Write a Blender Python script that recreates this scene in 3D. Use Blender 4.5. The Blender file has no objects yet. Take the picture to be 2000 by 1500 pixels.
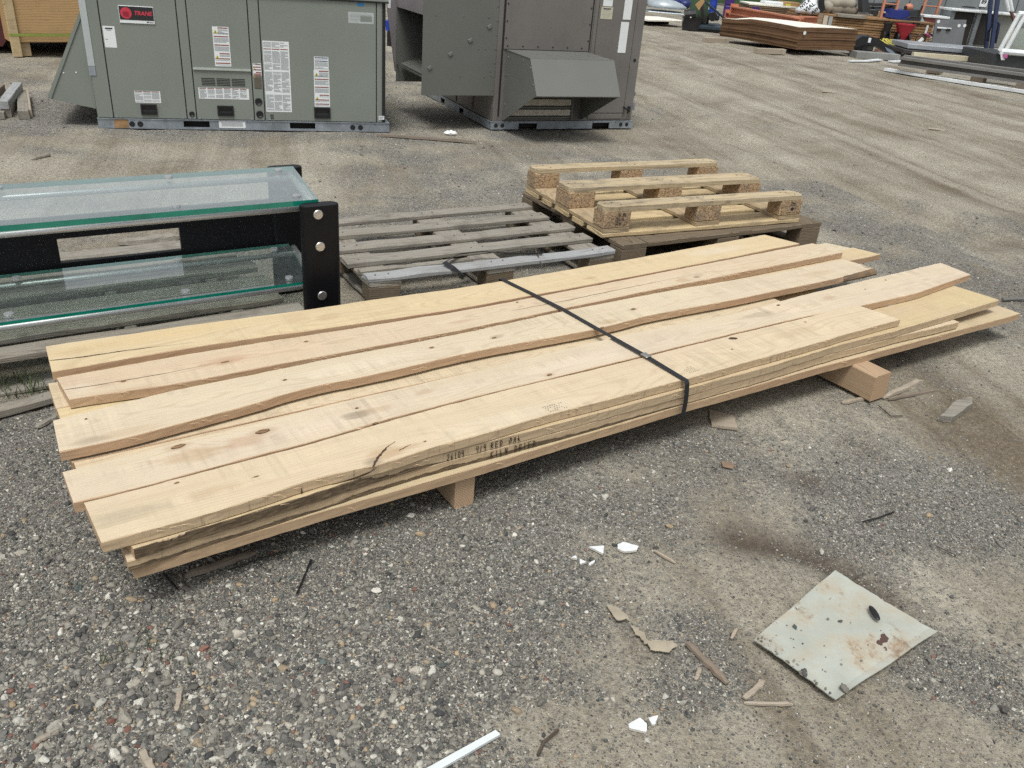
import bpy, math, random
import numpy as np
from mathutils import Vector, Matrix

random.seed(7)
rng = np.random.default_rng(11)
S = bpy.context.scene
C = S.collection
PI = math.pi

# ------------------------------------------------------------------ camera
FPX, PITCH, ROLL, CAMH = 1620.0, 0.484, -0.085, 1.30      # focal in px of a 2000 px wide frame
_f = np.array([0, math.cos(PITCH), -math.sin(PITCH)])
_r = np.array([1.0, 0, 0])
_d = np.cross(_f, _r)
CR = math.cos(ROLL) * _r + math.sin(ROLL) * _d
CD = -math.sin(ROLL) * _r + math.cos(ROLL) * _d
CF = _f
cam_data = bpy.data.cameras.new("camera")
cam = bpy.data.objects.new("camera", cam_data)
C.objects.link(cam)
cam_data.sensor_width = 36.0
cam_data.lens = 36.0 * FPX / 2000.0
cam_data.clip_start = 0.05
cam_data.clip_end = 2000
m = Matrix.Identity(4)
for i in range(3):
    m[i][0] = CR[i]; m[i][1] = -CD[i]; m[i][2] = -CF[i]
m[2][3] = CAMH
cam.matrix_world = m
S.camera = cam

# ------------------------------------------------------------------ light
W = bpy.data.worlds.new("World")
S.world = W
W.use_nodes = True
nt = W.node_tree
nt.nodes.clear()
sky = nt.nodes.new("ShaderNodeTexSky")
sky.sky_type = 'NISHITA'
sky.sun_disc = False
SUN_EL, SUN_AZ = math.radians(66), math.radians(190)
sky.sun_elevation = SUN_EL
sky.sun_rotation = SUN_AZ
sky.air_density = 1.0
sky.dust_density = 4.0
hs = nt.nodes.new("ShaderNodeHueSaturation")
hs.inputs['Saturation'].default_value = 0.22           # thin overcast: the blue is washed out
bg = nt.nodes.new("ShaderNodeBackground")
bg.inputs['Strength'].default_value = 0.108
wo = nt.nodes.new("ShaderNodeOutputWorld")
nt.links.new(sky.outputs[0], hs.inputs['Color'])
nt.links.new(hs.outputs[0], bg.inputs['Color'])
nt.links.new(bg.outputs[0], wo.inputs[0])
sd = bpy.data.lights.new("sun", 'SUN')
sd.energy = 1.5
sd.angle = math.radians(18)
sd.color = (1.0, 0.985, 0.94)
sun = bpy.data.objects.new("sun", sd)
C.objects.link(sun)
# sun direction: azimuth measured clockwise from +y
sdir = Vector((math.sin(SUN_AZ) * math.cos(SUN_EL), math.cos(SUN_AZ) * math.cos(SUN_EL), math.sin(SUN_EL)))
sun.rotation_euler = sdir.to_track_quat('Z', 'Y').to_euler()
S.view_settings.view_transform = 'Standard'
S.view_settings.look = 'None'
S.view_settings.exposure = 0.42
S.view_settings.gamma = 1.0
S.view_settings.use_curve_mapping = False
S.cycles.use_denoising = False
S.render.filter_size = 1.05
S.cycles.max_bounces = 8
S.cycles.transparent_max_bounces = 16

# ------------------------------------------------------------------ pixels -> places
def ray(x, y):
    return (x - 1000) / FPX * CR + (y - 750) / FPX * CD + CF
def at(x, y, z=0.0):
    d = ray(x, y); t = (z - CAMH) / d[2]
    return np.array([0, 0, CAMH]) + t * d
class Plane:
    """a vertical plane standing on the ground: local (x, z) of what is seen in a pixel"""
    def __init__(s, A, B, shift=0.0):
        A = np.array(A, float); B = np.array(B, float)
        u = B - A; u[2] = 0; u /= np.linalg.norm(u)
        s.u = u; s.n = np.array([u[1], -u[0], 0]); s.A = A + s.n * shift; s.rz = math.atan2(u[1], u[0])
        s.A[2] = 0
    def __call__(s, x, y):
        d = ray(x, y); o = np.array([0, 0, CAMH])
        t = ((s.A - o) @ s.n) / (d @ s.n)
        p = o + t * d
        return float((p - s.A) @ s.u), float(p[2])
FWD_U = np.array([1.0, 0, 0])
def facing(px, py, yaw=0.0, z=0.0):
    """plane through a ground pixel, facing the yard (turned by yaw)"""
    A = at(px, py, z); A[2] = 0
    return Plane(A, A + np.array([math.cos(yaw), math.sin(yaw), 0]))

# ------------------------------------------------------------------ noise
_lat = rng.random((256, 256))
def vnoise(x, y):
    xi = np.floor(x).astype(int); yi = np.floor(y).astype(int)
    fx = x - xi; fy = y - yi
    fx = fx * fx * (3 - 2 * fx); fy = fy * fy * (3 - 2 * fy)
    g = lambda a, b: _lat[a % 256, b % 256]
    return (g(xi, yi) * (1 - fx) + g(xi + 1, yi) * fx) * (1 - fy) + (g(xi, yi + 1) * (1 - fx) + g(xi + 1, yi + 1) * fx) * fy
def fbm(x, y, o=4):
    s = 0; a = 0.5; t = 0
    for i in range(o):
        s = s + a * vnoise(x * 2 ** i + 17.3 * i, y * 2 ** i + 5.1 * i); t += a; a *= 0.5
    return s / t

# ------------------------------------------------------------------ materials
MATS = {}
def nodes(name):
    mt = bpy.data.materials.new(name); mt.use_nodes = True
    n = mt.node_tree; n.nodes.clear()
    out = n.nodes.new("ShaderNodeOutputMaterial"); b = n.nodes.new("ShaderNodeBsdfPrincipled")
    n.links.new(b.outputs[0], out.inputs[0])
    MATS[name] = mt
    return mt, n, b, out
class NB:
    """tiny node builder"""
    def __init__(s, n): s.n = n
    def new(s, t, **k):
        q = s.n.nodes.new(t)
        for a, v in k.items(): setattr(q, a, v)
        return q
    def put(s, sock, v):
        if hasattr(v, 'is_output') or isinstance(v, bpy.types.NodeSocket): s.n.links.new(v, sock)
        else: sock.default_value = v
    def math(s, op, a, b=0.0, c=0.0, clamp=False):
        q = s.new("ShaderNodeMath", operation=op, use_clamp=clamp)
        s.put(q.inputs[0], a); s.put(q.inputs[1], b); s.put(q.inputs[2], c)
        return q.outputs[0]
    def vmath(s, op, a, b=(0, 0, 0)):
        q = s.new("ShaderNodeVectorMath", operation=op)
        s.put(q.inputs[0], a); s.put(q.inputs[1], b)
        return q.outputs[0]
    def noise(s, vec, scale, detail=3.0, rough=0.55, dist=0.0, col=False):
        q = s.new("ShaderNodeTexNoise"); s.put(q.inputs['Vector'], vec)
        q.inputs['Scale'].default_value = scale; q.inputs['Detail'].default_value = detail
        q.inputs['Roughness'].default_value = rough; q.inputs['Distortion'].default_value = dist
        return q.outputs['Color'] if col else q.outputs['Fac']
    def voro(s, vec, scale, feature='F1', rand=1.0):
        q = s.new("ShaderNodeTexVoronoi", feature=feature); s.put(q.inputs['Vector'], vec)
        q.inputs['Scale'].default_value = scale
        q.inputs['Randomness'].default_value = rand
        return q
    def ramp(s, fac, stops, interp='LINEAR'):
        q = s.new("ShaderNodeValToRGB"); s.put(q.inputs[0], fac)
        cr = q.color_ramp; cr.interpolation = interp
        while len(cr.elements) < len(stops): cr.elements.new(0.5)
        for e, (p, c) in zip(cr.elements, stops):
            e.position = p; e.color = (c, c, c, 1) if not hasattr(c, '__len__') else (*c, 1)
        return q.outputs[0]
    def mix(s, fac, a, b, blend='MIX'):
        q = s.new("ShaderNodeMix", data_type='RGBA', blend_type=blend)
        s.put(q.inputs[0], fac)
        for i, v in ((6, a), (7, b)):
            s.put(q.inputs[i], v if not (isinstance(v, tuple) and len(v) == 3) else (*v, 1))
        return q.outputs[2]
    def smooth(s, v, lo, hi):
        q = s.new("ShaderNodeMapRange", interpolation_type='SMOOTHSTEP'); s.put(q.inputs[0], v)
        q.inputs[1].default_value = lo; q.inputs[2].default_value = hi
        return q.outputs[0]
    def bump(s, h, strength, dist=0.001, normal=None):
        q = s.new("ShaderNodeBump"); s.put(q.inputs['Height'], h)
        q.inputs['Strength'].default_value = strength; q.inputs['Distance'].default_value = dist
        if normal is not None: s.put(q.inputs['Normal'], normal)
        return q.outputs[0]
    def obj(s): return s.new("ShaderNodeTexCoord").outputs['Object']
    def rnd(s): return s.new("ShaderNodeObjectInfo").outputs['Random']
    def scale(s, v, sc):
        q = s.new("ShaderNodeMapping"); s.put(q.inputs[0], v); q.inputs['Scale'].default_value = sc
        return q.outputs[0]
    def shift(s, amount=7.0):
        """object coordinates moved by the object's random number, so that copies differ"""
        r = s.rnd(); c = s.new("ShaderNodeCombineXYZ")
        s.put(c.inputs[0], s.math('MULTIPLY', r, amount)); s.put(c.inputs[1], s.math('MULTIPLY', r, amount * 1.7)); s.put(c.inputs[2], s.math('MULTIPLY', r, amount * 2.3))
        return s.vmath('ADD', s.obj(), c.outputs[0])

def paint(name, col, rough=0.5, metal=0.0, var=0.06, scale=6.0, grime=0.0, grimecol=(0.1, 0.085, 0.07), bump=0.0, bscale=200, spec=0.5):
    mt, n, b, o = nodes(name); N = NB(n)
    v = N.obj()
    f = N.noise(v, scale, 5, 0.6)
    c0 = tuple(max(0, x * (1 - var * 2)) for x in col); c1 = tuple(min(1, x * (1 + var * 2)) for x in col)
    c = N.ramp(f, [(0.25, c0), (0.75, c1)])
    if grime:
        g = N.smooth(N.noise(N.scale(v, (1, 1, 0.45)), scale * 2.2, 6, 0.7), 0.52, 0.75)
        c = N.mix(N.math('MULTIPLY', g, grime), c, grimecol)
    n.links.new(c, b.inputs['Base Color'])
    b.inputs['Roughness'].default_value = rough; b.inputs['Metallic'].default_value = metal
    b.inputs['Specular IOR Level'].default_value = spec
    if rough > 0.15:
        n.links.new(N.math('ADD', N.math('MULTIPLY', f, 0.25), rough - 0.12), b.inputs['Roughness'])
    if bump:
        n.links.new(N.bump(N.noise(v, bscale, 3), bump, 0.002), b.inputs['Normal'])
    return mt

def wood(name, light, dark, ring=0.35, weather=0.0, wcol=(0.2, 0.195, 0.185), rough=0.75, stain=0.0, edge=False, kerf=0.0, ringscale=1000.0, pink=None, dirt=0.0, fine=0.22, bump=0.5, band=None, spots=()):
    """sawn wood: growth rings round a pith outside the board, fibres along x, saw marks across"""
    mt, n, b, o = nodes(name); N = NB(n)
    v = N.shift(3.0)
    sep = N.new("ShaderNodeSeparateXYZ"); N.put(sep.inputs[0], N.obj())
    r = N.rnd()
    wob = N.noise(N.scale(v, (1.6, 6, 6)), 1.0, 2, 0.5)
    py = N.math('ADD', sep.outputs[1], N.math('MULTIPLY', N.math('SUBTRACT', wob, 0.5), 0.10))
    py = N.math('ADD', py, N.math('MULTIPLY', N.math('SUBTRACT', r, 0.5), 0.08))
    slope = N.math('MULTIPLY', N.math('SUBTRACT', N.math('FRACT', N.math('MULTIPLY', r, 7.3)), 0.5), 0.09)
    def ell(x, y, rx, ry, soft=1.0):
        dx = N.math('MULTIPLY', N.math('SUBTRACT', sep.outputs[0], x), 1.0 / rx); dy = N.math('MULTIPLY', N.math('SUBTRACT', sep.outputs[1], y), 1.0 / ry)
        return N.math('ADD', N.math('MULTIPLY', dx, dx), N.math('MULTIPLY', dy, dy))
    for (x, y, rx, ry, amt, colr) in spots:
        if colr is None:      # grain swings round a knot
            e = N.math('POWER', 2.718, N.math('MULTIPLY', ell(x, y, rx * 4.5, ry * 3.2), -1.0))
            py = N.math('ADD', py, N.math('MULTIPLY', e, 0.022 * amt))
    pz = N.math('ADD', N.math('ADD', sep.outputs[2], 0.05), N.math('MULTIPLY', sep.outputs[0], slope))
    pz = N.math('ADD', pz, N.math('MULTIPLY', N.math('SUBTRACT', N.noise(N.scale(v, (1.1, 2, 2)), 1.0, 2), 0.5), 0.12))
    rad = N.math('SQRT', N.math('ADD', N.math('MULTIPLY', py, py), N.math('MULTIPLY', pz, pz)))
    rad = N.math('ADD', rad, N.math('MULTIPLY', N.noise(N.scale(v, (8, 60, 60)), 1.0, 3), 0.004))
    w = N.math('SINE', N.math('MULTIPLY', rad, ringscale))
    w = N.smooth(w, 0.1, 1.0)
    fib = N.noise(N.scale(v, (9, 330, 330)), 1.0, 4, 0.65)
    fib2 = N.noise(N.scale(v, (2.2, 70, 70)), 1.0, 3, 0.6)
    big = N.noise(N.scale(v, (1.3, 9, 9)), 1.0, 3, 0.55)
    t = N.math('ADD', N.math('MULTIPLY', w, ring), N.math('MULTIPLY', N.math('SUBTRACT', fib, 0.5), fine * 3))
    t = N.math('ADD', t, N.math('MULTIPLY', N.math('SUBTRACT', fib2, 0.5), fine * 3.2), clamp=True)
    c = N.mix(t, light, dark)
    if pink: c = N.mix(N.smooth(big, 0.35, 0.7), c, N.mix(t, pink, dark))
    c = N.mix(1.0, c, N.ramp(r, [(0, (0.90, 0.89, 0.86)), (0.5, (1, 1, 1)), (1, (1.0, 0.97, 0.93))]), 'MULTIPLY')
    if kerf:
        k = N.noise(N.scale(v, (95, 1.2, 1.2)), 1.0, 2, 0.5)
        k2 = N.noise(N.scale(v, (26, 2, 2)), 1.0, 2, 0.5)
        km = N.smooth(N.noise(N.scale(v, (3, 14, 14)), 1.0, 2), 0.38, 0.7)
        kk = N.math('MULTIPLY', N.math('ADD', N.math('SUBTRACT', k, 0.5), N.math('SUBTRACT', k2, 0.5)), N.math('MULTIPLY', km, kerf))
        c = N.mix(1.0, c, N.ramp(N.math('ADD', kk, 0.5), [(0.2, 0.62), (0.5, 1.0), (0.8, 1.22)]), 'MULTIPLY')
    if weather:
        wn = N.noise(N.scale(v, (3, 25, 25)), 1.0, 4, 0.6)
        c = N.mix(N.math('MULTIPLY', N.smooth(wn, 0.25, 0.75), weather), c, N.mix(t, wcol, tuple(x * 0.35 for x in wcol)))
    if stain:
        s_ = N.noise(N.scale(v, (130, 6, 9)) if edge else N.scale(v, (7, 22, 22)), 1.0, 4, 0.7)
        c = N.mix(N.math('MULTIPLY', N.smooth(s_, 0.55, 0.75), stain), c, (0.10, 0.078, 0.06))
    for (x, y, rx, ry, amt, colr) in spots:
        nn = N.math('ADD', N.noise(N.scale(v, (14, 60, 60)), 1.0, 5, 0.65), -0.5)
        d = N.math('ADD', ell(x, y, rx, ry), N.math('MULTIPLY', nn, 1.9 if colr is not None else 0.5))
        if colr is None:
            c = N.mix(N.math('MULTIPLY', N.smooth(d, 6.0, 0.6), 0.38), c, (0.36, 0.235, 0.13))
        else:
            c = N.mix(N.math('MULTIPLY', N.smooth(d, 1.1, 0.0), amt), c, colr)
    if band:
        # bark left along the lower part of the edge, dying out towards +x
        x1, x0, amt = band
        q = N.new("ShaderNodeMapRange", interpolation_type='SMOOTHSTEP'); N.put(q.inputs[0], sep.outputs[0]); q.inputs[1].default_value = x0; q.inputs[2].default_value = x1
        fade = q.outputs[0]
        nz = N.math('ADD', N.noise(N.scale(N.obj(), (5, 1, 1)), 1.0, 4, 0.6), N.math('MULTIPLY', N.math('SUBTRACT', N.noise(N.scale(N.obj(), (60, 30, 90)), 1.0, 3), 0.5), 0.25))
        hgt = N.math('MULTIPLY', N.math('MULTIPLY', N.math('SUBTRACT', nz, 0.16), 2.0 * amt), fade)
        thr = N.math('ADD', N.math('MULTIPLY', hgt, 0.027), -0.0275)
        dz = N.math('SUBTRACT', thr, sep.outputs[2])
        bm = N.smooth(dz, -0.0012, 0.0012)
        rim = N.math('SUBTRACT', N.smooth(dz, -0.0025, -0.0005), N.smooth(dz, 0.0008, 0.0028))
        bk = N.ramp(N.noise(N.scale(N.obj(), (40, 60, 260)), 1.0, 5, 0.7), [(0.3, (0.045, 0.032, 0.022)), (0.55, (0.15, 0.11, 0.068)), (0.75, (0.26, 0.20, 0.13))])
        c = N.mix(bm, c, bk)
        c = N.mix(N.math('MULTIPLY', rim, 0.55, clamp=True), c, (0.05, 0.034, 0.022))
    sp = N.smooth(N.noise(v, 260, 1, 0.5), 0.74, 0.80)
    c = N.mix(N.math('MULTIPLY', sp, 0.35 + dirt), c, (0.16, 0.10, 0.06))
    if dirt:
        c = N.mix(N.math('MULTIPLY', N.smooth(N.noise(v, 9, 5, 0.65), 0.45, 0.7), dirt), c, (0.12, 0.105, 0.088))
    n.links.new(c, b.inputs['Base Color'])
    b.inputs['Roughness'].default_value = rough
    b.inputs['Specular IOR Level'].default_value = 0.25
    h = N.math('ADD', N.math('MULTIPLY', fib, 0.6), N.math('MULTIPLY', t, -0.5))
    n.links.new(N.bump(h, bump, 0.0015), b.inputs['Normal'])
    return mt

OAK = [wood("oak_face_a", (0.60, 0.505, 0.335), (0.36, 0.27, 0.155), ring=0.26, kerf=0.50, pink=(0.60, 0.49, 0.345), dirt=0.10),
       wood("oak_face_b", (0.61, 0.50, 0.30), (0.36, 0.26, 0.135), ring=0.26, kerf=0.42, pink=(0.59, 0.47, 0.315), ringscale=820, dirt=0.12),
       wood("oak_face_c", (0.61, 0.53, 0.385), (0.38, 0.295, 0.185), ring=0.28, kerf=0.60, pink=(0.60, 0.51, 0.38), ringscale=1150, dirt=0.10)]
OAK_EDGE = wood("oak_edge", (0.50, 0.365, 0.235), (0.28, 0.18, 0.105), ring=0.2, kerf=0.2, pink=(0.45, 0.30, 0.19), fine=0.3)
OAK_EDGE_ST = wood("oak_edge_stained", (0.52, 0.405, 0.265), (0.31, 0.225, 0.14), ring=0.2, stain=0.65, edge=True, fine=0.3)
OAK_BAND = wood("oak_edge_barked", (0.52, 0.405, 0.265), (0.31, 0.225, 0.14), ring=0.2, stain=0.5, edge=True, fine=0.35, band=(-.45, .30, .55), bump=0.8)
OAK_BAND_SHORT = wood("oak_edge_barked_end", (0.52, 0.405, 0.265), (0.31, 0.225, 0.14), ring=0.2, stain=0.6, edge=True, fine=0.35, band=(-1.25, -.85, 1.9), bump=0.8)
OAK_END = wood("oak_end_grain", (0.53, 0.38, 0.25), (0.30, 0.19, 0.11), ring=0.5, fine=0.1, kerf=0.0)
OAK_WANE = wood("oak_wane", (0.21, 0.145, 0.085), (0.05, 0.035, 0.025), ring=0.1, stain=0.8, fine=0.6, dirt=0.55, bump=1.0)
OAK_RED = wood("oak_beam", (0.47, 0.345, 0.23), (0.27, 0.175, 0.105), ring=0.35, fine=0.3)
GREYW = wood("grey_wood", (0.29, 0.265, 0.22), (0.075, 0.065, 0.052), ring=0.3, weather=0.65, wcol=(0.285, 0.275, 0.245), dirt=0.45, fine=0.45, rough=0.85, bump=0.9)
GREYW_WET = wood("pale_grey_wood", (0.33, 0.345, 0.35), (0.12, 0.12, 0.118), ring=0.2, weather=0.6, wcol=(0.38, 0.40, 0.41), dirt=0.3, fine=0.45, rough=0.7, bump=0.9)
BROWNW = wood("brown_weathered_wood", (0.205, 0.160, 0.108), (0.05, 0.038, 0.027), ring=0.6, weather=0.35, wcol=(0.155, 0.132, 0.10), dirt=0.35, fine=0.3, rough=0.85, bump=0.9)
PINE = wood("pallet_pine", (0.60, 0.475, 0.275), (0.32, 0.215, 0.11), ring=0.35, weather=0.22, wcol=(0.33, 0.29, 0.235), stain=0.7, fine=0.3, ringscale=700, dirt=0.28)
PINE_GREYED = wood("pallet_pine_greyed", (0.57, 0.46, 0.28), (0.26, 0.18, 0.10), ring=0.4, weather=0.62, wcol=(0.34, 0.305, 0.25), stain=0.8, fine=0.4, ringscale=700, dirt=0.35)
PINE_DIRTY = wood("pallet_pine_dirty", (0.47, 0.36, 0.215), (0.22, 0.145, 0.08), ring=0.35, weather=0.35, wcol=(0.25, 0.225, 0.19), stain=0.5, fine=0.25, ringscale=700, dirt=0.35)
PLYW = wood("crate_ply", (0.50, 0.335, 0.165), (0.26, 0.14, 0.06), ring=0.4, stain=0.35, fine=0.2, ringscale=260, dirt=0.12)
LATHW = wood("old_lath", (0.23, 0.185, 0.14), (0.085, 0.066, 0.05), ring=0.2, weather=0.3, dirt=0.3, rough=0.9)
SPLINT = wood("splinter_wood", (0.40, 0.34, 0.26), (0.17, 0.135, 0.10), ring=0.2, weather=0.45, wcol=(0.33, 0.31, 0.28), dirt=0.2)

def chipboard(name):
    mt, n, b, o = nodes(name); N = NB(n); v = N.shift(3)
    vo = N.voro(N.scale(v, (1, 1, 1)), 170)
    c = N.ramp(N.new("ShaderNodeSeparateColor").outputs[0], [(0, 0.5), (1, 0.5)])
    sc = N.new("ShaderNodeSeparateColor"); n.links.new(vo.outputs['Color'], sc.inputs[0])
    c = N.ramp(sc.outputs[0], [(0.0, (0.15, 0.09, 0.045)), (0.3, (0.32, 0.215, 0.12)), (0.7, (0.42, 0.295, 0.17)), (1.0, (0.52, 0.39, 0.245))])
    g = N.smooth(N.noise(v, 14, 4), 0.4, 0.75)
    c = N.mix(N.math('MULTIPLY', g, 0.55), c, (0.19, 0.16, 0.125))
    n.links.new(c, b.inputs['Base Color']); b.inputs['Roughness'].default_value = 0.9
    n.links.new(N.bump(vo.outputs['Distance'], 0.6, 0.003), b.inputs['Normal'])
    return mt
CHIP = chipboard("pressed_chip_block")

def ply_edges(name, a=(0.30, 0.17, 0.075), d=(0.085, 0.045, 0.022), bands=60.0):
    mt, n, b, o = nodes(name); N = NB(n); v = N.obj()
    f = N.noise(N.scale(v, (0.6, 0.6, bands)), 1.0, 3, 0.6)
    c = N.ramp(f, [(0.3, d), (0.5, a), (0.7, tuple(x * 1.35 for x in a))])
    c = N.mix(N.math('MULTIPLY', N.smooth(N.noise(v, 5, 4), 0.45, 0.7), 0.4), c, d)
    n.links.new(c, b.inputs['Base Color']); b.inputs['Roughness'].default_value = 0.85
    return mt

TRANE_G = paint("grey_green_paint", (0.206, 0.230, 0.203), 0.40, var=0.035, scale=1.8, grime=0.16, grimecol=(.15, .155, .13), bump=.35, bscale=7)
TRANE_STRIP = paint("pale_strip_paint", (0.42, 0.46, 0.46), 0.4, var=0.03)
LIP = paint("pale_lip", (0.40, 0.44, 0.40), 0.4)
BROWN_P = paint("taupe_paint", (0.158, 0.147, 0.136), 0.42, var=0.06, scale=2.6, grime=0.38, grimecol=(0.085, 0.075, 0.07), bump=.35, bscale=7)
SIDE_P = paint("side_hood_paint", (0.130, 0.136, 0.121), 0.42, var=0.03, scale=2.0, grime=0.1, grimecol=(0.08, 0.075, 0.07))
BROWN_H = paint("taupe_hood_paint", (0.142, 0.147, 0.135), 0.42, var=0.03, scale=2.0, grime=0.12, grimecol=(0.1, 0.09, 0.08))
LAV = paint("pale_taupe_paint", (0.24, 0.22, 0.225), 0.45)
GALV = paint("galvanised_steel", (0.33, 0.37, 0.41), 0.45, metal=0.55, var=0.15, scale=9, grime=0.5, grimecol=(0.16, 0.155, 0.15))
RUSTP = paint("rust_patch", (0.28, 0.17, 0.08), 0.8, var=0.25, scale=14)
DARK = paint("dark_gap", (0.012, 0.012, 0.013), 0.8)
BLACKP = paint("black_plastic", (0.014, 0.014, 0.016), 0.35, grime=0.15)
BLACKM = paint("black_table_paint", (0.006, 0.006, 0.0075), 0.42, var=0.1, grime=0.05, grimecol=(0.03, 0.03, 0.03), spec=0.22)
STEEL = paint("brushed_steel", (0.55, 0.54, 0.52), 0.35, metal=0.9, scale=40)
TUBE = paint("silver_tube", (0.50, 0.51, 0.51), 0.4, metal=0.6)
WHITE = paint("white_sticker", (0.74, 0.78, 0.78), 0.5, var=0.02)
GREYTXT = paint("sticker_print", (0.36, 0.39, 0.40), 0.6, var=0.02)
BLACKTXT = paint("black_print", (0.02, 0.02, 0.022), 0.5)
REDTXT = paint("red_print", (0.26, 0.075, 0.06), 0.5)
YELTXT = paint("yellow_print", (0.62, 0.56, 0.10), 0.5)
BLUETXT = paint("blue_print", (0.03, 0.05, 0.17), 0.5)
BLUESTK = paint("blue_sticker", (0.02, 0.20, 0.46), 0.4)
LOGORED = paint("logo_red", (0.55, 0.045, 0.075), 0.4)
LOGODRED = paint("logo_dark_red", (0.30, 0.015, 0.035), 0.4)
CREAM = paint("cream_label", (0.48, 0.47, 0.36), 0.6, var=0.1, scale=20)
FILTER = paint("filter_mesh", (0.62, 0.58, 0.49), 0.7, var=0.12, scale=20)
INK = paint("marker_ink", (0.012, 0.010, 0.012), 0.6)
STRAPM = paint("black_strap", (0.013, 0.015, 0.018), 0.42)
KNOT = wood("knot_wood", (0.26, 0.16, 0.085), (0.075, 0.045, 0.028), ring=0.7, ringscale=2600)
CRACK = paint("crack_dark", (0.06, 0.035, 0.02), 0.9)
FIBER = paint("raw_fibre", (0.66, 0.48, 0.30), 0.8, var=0.12, scale=30)
CERAM = paint("white_ceramic", (0.70, 0.73, 0.73), 0.35, var=0.05, scale=60, grime=.25, grimecol=(.4, .37, .32))
CERAMB = paint("ceramic_back", (0.56, 0.54, 0.48), 0.8, var=0.08, scale=60)
TRIM = paint("white_trim", (0.66, 0.71, 0.71), 0.45, var=0.05, scale=14, grime=0.25, grimecol=(0.3, 0.29, 0.26))
FOAM = paint("white_foam", (0.80, 0.82, 0.82), 0.7)
PAPER = paint("dirty_paper", (0.34, 0.30, 0.225), 0.9, var=0.15, scale=18, grime=0.4, grimecol=(0.2, 0.17, 0.13))
WIRE = paint("black_wire", (0.012, 0.011, 0.011), 0.5)
ROOTM = paint("brown_twig", (0.075, 0.055, 0.04), 0.9, var=0.2, scale=40)
GREENST = paint("green_strap", (0.26, 0.32, 0.07), 0.5)
REDDK = paint("dark_red_paint", (0.075, 0.018, 0.018), 0.4, var=0.15)
GREYGL = paint("grey_window", (0.10, 0.105, 0.11), 0.15)
def flat(name, col, rough=0.55, metal=0.0, grime=0.2, var=0.08, scale=3.0):
    return paint(name, col, rough, metal, var=var, scale=scale, grime=grime)
WALLM = flat("grey_wall_panel", (0.20, 0.225, 0.235), 0.6, grime=0.12)
CONC = flat("pale_concrete", (0.42, 0.42, 0.38), 0.9, grime=0.3)
WHITEP = flat("white_paint", (0.72, 0.76, 0.77), 0.45, grime=0.08)
DKPANEL = flat("dark_panel", (0.020, 0.019, 0.016), 0.7, grime=.05)
STEELGREY = flat("grey_sheet_steel", (0.19, 0.20, 0.215), 0.45, metal=0.3, grime=0.35)
BEAMGREY = flat("grey_beam", (0.17, 0.165, 0.155), 0.7, grime=0.5)
DKSTEEL = flat("dark_steel", (0.035, 0.03, 0.03), 0.6, grime=0.3)
ORANGE = flat("orange_paint", (0.52, 0.205, 0.115), 0.5, grime=0.25)
ORANGE_L = flat("orange_ladder_paint", (0.46, 0.19, 0.11), 0.5)
BLUEU = flat("blue_upright_paint", (0.012, 0.022, 0.065), 0.5)
BLUEG = flat("blue_housing", (0.016, 0.030, 0.19), 0.4)
BLUEB = flat("blue_plastic", (0.01, 0.045, 0.34), 0.4)
NAVY = flat("navy_rubber", (0.012, 0.025, 0.15), 0.45)
PURPLE = flat("purple_plastic", (0.055, 0.02, 0.17), 0.45)
GREENB = flat("green_plastic", (0.012, 0.17, 0.065), 0.45)
GREENH = flat("dull_green_cloth", (0.03, 0.07, 0.03), 0.8)
REDP = flat("red_plastic", (0.36, 0.018, 0.035), 0.35, grime=0.15)
SILVER = flat("silver_fibreglass", (0.42, 0.48, 0.51), 0.3, metal=0.2, grime=0.15)
BOARDW = flat("white_board_face", (0.82, 0.80, 0.70), 0.6, grime=0.06)
TEALD = flat("dark_teal_paint", (0.018, 0.035, 0.05), 0.5)
CARDB = flat("cardboard", (0.42, 0.265, 0.115), 0.8)
FABRIC = flat("beige_fabric", (0.34, 0.31, 0.25), 0.9, grime=0.4)
FABRIC_D = flat("brown_fabric", (0.20, 0.17, 0.13), 0.9, grime=0.4)
BUMPG = flat("dark_grey_plastic", (0.034, 0.038, 0.042), 0.45, grime=0.3)
BUMPB = flat("blue_grey_steel", (0.20, 0.245, 0.30), 0.4, metal=0.3)
YELP = flat("yellow_plastic", (0.47, 0.42, 0.07), 0.5)
CREAMT = flat("cream_timber", (0.56, 0.51, 0.37), 0.7)
PLYE = ply_edges("board_stack_edges", (0.155, 0.085, 0.04), (0.05, 0.026, 0.014))
PLYE2 = ply_edges("timber_stack_edges", (0.27, 0.16, 0.075), (0.10, 0.055, 0.028), 30)
PLYE3 = ply_edges("dull_stack_edges", (0.20, 0.135, 0.08), (0.07, 0.045, 0.03), 40)
POSTW = flat("post_timber", (0.36, 0.31, 0.24), 0.85, grime=0.3)
GREYT = flat("grey_timber", (0.23, 0.235, 0.225), 0.8, grime=0.4)
PINK = flat("pink_plastic", (0.45, 0.08, 0.22), 0.5)
GRASSM = flat("grass_blade", (0.05, 0.075, 0.022), 0.7)

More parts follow.
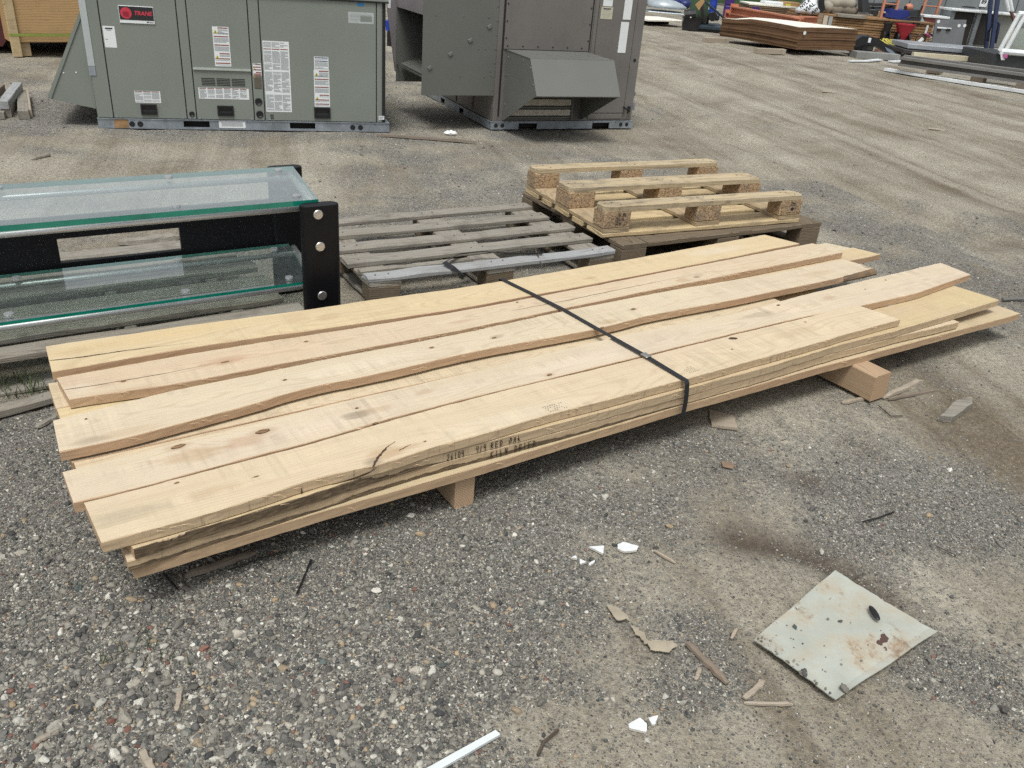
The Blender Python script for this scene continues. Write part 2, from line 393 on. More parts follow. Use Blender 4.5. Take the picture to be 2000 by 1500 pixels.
def glass_mat(name, tint, lo=0.0):
    mt, n, b, o = nodes(name); N = NB(n)
    n.nodes.remove(b)
    tr = N.new("ShaderNodeBsdfTransparent"); tr.inputs[0].default_value = (*tint, 1)
    gl = N.new("ShaderNodeBsdfGlossy"); gl.inputs['Roughness'].default_value = 0.02
    gl.inputs[0].default_value = (0.96, 1, 1, 1)
    fr = N.new("ShaderNodeFresnel"); fr.inputs[0].default_value = 1.52
    dust = N.new("ShaderNodeBsdfDiffuse"); dust.inputs[0].default_value = (0.5, 0.56, 0.56, 1)
    # both faces of the pane mirror: the front face carries the reflection of the two
    R = fr.outputs[0]; both = N.math('DIVIDE', N.math('MULTIPLY', R, 2.0), N.math('ADD', R, 1.0))
    front = N.math('SUBTRACT', 1.0, N.new("ShaderNodeNewGeometry").outputs['Backfacing'])
    m1 = N.new("ShaderNodeMixShader"); n.links.new(N.math('MULTIPLY', both, front), m1.inputs[0])
    n.links.new(tr.outputs[0], m1.inputs[1]); n.links.new(gl.outputs[0], m1.inputs[2])
    m2 = N.new("ShaderNodeMixShader")
    v = N.obj()
    d = N.math('ADD', N.math('MULTIPLY', N.smooth(N.noise(v, 22, 6, 0.7), 0.5, 0.8), 0.10), lo)
    n.links.new(d, m2.inputs[0])
    n.links.new(m1.outputs[0], m2.inputs[1]); n.links.new(dust.outputs[0], m2.inputs[2])
    n.links.new(m2.outputs[0], o.inputs[0])
    return mt
GLASS = glass_mat("clear_glass", (0.93, 0.97, 0.955), 0.05)
GLASS_TOP = glass_mat("dusty_glass", (0.94, 0.975, 0.965), 0.13)  # dust film; its even haze is also raised to brighten the sky reflection
GLASS_E = paint("green_glass_edge", (0.006, 0.19, 0.135), 0.12, var=0.2, scale=8)
PANE = glass_mat("pane_glass", (0.80, 0.86, 0.86), 0.06)

def rust_plate(name):
    mt, n, b, o = nodes(name); N = NB(n); v = N.obj()
    base = N.ramp(N.noise(v, 7, 5, 0.6), [(0.3, (0.35, 0.365, 0.315)), (0.7, (0.48, 0.515, 0.465))])
    tan = N.smooth(N.noise(N.scale(v, (1, 1.6, 1)), 6, 6, 0.70), 0.40, 0.64)
    c = N.mix(N.math('MULTIPLY', tan, 0.75), base, (0.42, 0.365, 0.265))
    ru = N.smooth(N.noise(N.scale(v, (1.4, 1, 1)), 9, 8, 0.78), 0.535, 0.67)
    c = N.mix(N.math('MULTIPLY', ru, 0.8), c, N.ramp(N.noise(v, 40, 4), [(0.35, (0.16, 0.085, 0.045)), (0.65, (0.33, 0.20, 0.10))]))
    chip = N.smooth(N.noise(v, 17, 4, 0.5), 0.685, 0.70)
    c = N.mix(chip, c, (0.09, 0.05, 0.04))
    dots = N.smooth(N.voro(v, 75).outputs['Distance'], 0.16, 0.10)
    dm = N.smooth(N.noise(v, 9, 3), 0.55, 0.68)
    c = N.mix(N.math('MULTIPLY', N.math('MULTIPLY', dots, dm), 0.9), c, (0.07, 0.055, 0.045))
    scr = N.smooth(N.noise(N.scale(v, (6, 130, 1)), 1.0, 3, 0.6), 0.70, 0.76)
    c = N.mix(N.math('MULTIPLY', scr, 0.5), c, (0.2, 0.14, 0.09))
    n.links.new(c, b.inputs['Base Color']); b.inputs['Roughness'].default_value = 0.5
    n.links.new(N.bump(N.noise(v, 60, 4), 0.25, 0.002), b.inputs['Normal'])
    return mt
PLATEM = rust_plate("rusty_painted_sheet")

# ------------------------------------------------------------------ mesh builder
class MB:
    def __init__(s): s.v = []; s.f = []; s.m = []
    def add(s, verts, faces, mat=0):
        o = len(s.v); s.v += [tuple(float(c) for c in q) for q in verts]
        s.f += [tuple(i + o for i in q) for q in faces]; s.m += [mat] * len(faces)
        return s
    def box(s, x0, x1, y0, y1, z0, z1, mat=0, T=None):
        v = [(x0, y0, z0), (x1, y0, z0), (x1, y1, z0), (x0, y1, z0), (x0, y0, z1), (x1, y0, z1), (x1, y1, z1), (x0, y1, z1)]
        if T: v = [T(q) for q in v]
        return s.add(v, [(0, 3, 2, 1), (4, 5, 6, 7), (0, 1, 5, 4), (1, 2, 6, 5), (2, 3, 7, 6), (3, 0, 4, 7)], mat)
    def cbox(s, x0, x1, y0, y1, z0, z1, c=0.003, mat=0):
        """box with all long edges chamfered"""
        P = [(x0 + c, y0, z0), (x1 - c, y0, z0)]
        ring = lambda z, k: [(x0 + k, y0 + k, z), (x1 - k, y0 + k, z), (x1 - k, y1 - k, z), (x0 + k, y1 - k, z)]
        def ring8(z, e):
            k = c
            return [(x0 + k + e, y0 + e, z), (x1 - k - e, y0 + e, z), (x1 - e, y0 + k + e, z), (x1 - e, y1 - k - e, z), (x1 - k - e, y1 - e, z), (x0 + k + e, y1 - e, z), (x0 + e, y1 - k - e, z), (x0 + e, y0 + k + e, z)]
        R = ring8(z0, c * .7) + ring8(z0 + c, 0) + ring8(z1 - c, 0) + ring8(z1, c * .7)
        F = [tuple(range(7, -1, -1)), tuple(range(24, 32))]
        for k in range(3):
            for i in range(8):
                j = (i + 1) % 8
                F.append((k * 8 + i, k * 8 + j, k * 8 + 8 + j, k * 8 + 8 + i))
        return s.add(R, F, mat)
    def prism(s, pts, y0, y1, mat=0, cap=None):
        """outline in x,z pushed along y"""
        n = len(pts)
        a = sum(pts[i][0] * pts[(i + 1) % n][1] - pts[(i + 1) % n][0] * pts[i][1] for i in range(n))
        if a < 0: pts = pts[::-1]
        v = [(p[0], y0, p[1]) for p in pts] + [(p[0], y1, p[1]) for p in pts]
        s.add(v, [tuple(range(n)), tuple(range(2 * n - 1, n - 1, -1))], mat if cap is None else cap)
        o = len(s.v) - 2 * n
        s.f += [(o + i, o + n + i, o + n + (i + 1) % n, o + (i + 1) % n) for i in range(n)]; s.m += [mat] * n
        return s
    def slab(s, pts, z0, z1, mat=0, side=None):
        """outline in x,y given a thickness"""
        n = len(pts)
        a = sum(pts[i][0] * pts[(i + 1) % n][1] - pts[(i + 1) % n][0] * pts[i][1] for i in range(n))
        if a < 0: pts = pts[::-1]
        zz0 = z0 if hasattr(z0, '__len__') else [z0] * n
        v = [(p[0], p[1], zz0[i]) for i, p in enumerate(pts)] + [(p[0], p[1], zz0[i] + (z1 - (z0 if not hasattr(z0, '__len__') else 0))) for i, p in enumerate(pts)]
        s.add(v, [tuple(range(n - 1, -1, -1)), tuple(range(n, 2 * n))], mat)
        o = len(s.v) - 2 * n
        s.f += [(o + i, o + (i + 1) % n, o + n + (i + 1) % n, o + n + i) for i in range(n)]; s.m += [mat if side is None else side] * n
        return s
    def tube(s, path, r, n=10, mat=0, caps=True):
        P = [Vector(p) for p in path]; rings = []
        up = Vector((0, 0, 1))
        for i, p in enumerate(P):
            t = (P[min(i + 1, len(P) - 1)] - P[max(i - 1, 0)]).normalized()
            a = t.cross(up)
            if a.length < 1e-4: a = t.cross(Vector((1, 0, 0)))
            a.normalize(); b_ = t.cross(a).normalized()
            rr = r[i] if hasattr(r, '__len__') else r
            rings.append([p + (a * math.cos(2 * PI * k / n) + b_ * math.sin(2 * PI * k / n)) * rr for k in range(n)])
        v = [q for R in rings for q in R]; F = []
        for i in range(len(P) - 1):
            for k in range(n):
                F.append((i * n + k, i * n + (k + 1) % n, (i + 1) * n + (k + 1) % n, (i + 1) * n + k))
        if caps: F += [tuple(range(n - 1, -1, -1)), tuple((len(P) - 1) * n + k for k in range(n))]
        return s.add(v, F, mat)
    def cyl(s, p0, p1, r, n=16, mat=0): return s.tube([p0, p1], r, n, mat)
    def disc(s, c, r, axis='y', n=16, mat=0, sx=1.0, sz=1.0):
        v = [(c[0] + r * sx * math.cos(2 * PI * k / n), c[1], c[2] + r * sz * math.sin(2 * PI * k / n)) if axis == 'y' else (c[0] + r * sx * math.cos(2 * PI * k / n), c[1] + r * sz * math.sin(2 * PI * k / n), c[2]) for k in range(n)]
        return s.add(v, [tuple(range(n))], mat)
    def quad(s, x0, x1, z0, z1, y=0.0, mat=0):
        return s.add([(x0, y, z0), (x1, y, z0), (x1, y, z1), (x0, y, z1)], [(0, 1, 2, 3)], mat)
    def loft(s, rings, mat=0, closed=True, caps=True):
        n = len(rings[0]); v = [q for R in rings for q in R]; F = []
        for i in range(len(rings) - 1):
            for k in range(n if closed else n - 1):
                F.append((i * n + k, i * n + (k + 1) % n, (i + 1) * n + (k + 1) % n, (i + 1) * n + k))
        if caps and closed: F += [tuple(range(n - 1, -1, -1)), tuple((len(rings) - 1) * n + k for k in range(n))]
        return s.add(v, F, mat)
    def mesh(s, name, mats, smooth=False):
        me = bpy.data.meshes.new(name); me.from_pydata(s.v, [], s.f); me.update()
        for mt in (mats if isinstance(mats, (list, tuple)) else [mats]): me.materials.append(mt)
        me.polygons.foreach_set('material_index', s.m)
        if smooth: me.polygons.foreach_set('use_smooth', [True] * len(s.f))
        return me
    def build(s, name, mats, parent=None, loc=(0, 0, 0), rot=(0, 0, 0), smooth=False):
        return link(name, s.mesh(name, mats, smooth), parent, loc, rot)

def link(name, me, parent=None, loc=(0, 0, 0), rot=(0, 0, 0)):
    o = bpy.data.objects.new(name, me); C.objects.link(o)
    o.location = loc; o.rotation_euler = rot
    if parent is not None: o.parent = parent
    return o
def tag(o, label, cat, group=None, kind=None):
    o['label'] = label
    if cat: o['category'] = cat
    if group: o['group'] = group
    if kind: o['kind'] = kind
    return o
def thing(name, label, cat, loc=(0, 0, 0), rz=0.0, group=None):
    o = bpy.data.objects.new(name, None); C.objects.link(o)
    o.location = tuple(float(c) for c in loc); o.rotation_euler = (0, 0, rz); o.empty_display_size = 0.1
    return tag(o, label, cat, group)

_txt = {}
def text_mesh(txt, size, mat, shear=0.0, bold=0.0):
    cu = bpy.data.curves.new("lettering", 'FONT'); cu.body = txt; cu.size = size; cu.shear = shear; cu.offset = bold
    cu.align_x = 'CENTER'; cu.align_y = 'CENTER'; cu.extrude = 0.0004
    o = bpy.data.objects.new("lettering", cu); C.objects.link(o)
    me = bpy.data.meshes.new_from_object(o.evaluated_get(bpy.context.evaluated_depsgraph_get()))
    bpy.data.objects.remove(o); bpy.data.curves.remove(cu)
    me.materials.clear(); me.materials.append(mat)
    return me

_pk = {}
def plank_mesh(L, Wd, T, mat, seed=0, jit=0.0015, cham=0.003, n=10, endmat=None):
    """one sawn plank lying along x, centred, edges worn and a little uneven"""
    key = (round(L, 3), round(Wd, 3), round(T, 3), mat.name, seed, jit, endmat.name if endmat else 0)
    if key in _pk: return _pk[key]
    rr = random.Random(hash(key[:3]) ^ seed)
    rings = []
    bow = rr.uniform(-1, 1) * jit * 2
    for i in range(n + 1):
        t = i / n; x = -L / 2 + L * t
        y0 = -Wd / 2 + rr.gauss(0, jit) * .7; y1 = Wd / 2 + rr.gauss(0, jit) * .7
        z0 = -T / 2; z1 = T / 2 + rr.gauss(0, jit) * .35
        b_ = bow * math.sin(PI * t)
        c = cham * rr.uniform(.6, 1.5)
        xe = x + (rr.gauss(0, jit) if i in (0, n) else 0)
        rings.append([(xe, y0 + c + b_, z0), (xe, y1 - c + b_, z0), (x, y1 + b_, z0 + c), (x, y1 + b_, z1 - c), (xe, y1 - c + b_, z1), (xe, y0 + c + b_, z1), (x, y0 + b_, z1 - c), (x, y0 + b_, z0 + c)])
    mb = MB(); mb.loft(rings, 0)
    if endmat: mb.m[-1] = mb.m[-2] = 1
    me = mb.mesh("plank", [mat, endmat] if endmat else [mat])
    _pk[key] = me
    return me
def plank(name, parent, x, y, z, L, Wd, T, mat, along='x', seed=None, rz=0.0, endmat=None, tilt=0.0, jit=0.0015):
    """x,y,z: centre of the plank"""
    if seed is None: seed = random.randrange(5)
    o = link(name, plank_mesh(L, Wd, T, mat, seed, jit, endmat=endmat), parent, (x, y, z), (0, tilt, (PI / 2 if along == 'y' else 0) + rz))
    return o
def nails(parent, pts, r=0.004, name="nail_heads"):
    mb = MB()
    for x, y, z in pts: mb.disc((x, y, z), r, 'z', 6)
    o = mb.build(name, DARK, parent); o['kind'] = 'stuff'
    return o

# ------------------------------------------------------------------ ground
BL = []     # (cx, cy, rx, ry, weight): + gravel, - dirt
def blob(px, py, rx, ry, w, rot=0.0):
    p = at(px, py); BL.append((p[0], p[1], rx, ry, w, rot))
blob(350, 1330, .75, .55, .5); blob(700, 1300, .4, .3, .28); blob(120, 950, .5, .35, .12); blob(700, 1150, .5, .18, .25)
blob(950, 1020, .25, .2, .18); blob(1100, 1060, .3, .12, -.1)
blob(1330, 1160, .35, .22, -.45); blob(1180, 1300, .2, .15, -.22); blob(1120, 1440, .3, .10, -.4); blob(800, 1440, .06, .1, .2); blob(520, 1440, .10, .06, -.25)
blob(1500, 1000, .3, .14, -.35, .4); blob(1620, 1440, .28, .10, -.42); blob(1850, 1450, .2, .1, -.2); blob(1380, 1230, .10, .10, .35); blob(1420, 1330, .14, .08, .4); blob(1290, 1380, .15, .07, .3)
blob(1900, 1330, .12, .15, .35); blob(1750, 1010, .35, .16, .35, .3); blob(1650, 880, .3, .16, -.12); blob(1900, 830, .4, .3, -.1); blob(1880, 1000, .25, .2, .2); blob(1430, 900, .5, .14, .1)
blob(1930, 1180, .2, .15, -.3); blob(1990, 1080, .2, .1, -.1)
blob(400, 290, 2.0, .35, -.25); blob(300, 240, 1.6, .4, .3); blob(850, 420, .8, .5, .12); blob(200, 330, 1.5, .2, -.3); blob(1050, 300, 1.0, .3, .2); blob(900, 240, 1.0, .5, .25); blob(700, 280, 1.0, .15, -.2)
blob(1800, 480, 1.2, .7, .12); blob(1450, 270, 1.1, .6, -.3); blob(1750, 330, 1.6, .9, -.4); blob(1950, 550, .8, .5, .1)
blob(1500, 180, 3, 2.0, -.6); blob(1850, 220, 3, 1.5, -.55); blob(1300, 80, 2, 3, -.35); blob(1750, 110, 3.0, 1.2, .15); blob(60, 130, 2.0, 2.0, -.1); blob(1980, 330, 1.5, 1.0, -.35)
blob(560, 1080, .9, .12, .18); blob(200, 1250, .6, .5, .15); blob(640, 1420, .16, .10, -.22); blob(330, 1180, .10, .05, -.2); blob(860, 1230, .10, .10, -.18); blob(60, 1010, .2, .1, -.2)
def gmask(x, y):
    g = 0.455 + (fbm(x * 1.1 + 3, y * 1.1 + 9, 4) - 0.5) * 0.8 + (fbm(x * 5 + 1, y * 5, 4) - 0.5) * 0.75
    for cx, cy, rx, ry, w, rot in BL:
        dx = x - cx; dy = y - cy
        c, s_ = math.cos(rot), math.sin(rot)
        q = ((dx * c + dy * s_) / rx) ** 2 + ((-dx * s_ + dy * c) / ry) ** 2
        g = g + w * np.exp(-q)
    far = np.clip((np.hypot(x, y) - 9) / 8, 0, 1)
    return np.clip(g - 0.12 * far, 0, 1)
RUTS = [(at(1240, 60), at(2000, 400), .25), (at(1300, 150), at(2000, 520), .2), (at(1270, 100), at(2000, 300), .22), (at(1260, 200), at(1900, 460), .15)]
# damp channel scoured above the metal sheet
CHAN = [at(1440, 1046), at(1560, 1068), at(1640, 1105), at(1720, 1165)]
def seg_dist(x, y, a, b_):
    dx, dy = b_[0] - a[0], b_[1] - a[1]; t = np.clip(((x - a[0]) * dx + (y - a[1]) * dy) / (dx * dx + dy * dy), 0, 1)
    return np.hypot(x - a[0] - t * dx, y - a[1] - t * dy)
def gheight(x, y):
    near = np.exp(-((x - .3) / 2.6) ** 2 - ((y - 2.5) / 2.4) ** 2)
    h = (fbm(x * .9, y * .9, 3) - 0.5) * (0.05 - 0.035 * near) + (fbm(x * 6, y * 6, 3) - .5) * 0.014 + (fbm(x * 22, y * 22, 3) - .5) * 0.006
    for a, b_, w in RUTS:
        d = seg_dist(x, y, a, b_)
        h = h - 0.035 * np.exp(-(d / w) ** 2) + 0.022 * np.exp(-((d - 1.7 * w) / (w * .7)) ** 2)
    for i in range(len(CHAN) - 1):
        d = seg_dist(x, y, CHAN[i], CHAN[i + 1]); h = h - 0.012 * np.exp(-(d / .035) ** 2)
    return h - 0.006
def ground():
    ys = [-60, -20, -6, -2, -0.5, 0.2]; y = 0.5; dy = 0.011
    while y < 60: ys.append(y); y += dy; dy *= 1.0075 if y > 1.5 else 1.0
    ys += [80, 120, 200, 400, 900]
    xs = [0.0]; x = 0.0; dx = 0.013
    while x < 40: x += dx; dx *= 1.018 if x > 1.3 else 1.0; xs.append(x)
    xs += [60, 120, 300, 900]
    xs = np.array(sorted(set([-q for q in xs] + xs)) ) + 0.25
    ys = np.array(ys)
    X, Y = np.meshgrid(xs, ys)
    Z = gheight(X, Y); Z = np.where(np.hypot(X, Y) > 45, -0.006, Z)
    Mk = gmask(X, Y)
    ny, nx = X.shape
    V = np.stack([X, Y, Z], -1).reshape(-1, 3)
    idx = np.arange(ny * nx).reshape(ny, nx)
    F = np.stack([idx[:-1, :-1], idx[:-1, 1:], idx[1:, 1:], idx[1:, :-1]], -1).reshape(-1, 4)
    me = bpy.data.meshes.new("ground")
    me.vertices.add(len(V)); me.vertices.foreach_set('co', V.ravel())
    me.loops.add(F.size); me.loops.foreach_set('vertex_index', F.ravel().astype(np.int32))
    me.polygons.add(len(F)); me.polygons.foreach_set('loop_start', np.arange(0, F.size, 4, dtype=np.int32)); me.polygons.foreach_set('loop_total', np.full(len(F), 4, np.int32))
    me.update(calc_edges=True)
    me.polygons.foreach_set('use_smooth', np.ones(len(F), bool))
    at_ = me.attributes.new("gravel", 'FLOAT', 'POINT'); at_.data.foreach_set('value', Mk.ravel().astype(np.float32))
    damp = np.zeros_like(X)
    for i in range(len(CHAN) - 1): damp = np.maximum(damp, np.exp(-(seg_dist(X, Y, CHAN[i], CHAN[i + 1]) / .06) ** 2))
    for px, py, r, a in ((1580, 935, .06, .8), (1690, 870, .06, .5), (1550, 1060, .10, .5)):
        p = at(px, py); damp = np.maximum(damp, a * np.exp(-((X - p[0]) ** 2 + (Y - p[1]) ** 2) / r ** 2))
    at_ = me.attributes.new("damp", 'FLOAT', 'POINT'); at_.data.foreach_set('value', damp.ravel().astype(np.float32))
    mt, n, b, o = nodes("yard_ground"); N = NB(n); v = N.obj()
    ga = N.new("ShaderNodeAttribute", attribute_name="gravel").outputs['Fac']
    da = N.new("ShaderNodeAttribute", attribute_name="damp").outputs['Fac']
    d0 = np.array(at(1300, 100)); d1 = np.array(at(2000, 330)); ang = math.atan2(d1[1] - d0[1], d1[0] - d0[0])
    mp = N.new("ShaderNodeMapping"); N.put(mp.inputs[0], v); mp.inputs['Rotation'].default_value = (0, 0, -ang); 
    vr = mp.outputs[0]
    streak = N.noise(N.scale(vr, (0.16, 2.6, 1)), 1.0, 6, 0.68, 0.35)
    patch = N.noise(v, 1.4, 5, 0.6)
    fine = N.noise(v, 70, 5, 0.7)
    dirt = N.ramp(N.math('ADD', N.math('MULTIPLY', streak, 0.6), N.math('MULTIPLY', patch, 0.4)), [(0.36, (0.158, 0.130, 0.091)), (0.5, (0.284, 0.259, 0.205)), (0.63, (0.385, 0.360, 0.293))])
    dirt = N.mix(1.0, dirt, N.ramp(fine, [(0.25, 0.55), (0.5, 1.0), (0.75, 1.4)]), 'MULTIPLY')
    def grains(scale, lo):  # crushed stone too small to scatter
        vo = N.voro(v, scale); sc = N.new("ShaderNodeSeparateColor"); n.links.new(vo.outputs['Color'], sc.inputs[0])
        col = N.ramp(sc.outputs[0], [(0.0, (0.07, 0.07, 0.068)), (0.3, (0.155, 0.153, 0.143)), (0.6, (0.25, 0.245, 0.222)), (0.84, (0.36, 0.35, 0.31)), (0.95, (0.50, 0.48, 0.44))])
        sh = N.ramp(vo.outputs['Distance'], [(0.25, 1.0), (0.62, 0.58)])  # shade between the grains, painted into their colour towards the cell borders
        return N.mix(1.0, col, sh, 'MULTIPLY'), vo.outputs['Distance'], sc.outputs[1]
    g1, h1, r1 = grains(105, 0); g2, h2, r2 = grains(210, 0); g3, h3, r3 = grains(400, 0)
    sel = N.smooth(N.noise(v, 30, 3), 0.42, 0.58)
    gr = N.mix(sel, g2, g3)
    gr = N.mix(N.smooth(r1, 0.80, 0.82), gr, g1)
    gm = N.math('ADD', ga, N.math('MULTIPLY', N.math('SUBTRACT', N.noise(v, 45, 4, 0.7), 0.5), 1.1))
    gm = N.math('MULTIPLY', N.smooth(gm, 0.28, 0.74), 0.86)
    # lone grains in the dirt
    lone = N.math('MULTIPLY', N.smooth(r2, 0.80, 0.82), N.smooth(h2, 0.55, 0.42))
    gm = N.math('MAXIMUM', gm, N.math('MULTIPLY', lone, 0.9))
    c = N.mix(gm, dirt, gr)
    c = N.mix(N.math('MULTIPLY', da, 0.8), c, (0.070, 0.052, 0.038))
    n.links.new(c, b.inputs['Base Color']); b.inputs['Roughness'].default_value = 0.92; b.inputs['Specular IOR Level'].default_value = 0.2
    hh = N.math('ADD', N.math('MULTIPLY', N.math('MULTIPLY', h1, -1.0), gm), N.math('MULTIPLY', h2, -0.5))
    nb = N.bump(hh, 0.8, 0.006)
    nb = N.bump(fine, 0.5, 0.006, nb)
    n.links.new(nb, b.inputs['Normal'])
    me.materials.append(mt)
    g = link("ground", me); g['kind'] = 'structure'; g['label'] = 'yard ground of grey gravel and tan packed dirt'
ground()

# loose pebbles: points with a size, a turn and a stone colour, stones put on them by geometry nodes
KEEP_OUT = []      # world polygons without loose stones on the bare ground
def inside(x, y, poly):
    r = np.zeros(len(x), bool); n = len(poly)
    for i in range(n):
        x0, y0 = poly[i][:2]; x1, y1 = poly[(i + 1) % n][:2]
        c = ((y0 > y) != (y1 > y)) & (x < (x1 - x0) * (y - y0) / (y1 - y0 + 1e-12) + x0)
        r ^= c
    return r
def pebbles():
    N0 = 1250000
    # more and smaller stones near by, only the larger ones far off
    y = 0.72 * (14.0 / 0.72) ** (rng.random(N0) ** 1.35)
    x = (rng.random(N0) - 0.5) * 2 * (0.75 * y + 0.35) * 1.15 + 0.02
    g = gmask(x, y)
    size = 0.00080 * np.exp(rng.normal(0.0, 0.58, N0)) + 0.00050
    cz = np.exp(-((x + .45) / .75) ** 2 - ((y - 1.05) / .42) ** 2)      # the coarse patch in the near left corner
    size = size * (1 + .36 * cz)
    big = rng.random(N0) < 0.010 + 0.014 * cz
    size = np.where(big, np.minimum(size * rng.uniform(1.8, 3.6, N0), 0.009), size)
    size = np.where(y > 4, size * (1 + 0.14 * (y - 4)), size)
    keep = rng.random(N0) < np.clip((g - 0.33) * 1.75, 0.05, 1.0)
    area_w = np.clip(1.0 / (0.55 + y * 0.12), 0.25, 1)
    keep &= rng.random(N0) < area_w
    for poly in KEEP_OUT: keep &= ~inside(x, y, poly)
    x, y, size, g = x[keep], y[keep], size[keep], g[keep]
    n = len(x)
    if n > 460000: x, y, size, g = x[:460000], y[:460000], size[:460000], g[:460000]; n = len(x)
    z = gheight(x, y) + size * 0.22
    # a few stones lying on the metal sheet
    k = 48
    A = at(1470, 1258); B = at(1630, 1375); D = at(1630, 1118); 
    t = rng.random(k) ; s_ = rng.random(k) ** 2.0 * 0.7
    ex = A[0] + (B[0] - A[0]) * t + (D[0] - A[0]) * s_; ey = A[1] + (B[1] - A[1]) * t + (D[1] - A[1]) * s_
    esz = 0.0013 * np.exp(rng.normal(0, .6, k)) + 0.0006
    x = np.r_[x, ex]; y = np.r_[y, ey]; z = np.r_[z, 0.016 + esz * .4]; size = np.r_[size, esz]; n = len(x)
    me = bpy.data.meshes.new("gravel"); me.vertices.add(n)
    me.vertices.foreach_set('co', np.stack([x, y, z], -1).ravel())
    rot = np.stack([rng.normal(0, .35, n), rng.normal(0, .35, n), rng.uniform(0, 6.28, n)], -1)
    asp = rng.uniform(.72, 1.35, n)
    scl = np.stack([size * asp, size / asp, size * rng.uniform(.5, .85, n)], -1)
    pal = np.array([(0.05, 0.052, 0.055), (0.09, 0.09, 0.09), (0.13, 0.127, 0.12), (0.17, 0.165, 0.155), (0.22, 0.215, 0.20), (0.29, 0.28, 0.25), (0.36, 0.34, 0.30), (0.48, 0.475, 0.44), (0.60, 0.59, 0.55), (0.34, 0.26, 0.17), (0.19, 0.095, 0.075), (0.09, 0.115, 0.115)])
    pw = np.array([.15, .17, .15, .13, .12, .10, .06, .045, .028, .03, .012, .02]); pw /= pw.sum()
    tint = pal[rng.choice(len(pal), n, p=pw)] * rng.uniform(.85, 1.2, (n, 1))
    dust = (rng.random((n, 1)) ** 2) * 0.5
    tint = tint * np.array([[1.0, .99, .94]]) * (1 - dust) + np.array([[.24, .222, .18]]) * dust
    # stones lying in the dirt carry its dust
    for nm, ty, arr in (("rot", 'FLOAT_VECTOR', rot), ("scl", 'FLOAT_VECTOR', scl)):
        a = me.attributes.new(nm, ty, 'POINT'); a.data.foreach_set('vector', arr.astype(np.float32).ravel())
    a = me.attributes.new("tint", 'FLOAT_COLOR', 'POINT'); a.data.foreach_set('color', np.c_[tint, np.ones(n)].astype(np.float32).ravel())
    a = me.attributes.new("pick", 'INT', 'POINT'); a.data.foreach_set('value', rng.integers(0, 8, n).astype(np.int32))
    mt, nn, b, o = nodes("pebble_stone"); N = NB(nn)
    ta = N.new("ShaderNodeAttribute", attribute_name="tint"); ta.attribute_type = 'INSTANCER'
    v = N.obj()
    c = N.mix(1.0, ta.outputs['Color'], N.ramp(N.noise(v, 3.5, 4, 0.65), [(0.3, 0.72), (0.7, 1.25)]), 'MULTIPLY')
    nn.links.new(c, b.inputs['Base Color']); b.inputs['Roughness'].default_value = 0.75; b.inputs['Specular IOR Level'].default_value = 0.3
    me.materials.append(mt)
    ob = link("gravel", me)
    tag(ob, 'loose mixed grey, white and brown pebbles scattered over the yard', None, None, 'stuff')
    ng = bpy.data.node_groups.new("pebble_scatter", 'GeometryNodeTree')
    ng.interface.new_socket("Geometry", in_out='INPUT', socket_type='NodeSocketGeometry')
    ng.interface.new_socket("Geometry", in_out='OUTPUT', socket_type='NodeSocketGeometry')
    q = ng.nodes; L = ng.links.new
    gi = q.new("NodeGroupInput"); go = q.new("NodeGroupOutput")
    jn = q.new("GeometryNodeJoinGeometry")
    for k in range(8):
        ic = q.new("GeometryNodeMeshIcoSphere"); ic.inputs['Radius'].default_value = 1.0; ic.inputs['Subdivisions'].default_value = 2 + (k % 4 == 0)
        pos = q.new("GeometryNodeInputPosition")
        ad = q.new("ShaderNodeVectorMath"); ad.operation = 'ADD'; ad.inputs[1].default_value = (k * 3.7, k * 1.9, k * 5.3)
        L(pos.outputs[0], ad.inputs[0])
        nz = q.new("ShaderNodeTexNoise"); nz.inputs['Scale'].default_value = 0.8; nz.inputs['Detail'].default_value = 2
        L(ad.outputs[0], nz.inputs['Vector'])
        sb = q.new("ShaderNodeVectorMath"); sb.operation = 'SUBTRACT'; sb.inputs[1].default_value = (.5, .5, .5); L(nz.outputs['Color'], sb.inputs[0])
        sc = q.new("ShaderNodeVectorMath"); sc.operation = 'SCALE'; sc.inputs['Scale'].default_value = 2.1; L(sb.outputs[0], sc.inputs[0])
        sp = q.new("GeometryNodeSetPosition"); L(ic.outputs[0], sp.inputs['Geometry']); L(sc.outputs[0], sp.inputs['Offset'])
        sm = q.new("GeometryNodeSetMaterial"); sm.inputs['Material'].default_value = mt; L(sp.outputs[0], sm.inputs[0])
        gs = q.new("GeometryNodeSetShadeSmooth"); L(sm.outputs[0], gs.inputs[0]); gs.inputs['Shade Smooth'].default_value = (k % 3 != 1)
        g2i = q.new("GeometryNodeGeometryToInstance"); L(gs.outputs[0], g2i.inputs[0]); L(g2i.outputs[0], jn.inputs[0])
    io = q.new("GeometryNodeInstanceOnPoints"); L(gi.outputs[0], io.inputs['Points']); L(jn.outputs[0], io.inputs['Instance'])
    io.inputs['Pick Instance'].default_value = True
    for nm, ty, sock in (("rot", 'FLOAT_VECTOR', 'Rotation'), ("scl", 'FLOAT_VECTOR', 'Scale'), ("pick", 'INT', 'Instance Index')):
        na = q.new("GeometryNodeInputNamedAttribute"); na.data_type = ty; na.inputs['Name'].default_value = nm
        L(na.outputs[0], io.inputs[sock])
    L(io.outputs[0], go.inputs[0])
    md = ob.modifiers.new("scatter", 'NODES'); md.node_group = ng

PLATE_PX = [(1470, 1258), (1630, 1375), (1828, 1243), (1630, 1118)]
KEEP_OUT.append([at(*p) for p in PLATE_PX])
KEEP_OUT.append([at(193, 252), at(760, 258), at(760, 258) + [-.35, 1.05, 0], at(193, 252) + [-.35, 1.05, 0]])
pebbles()

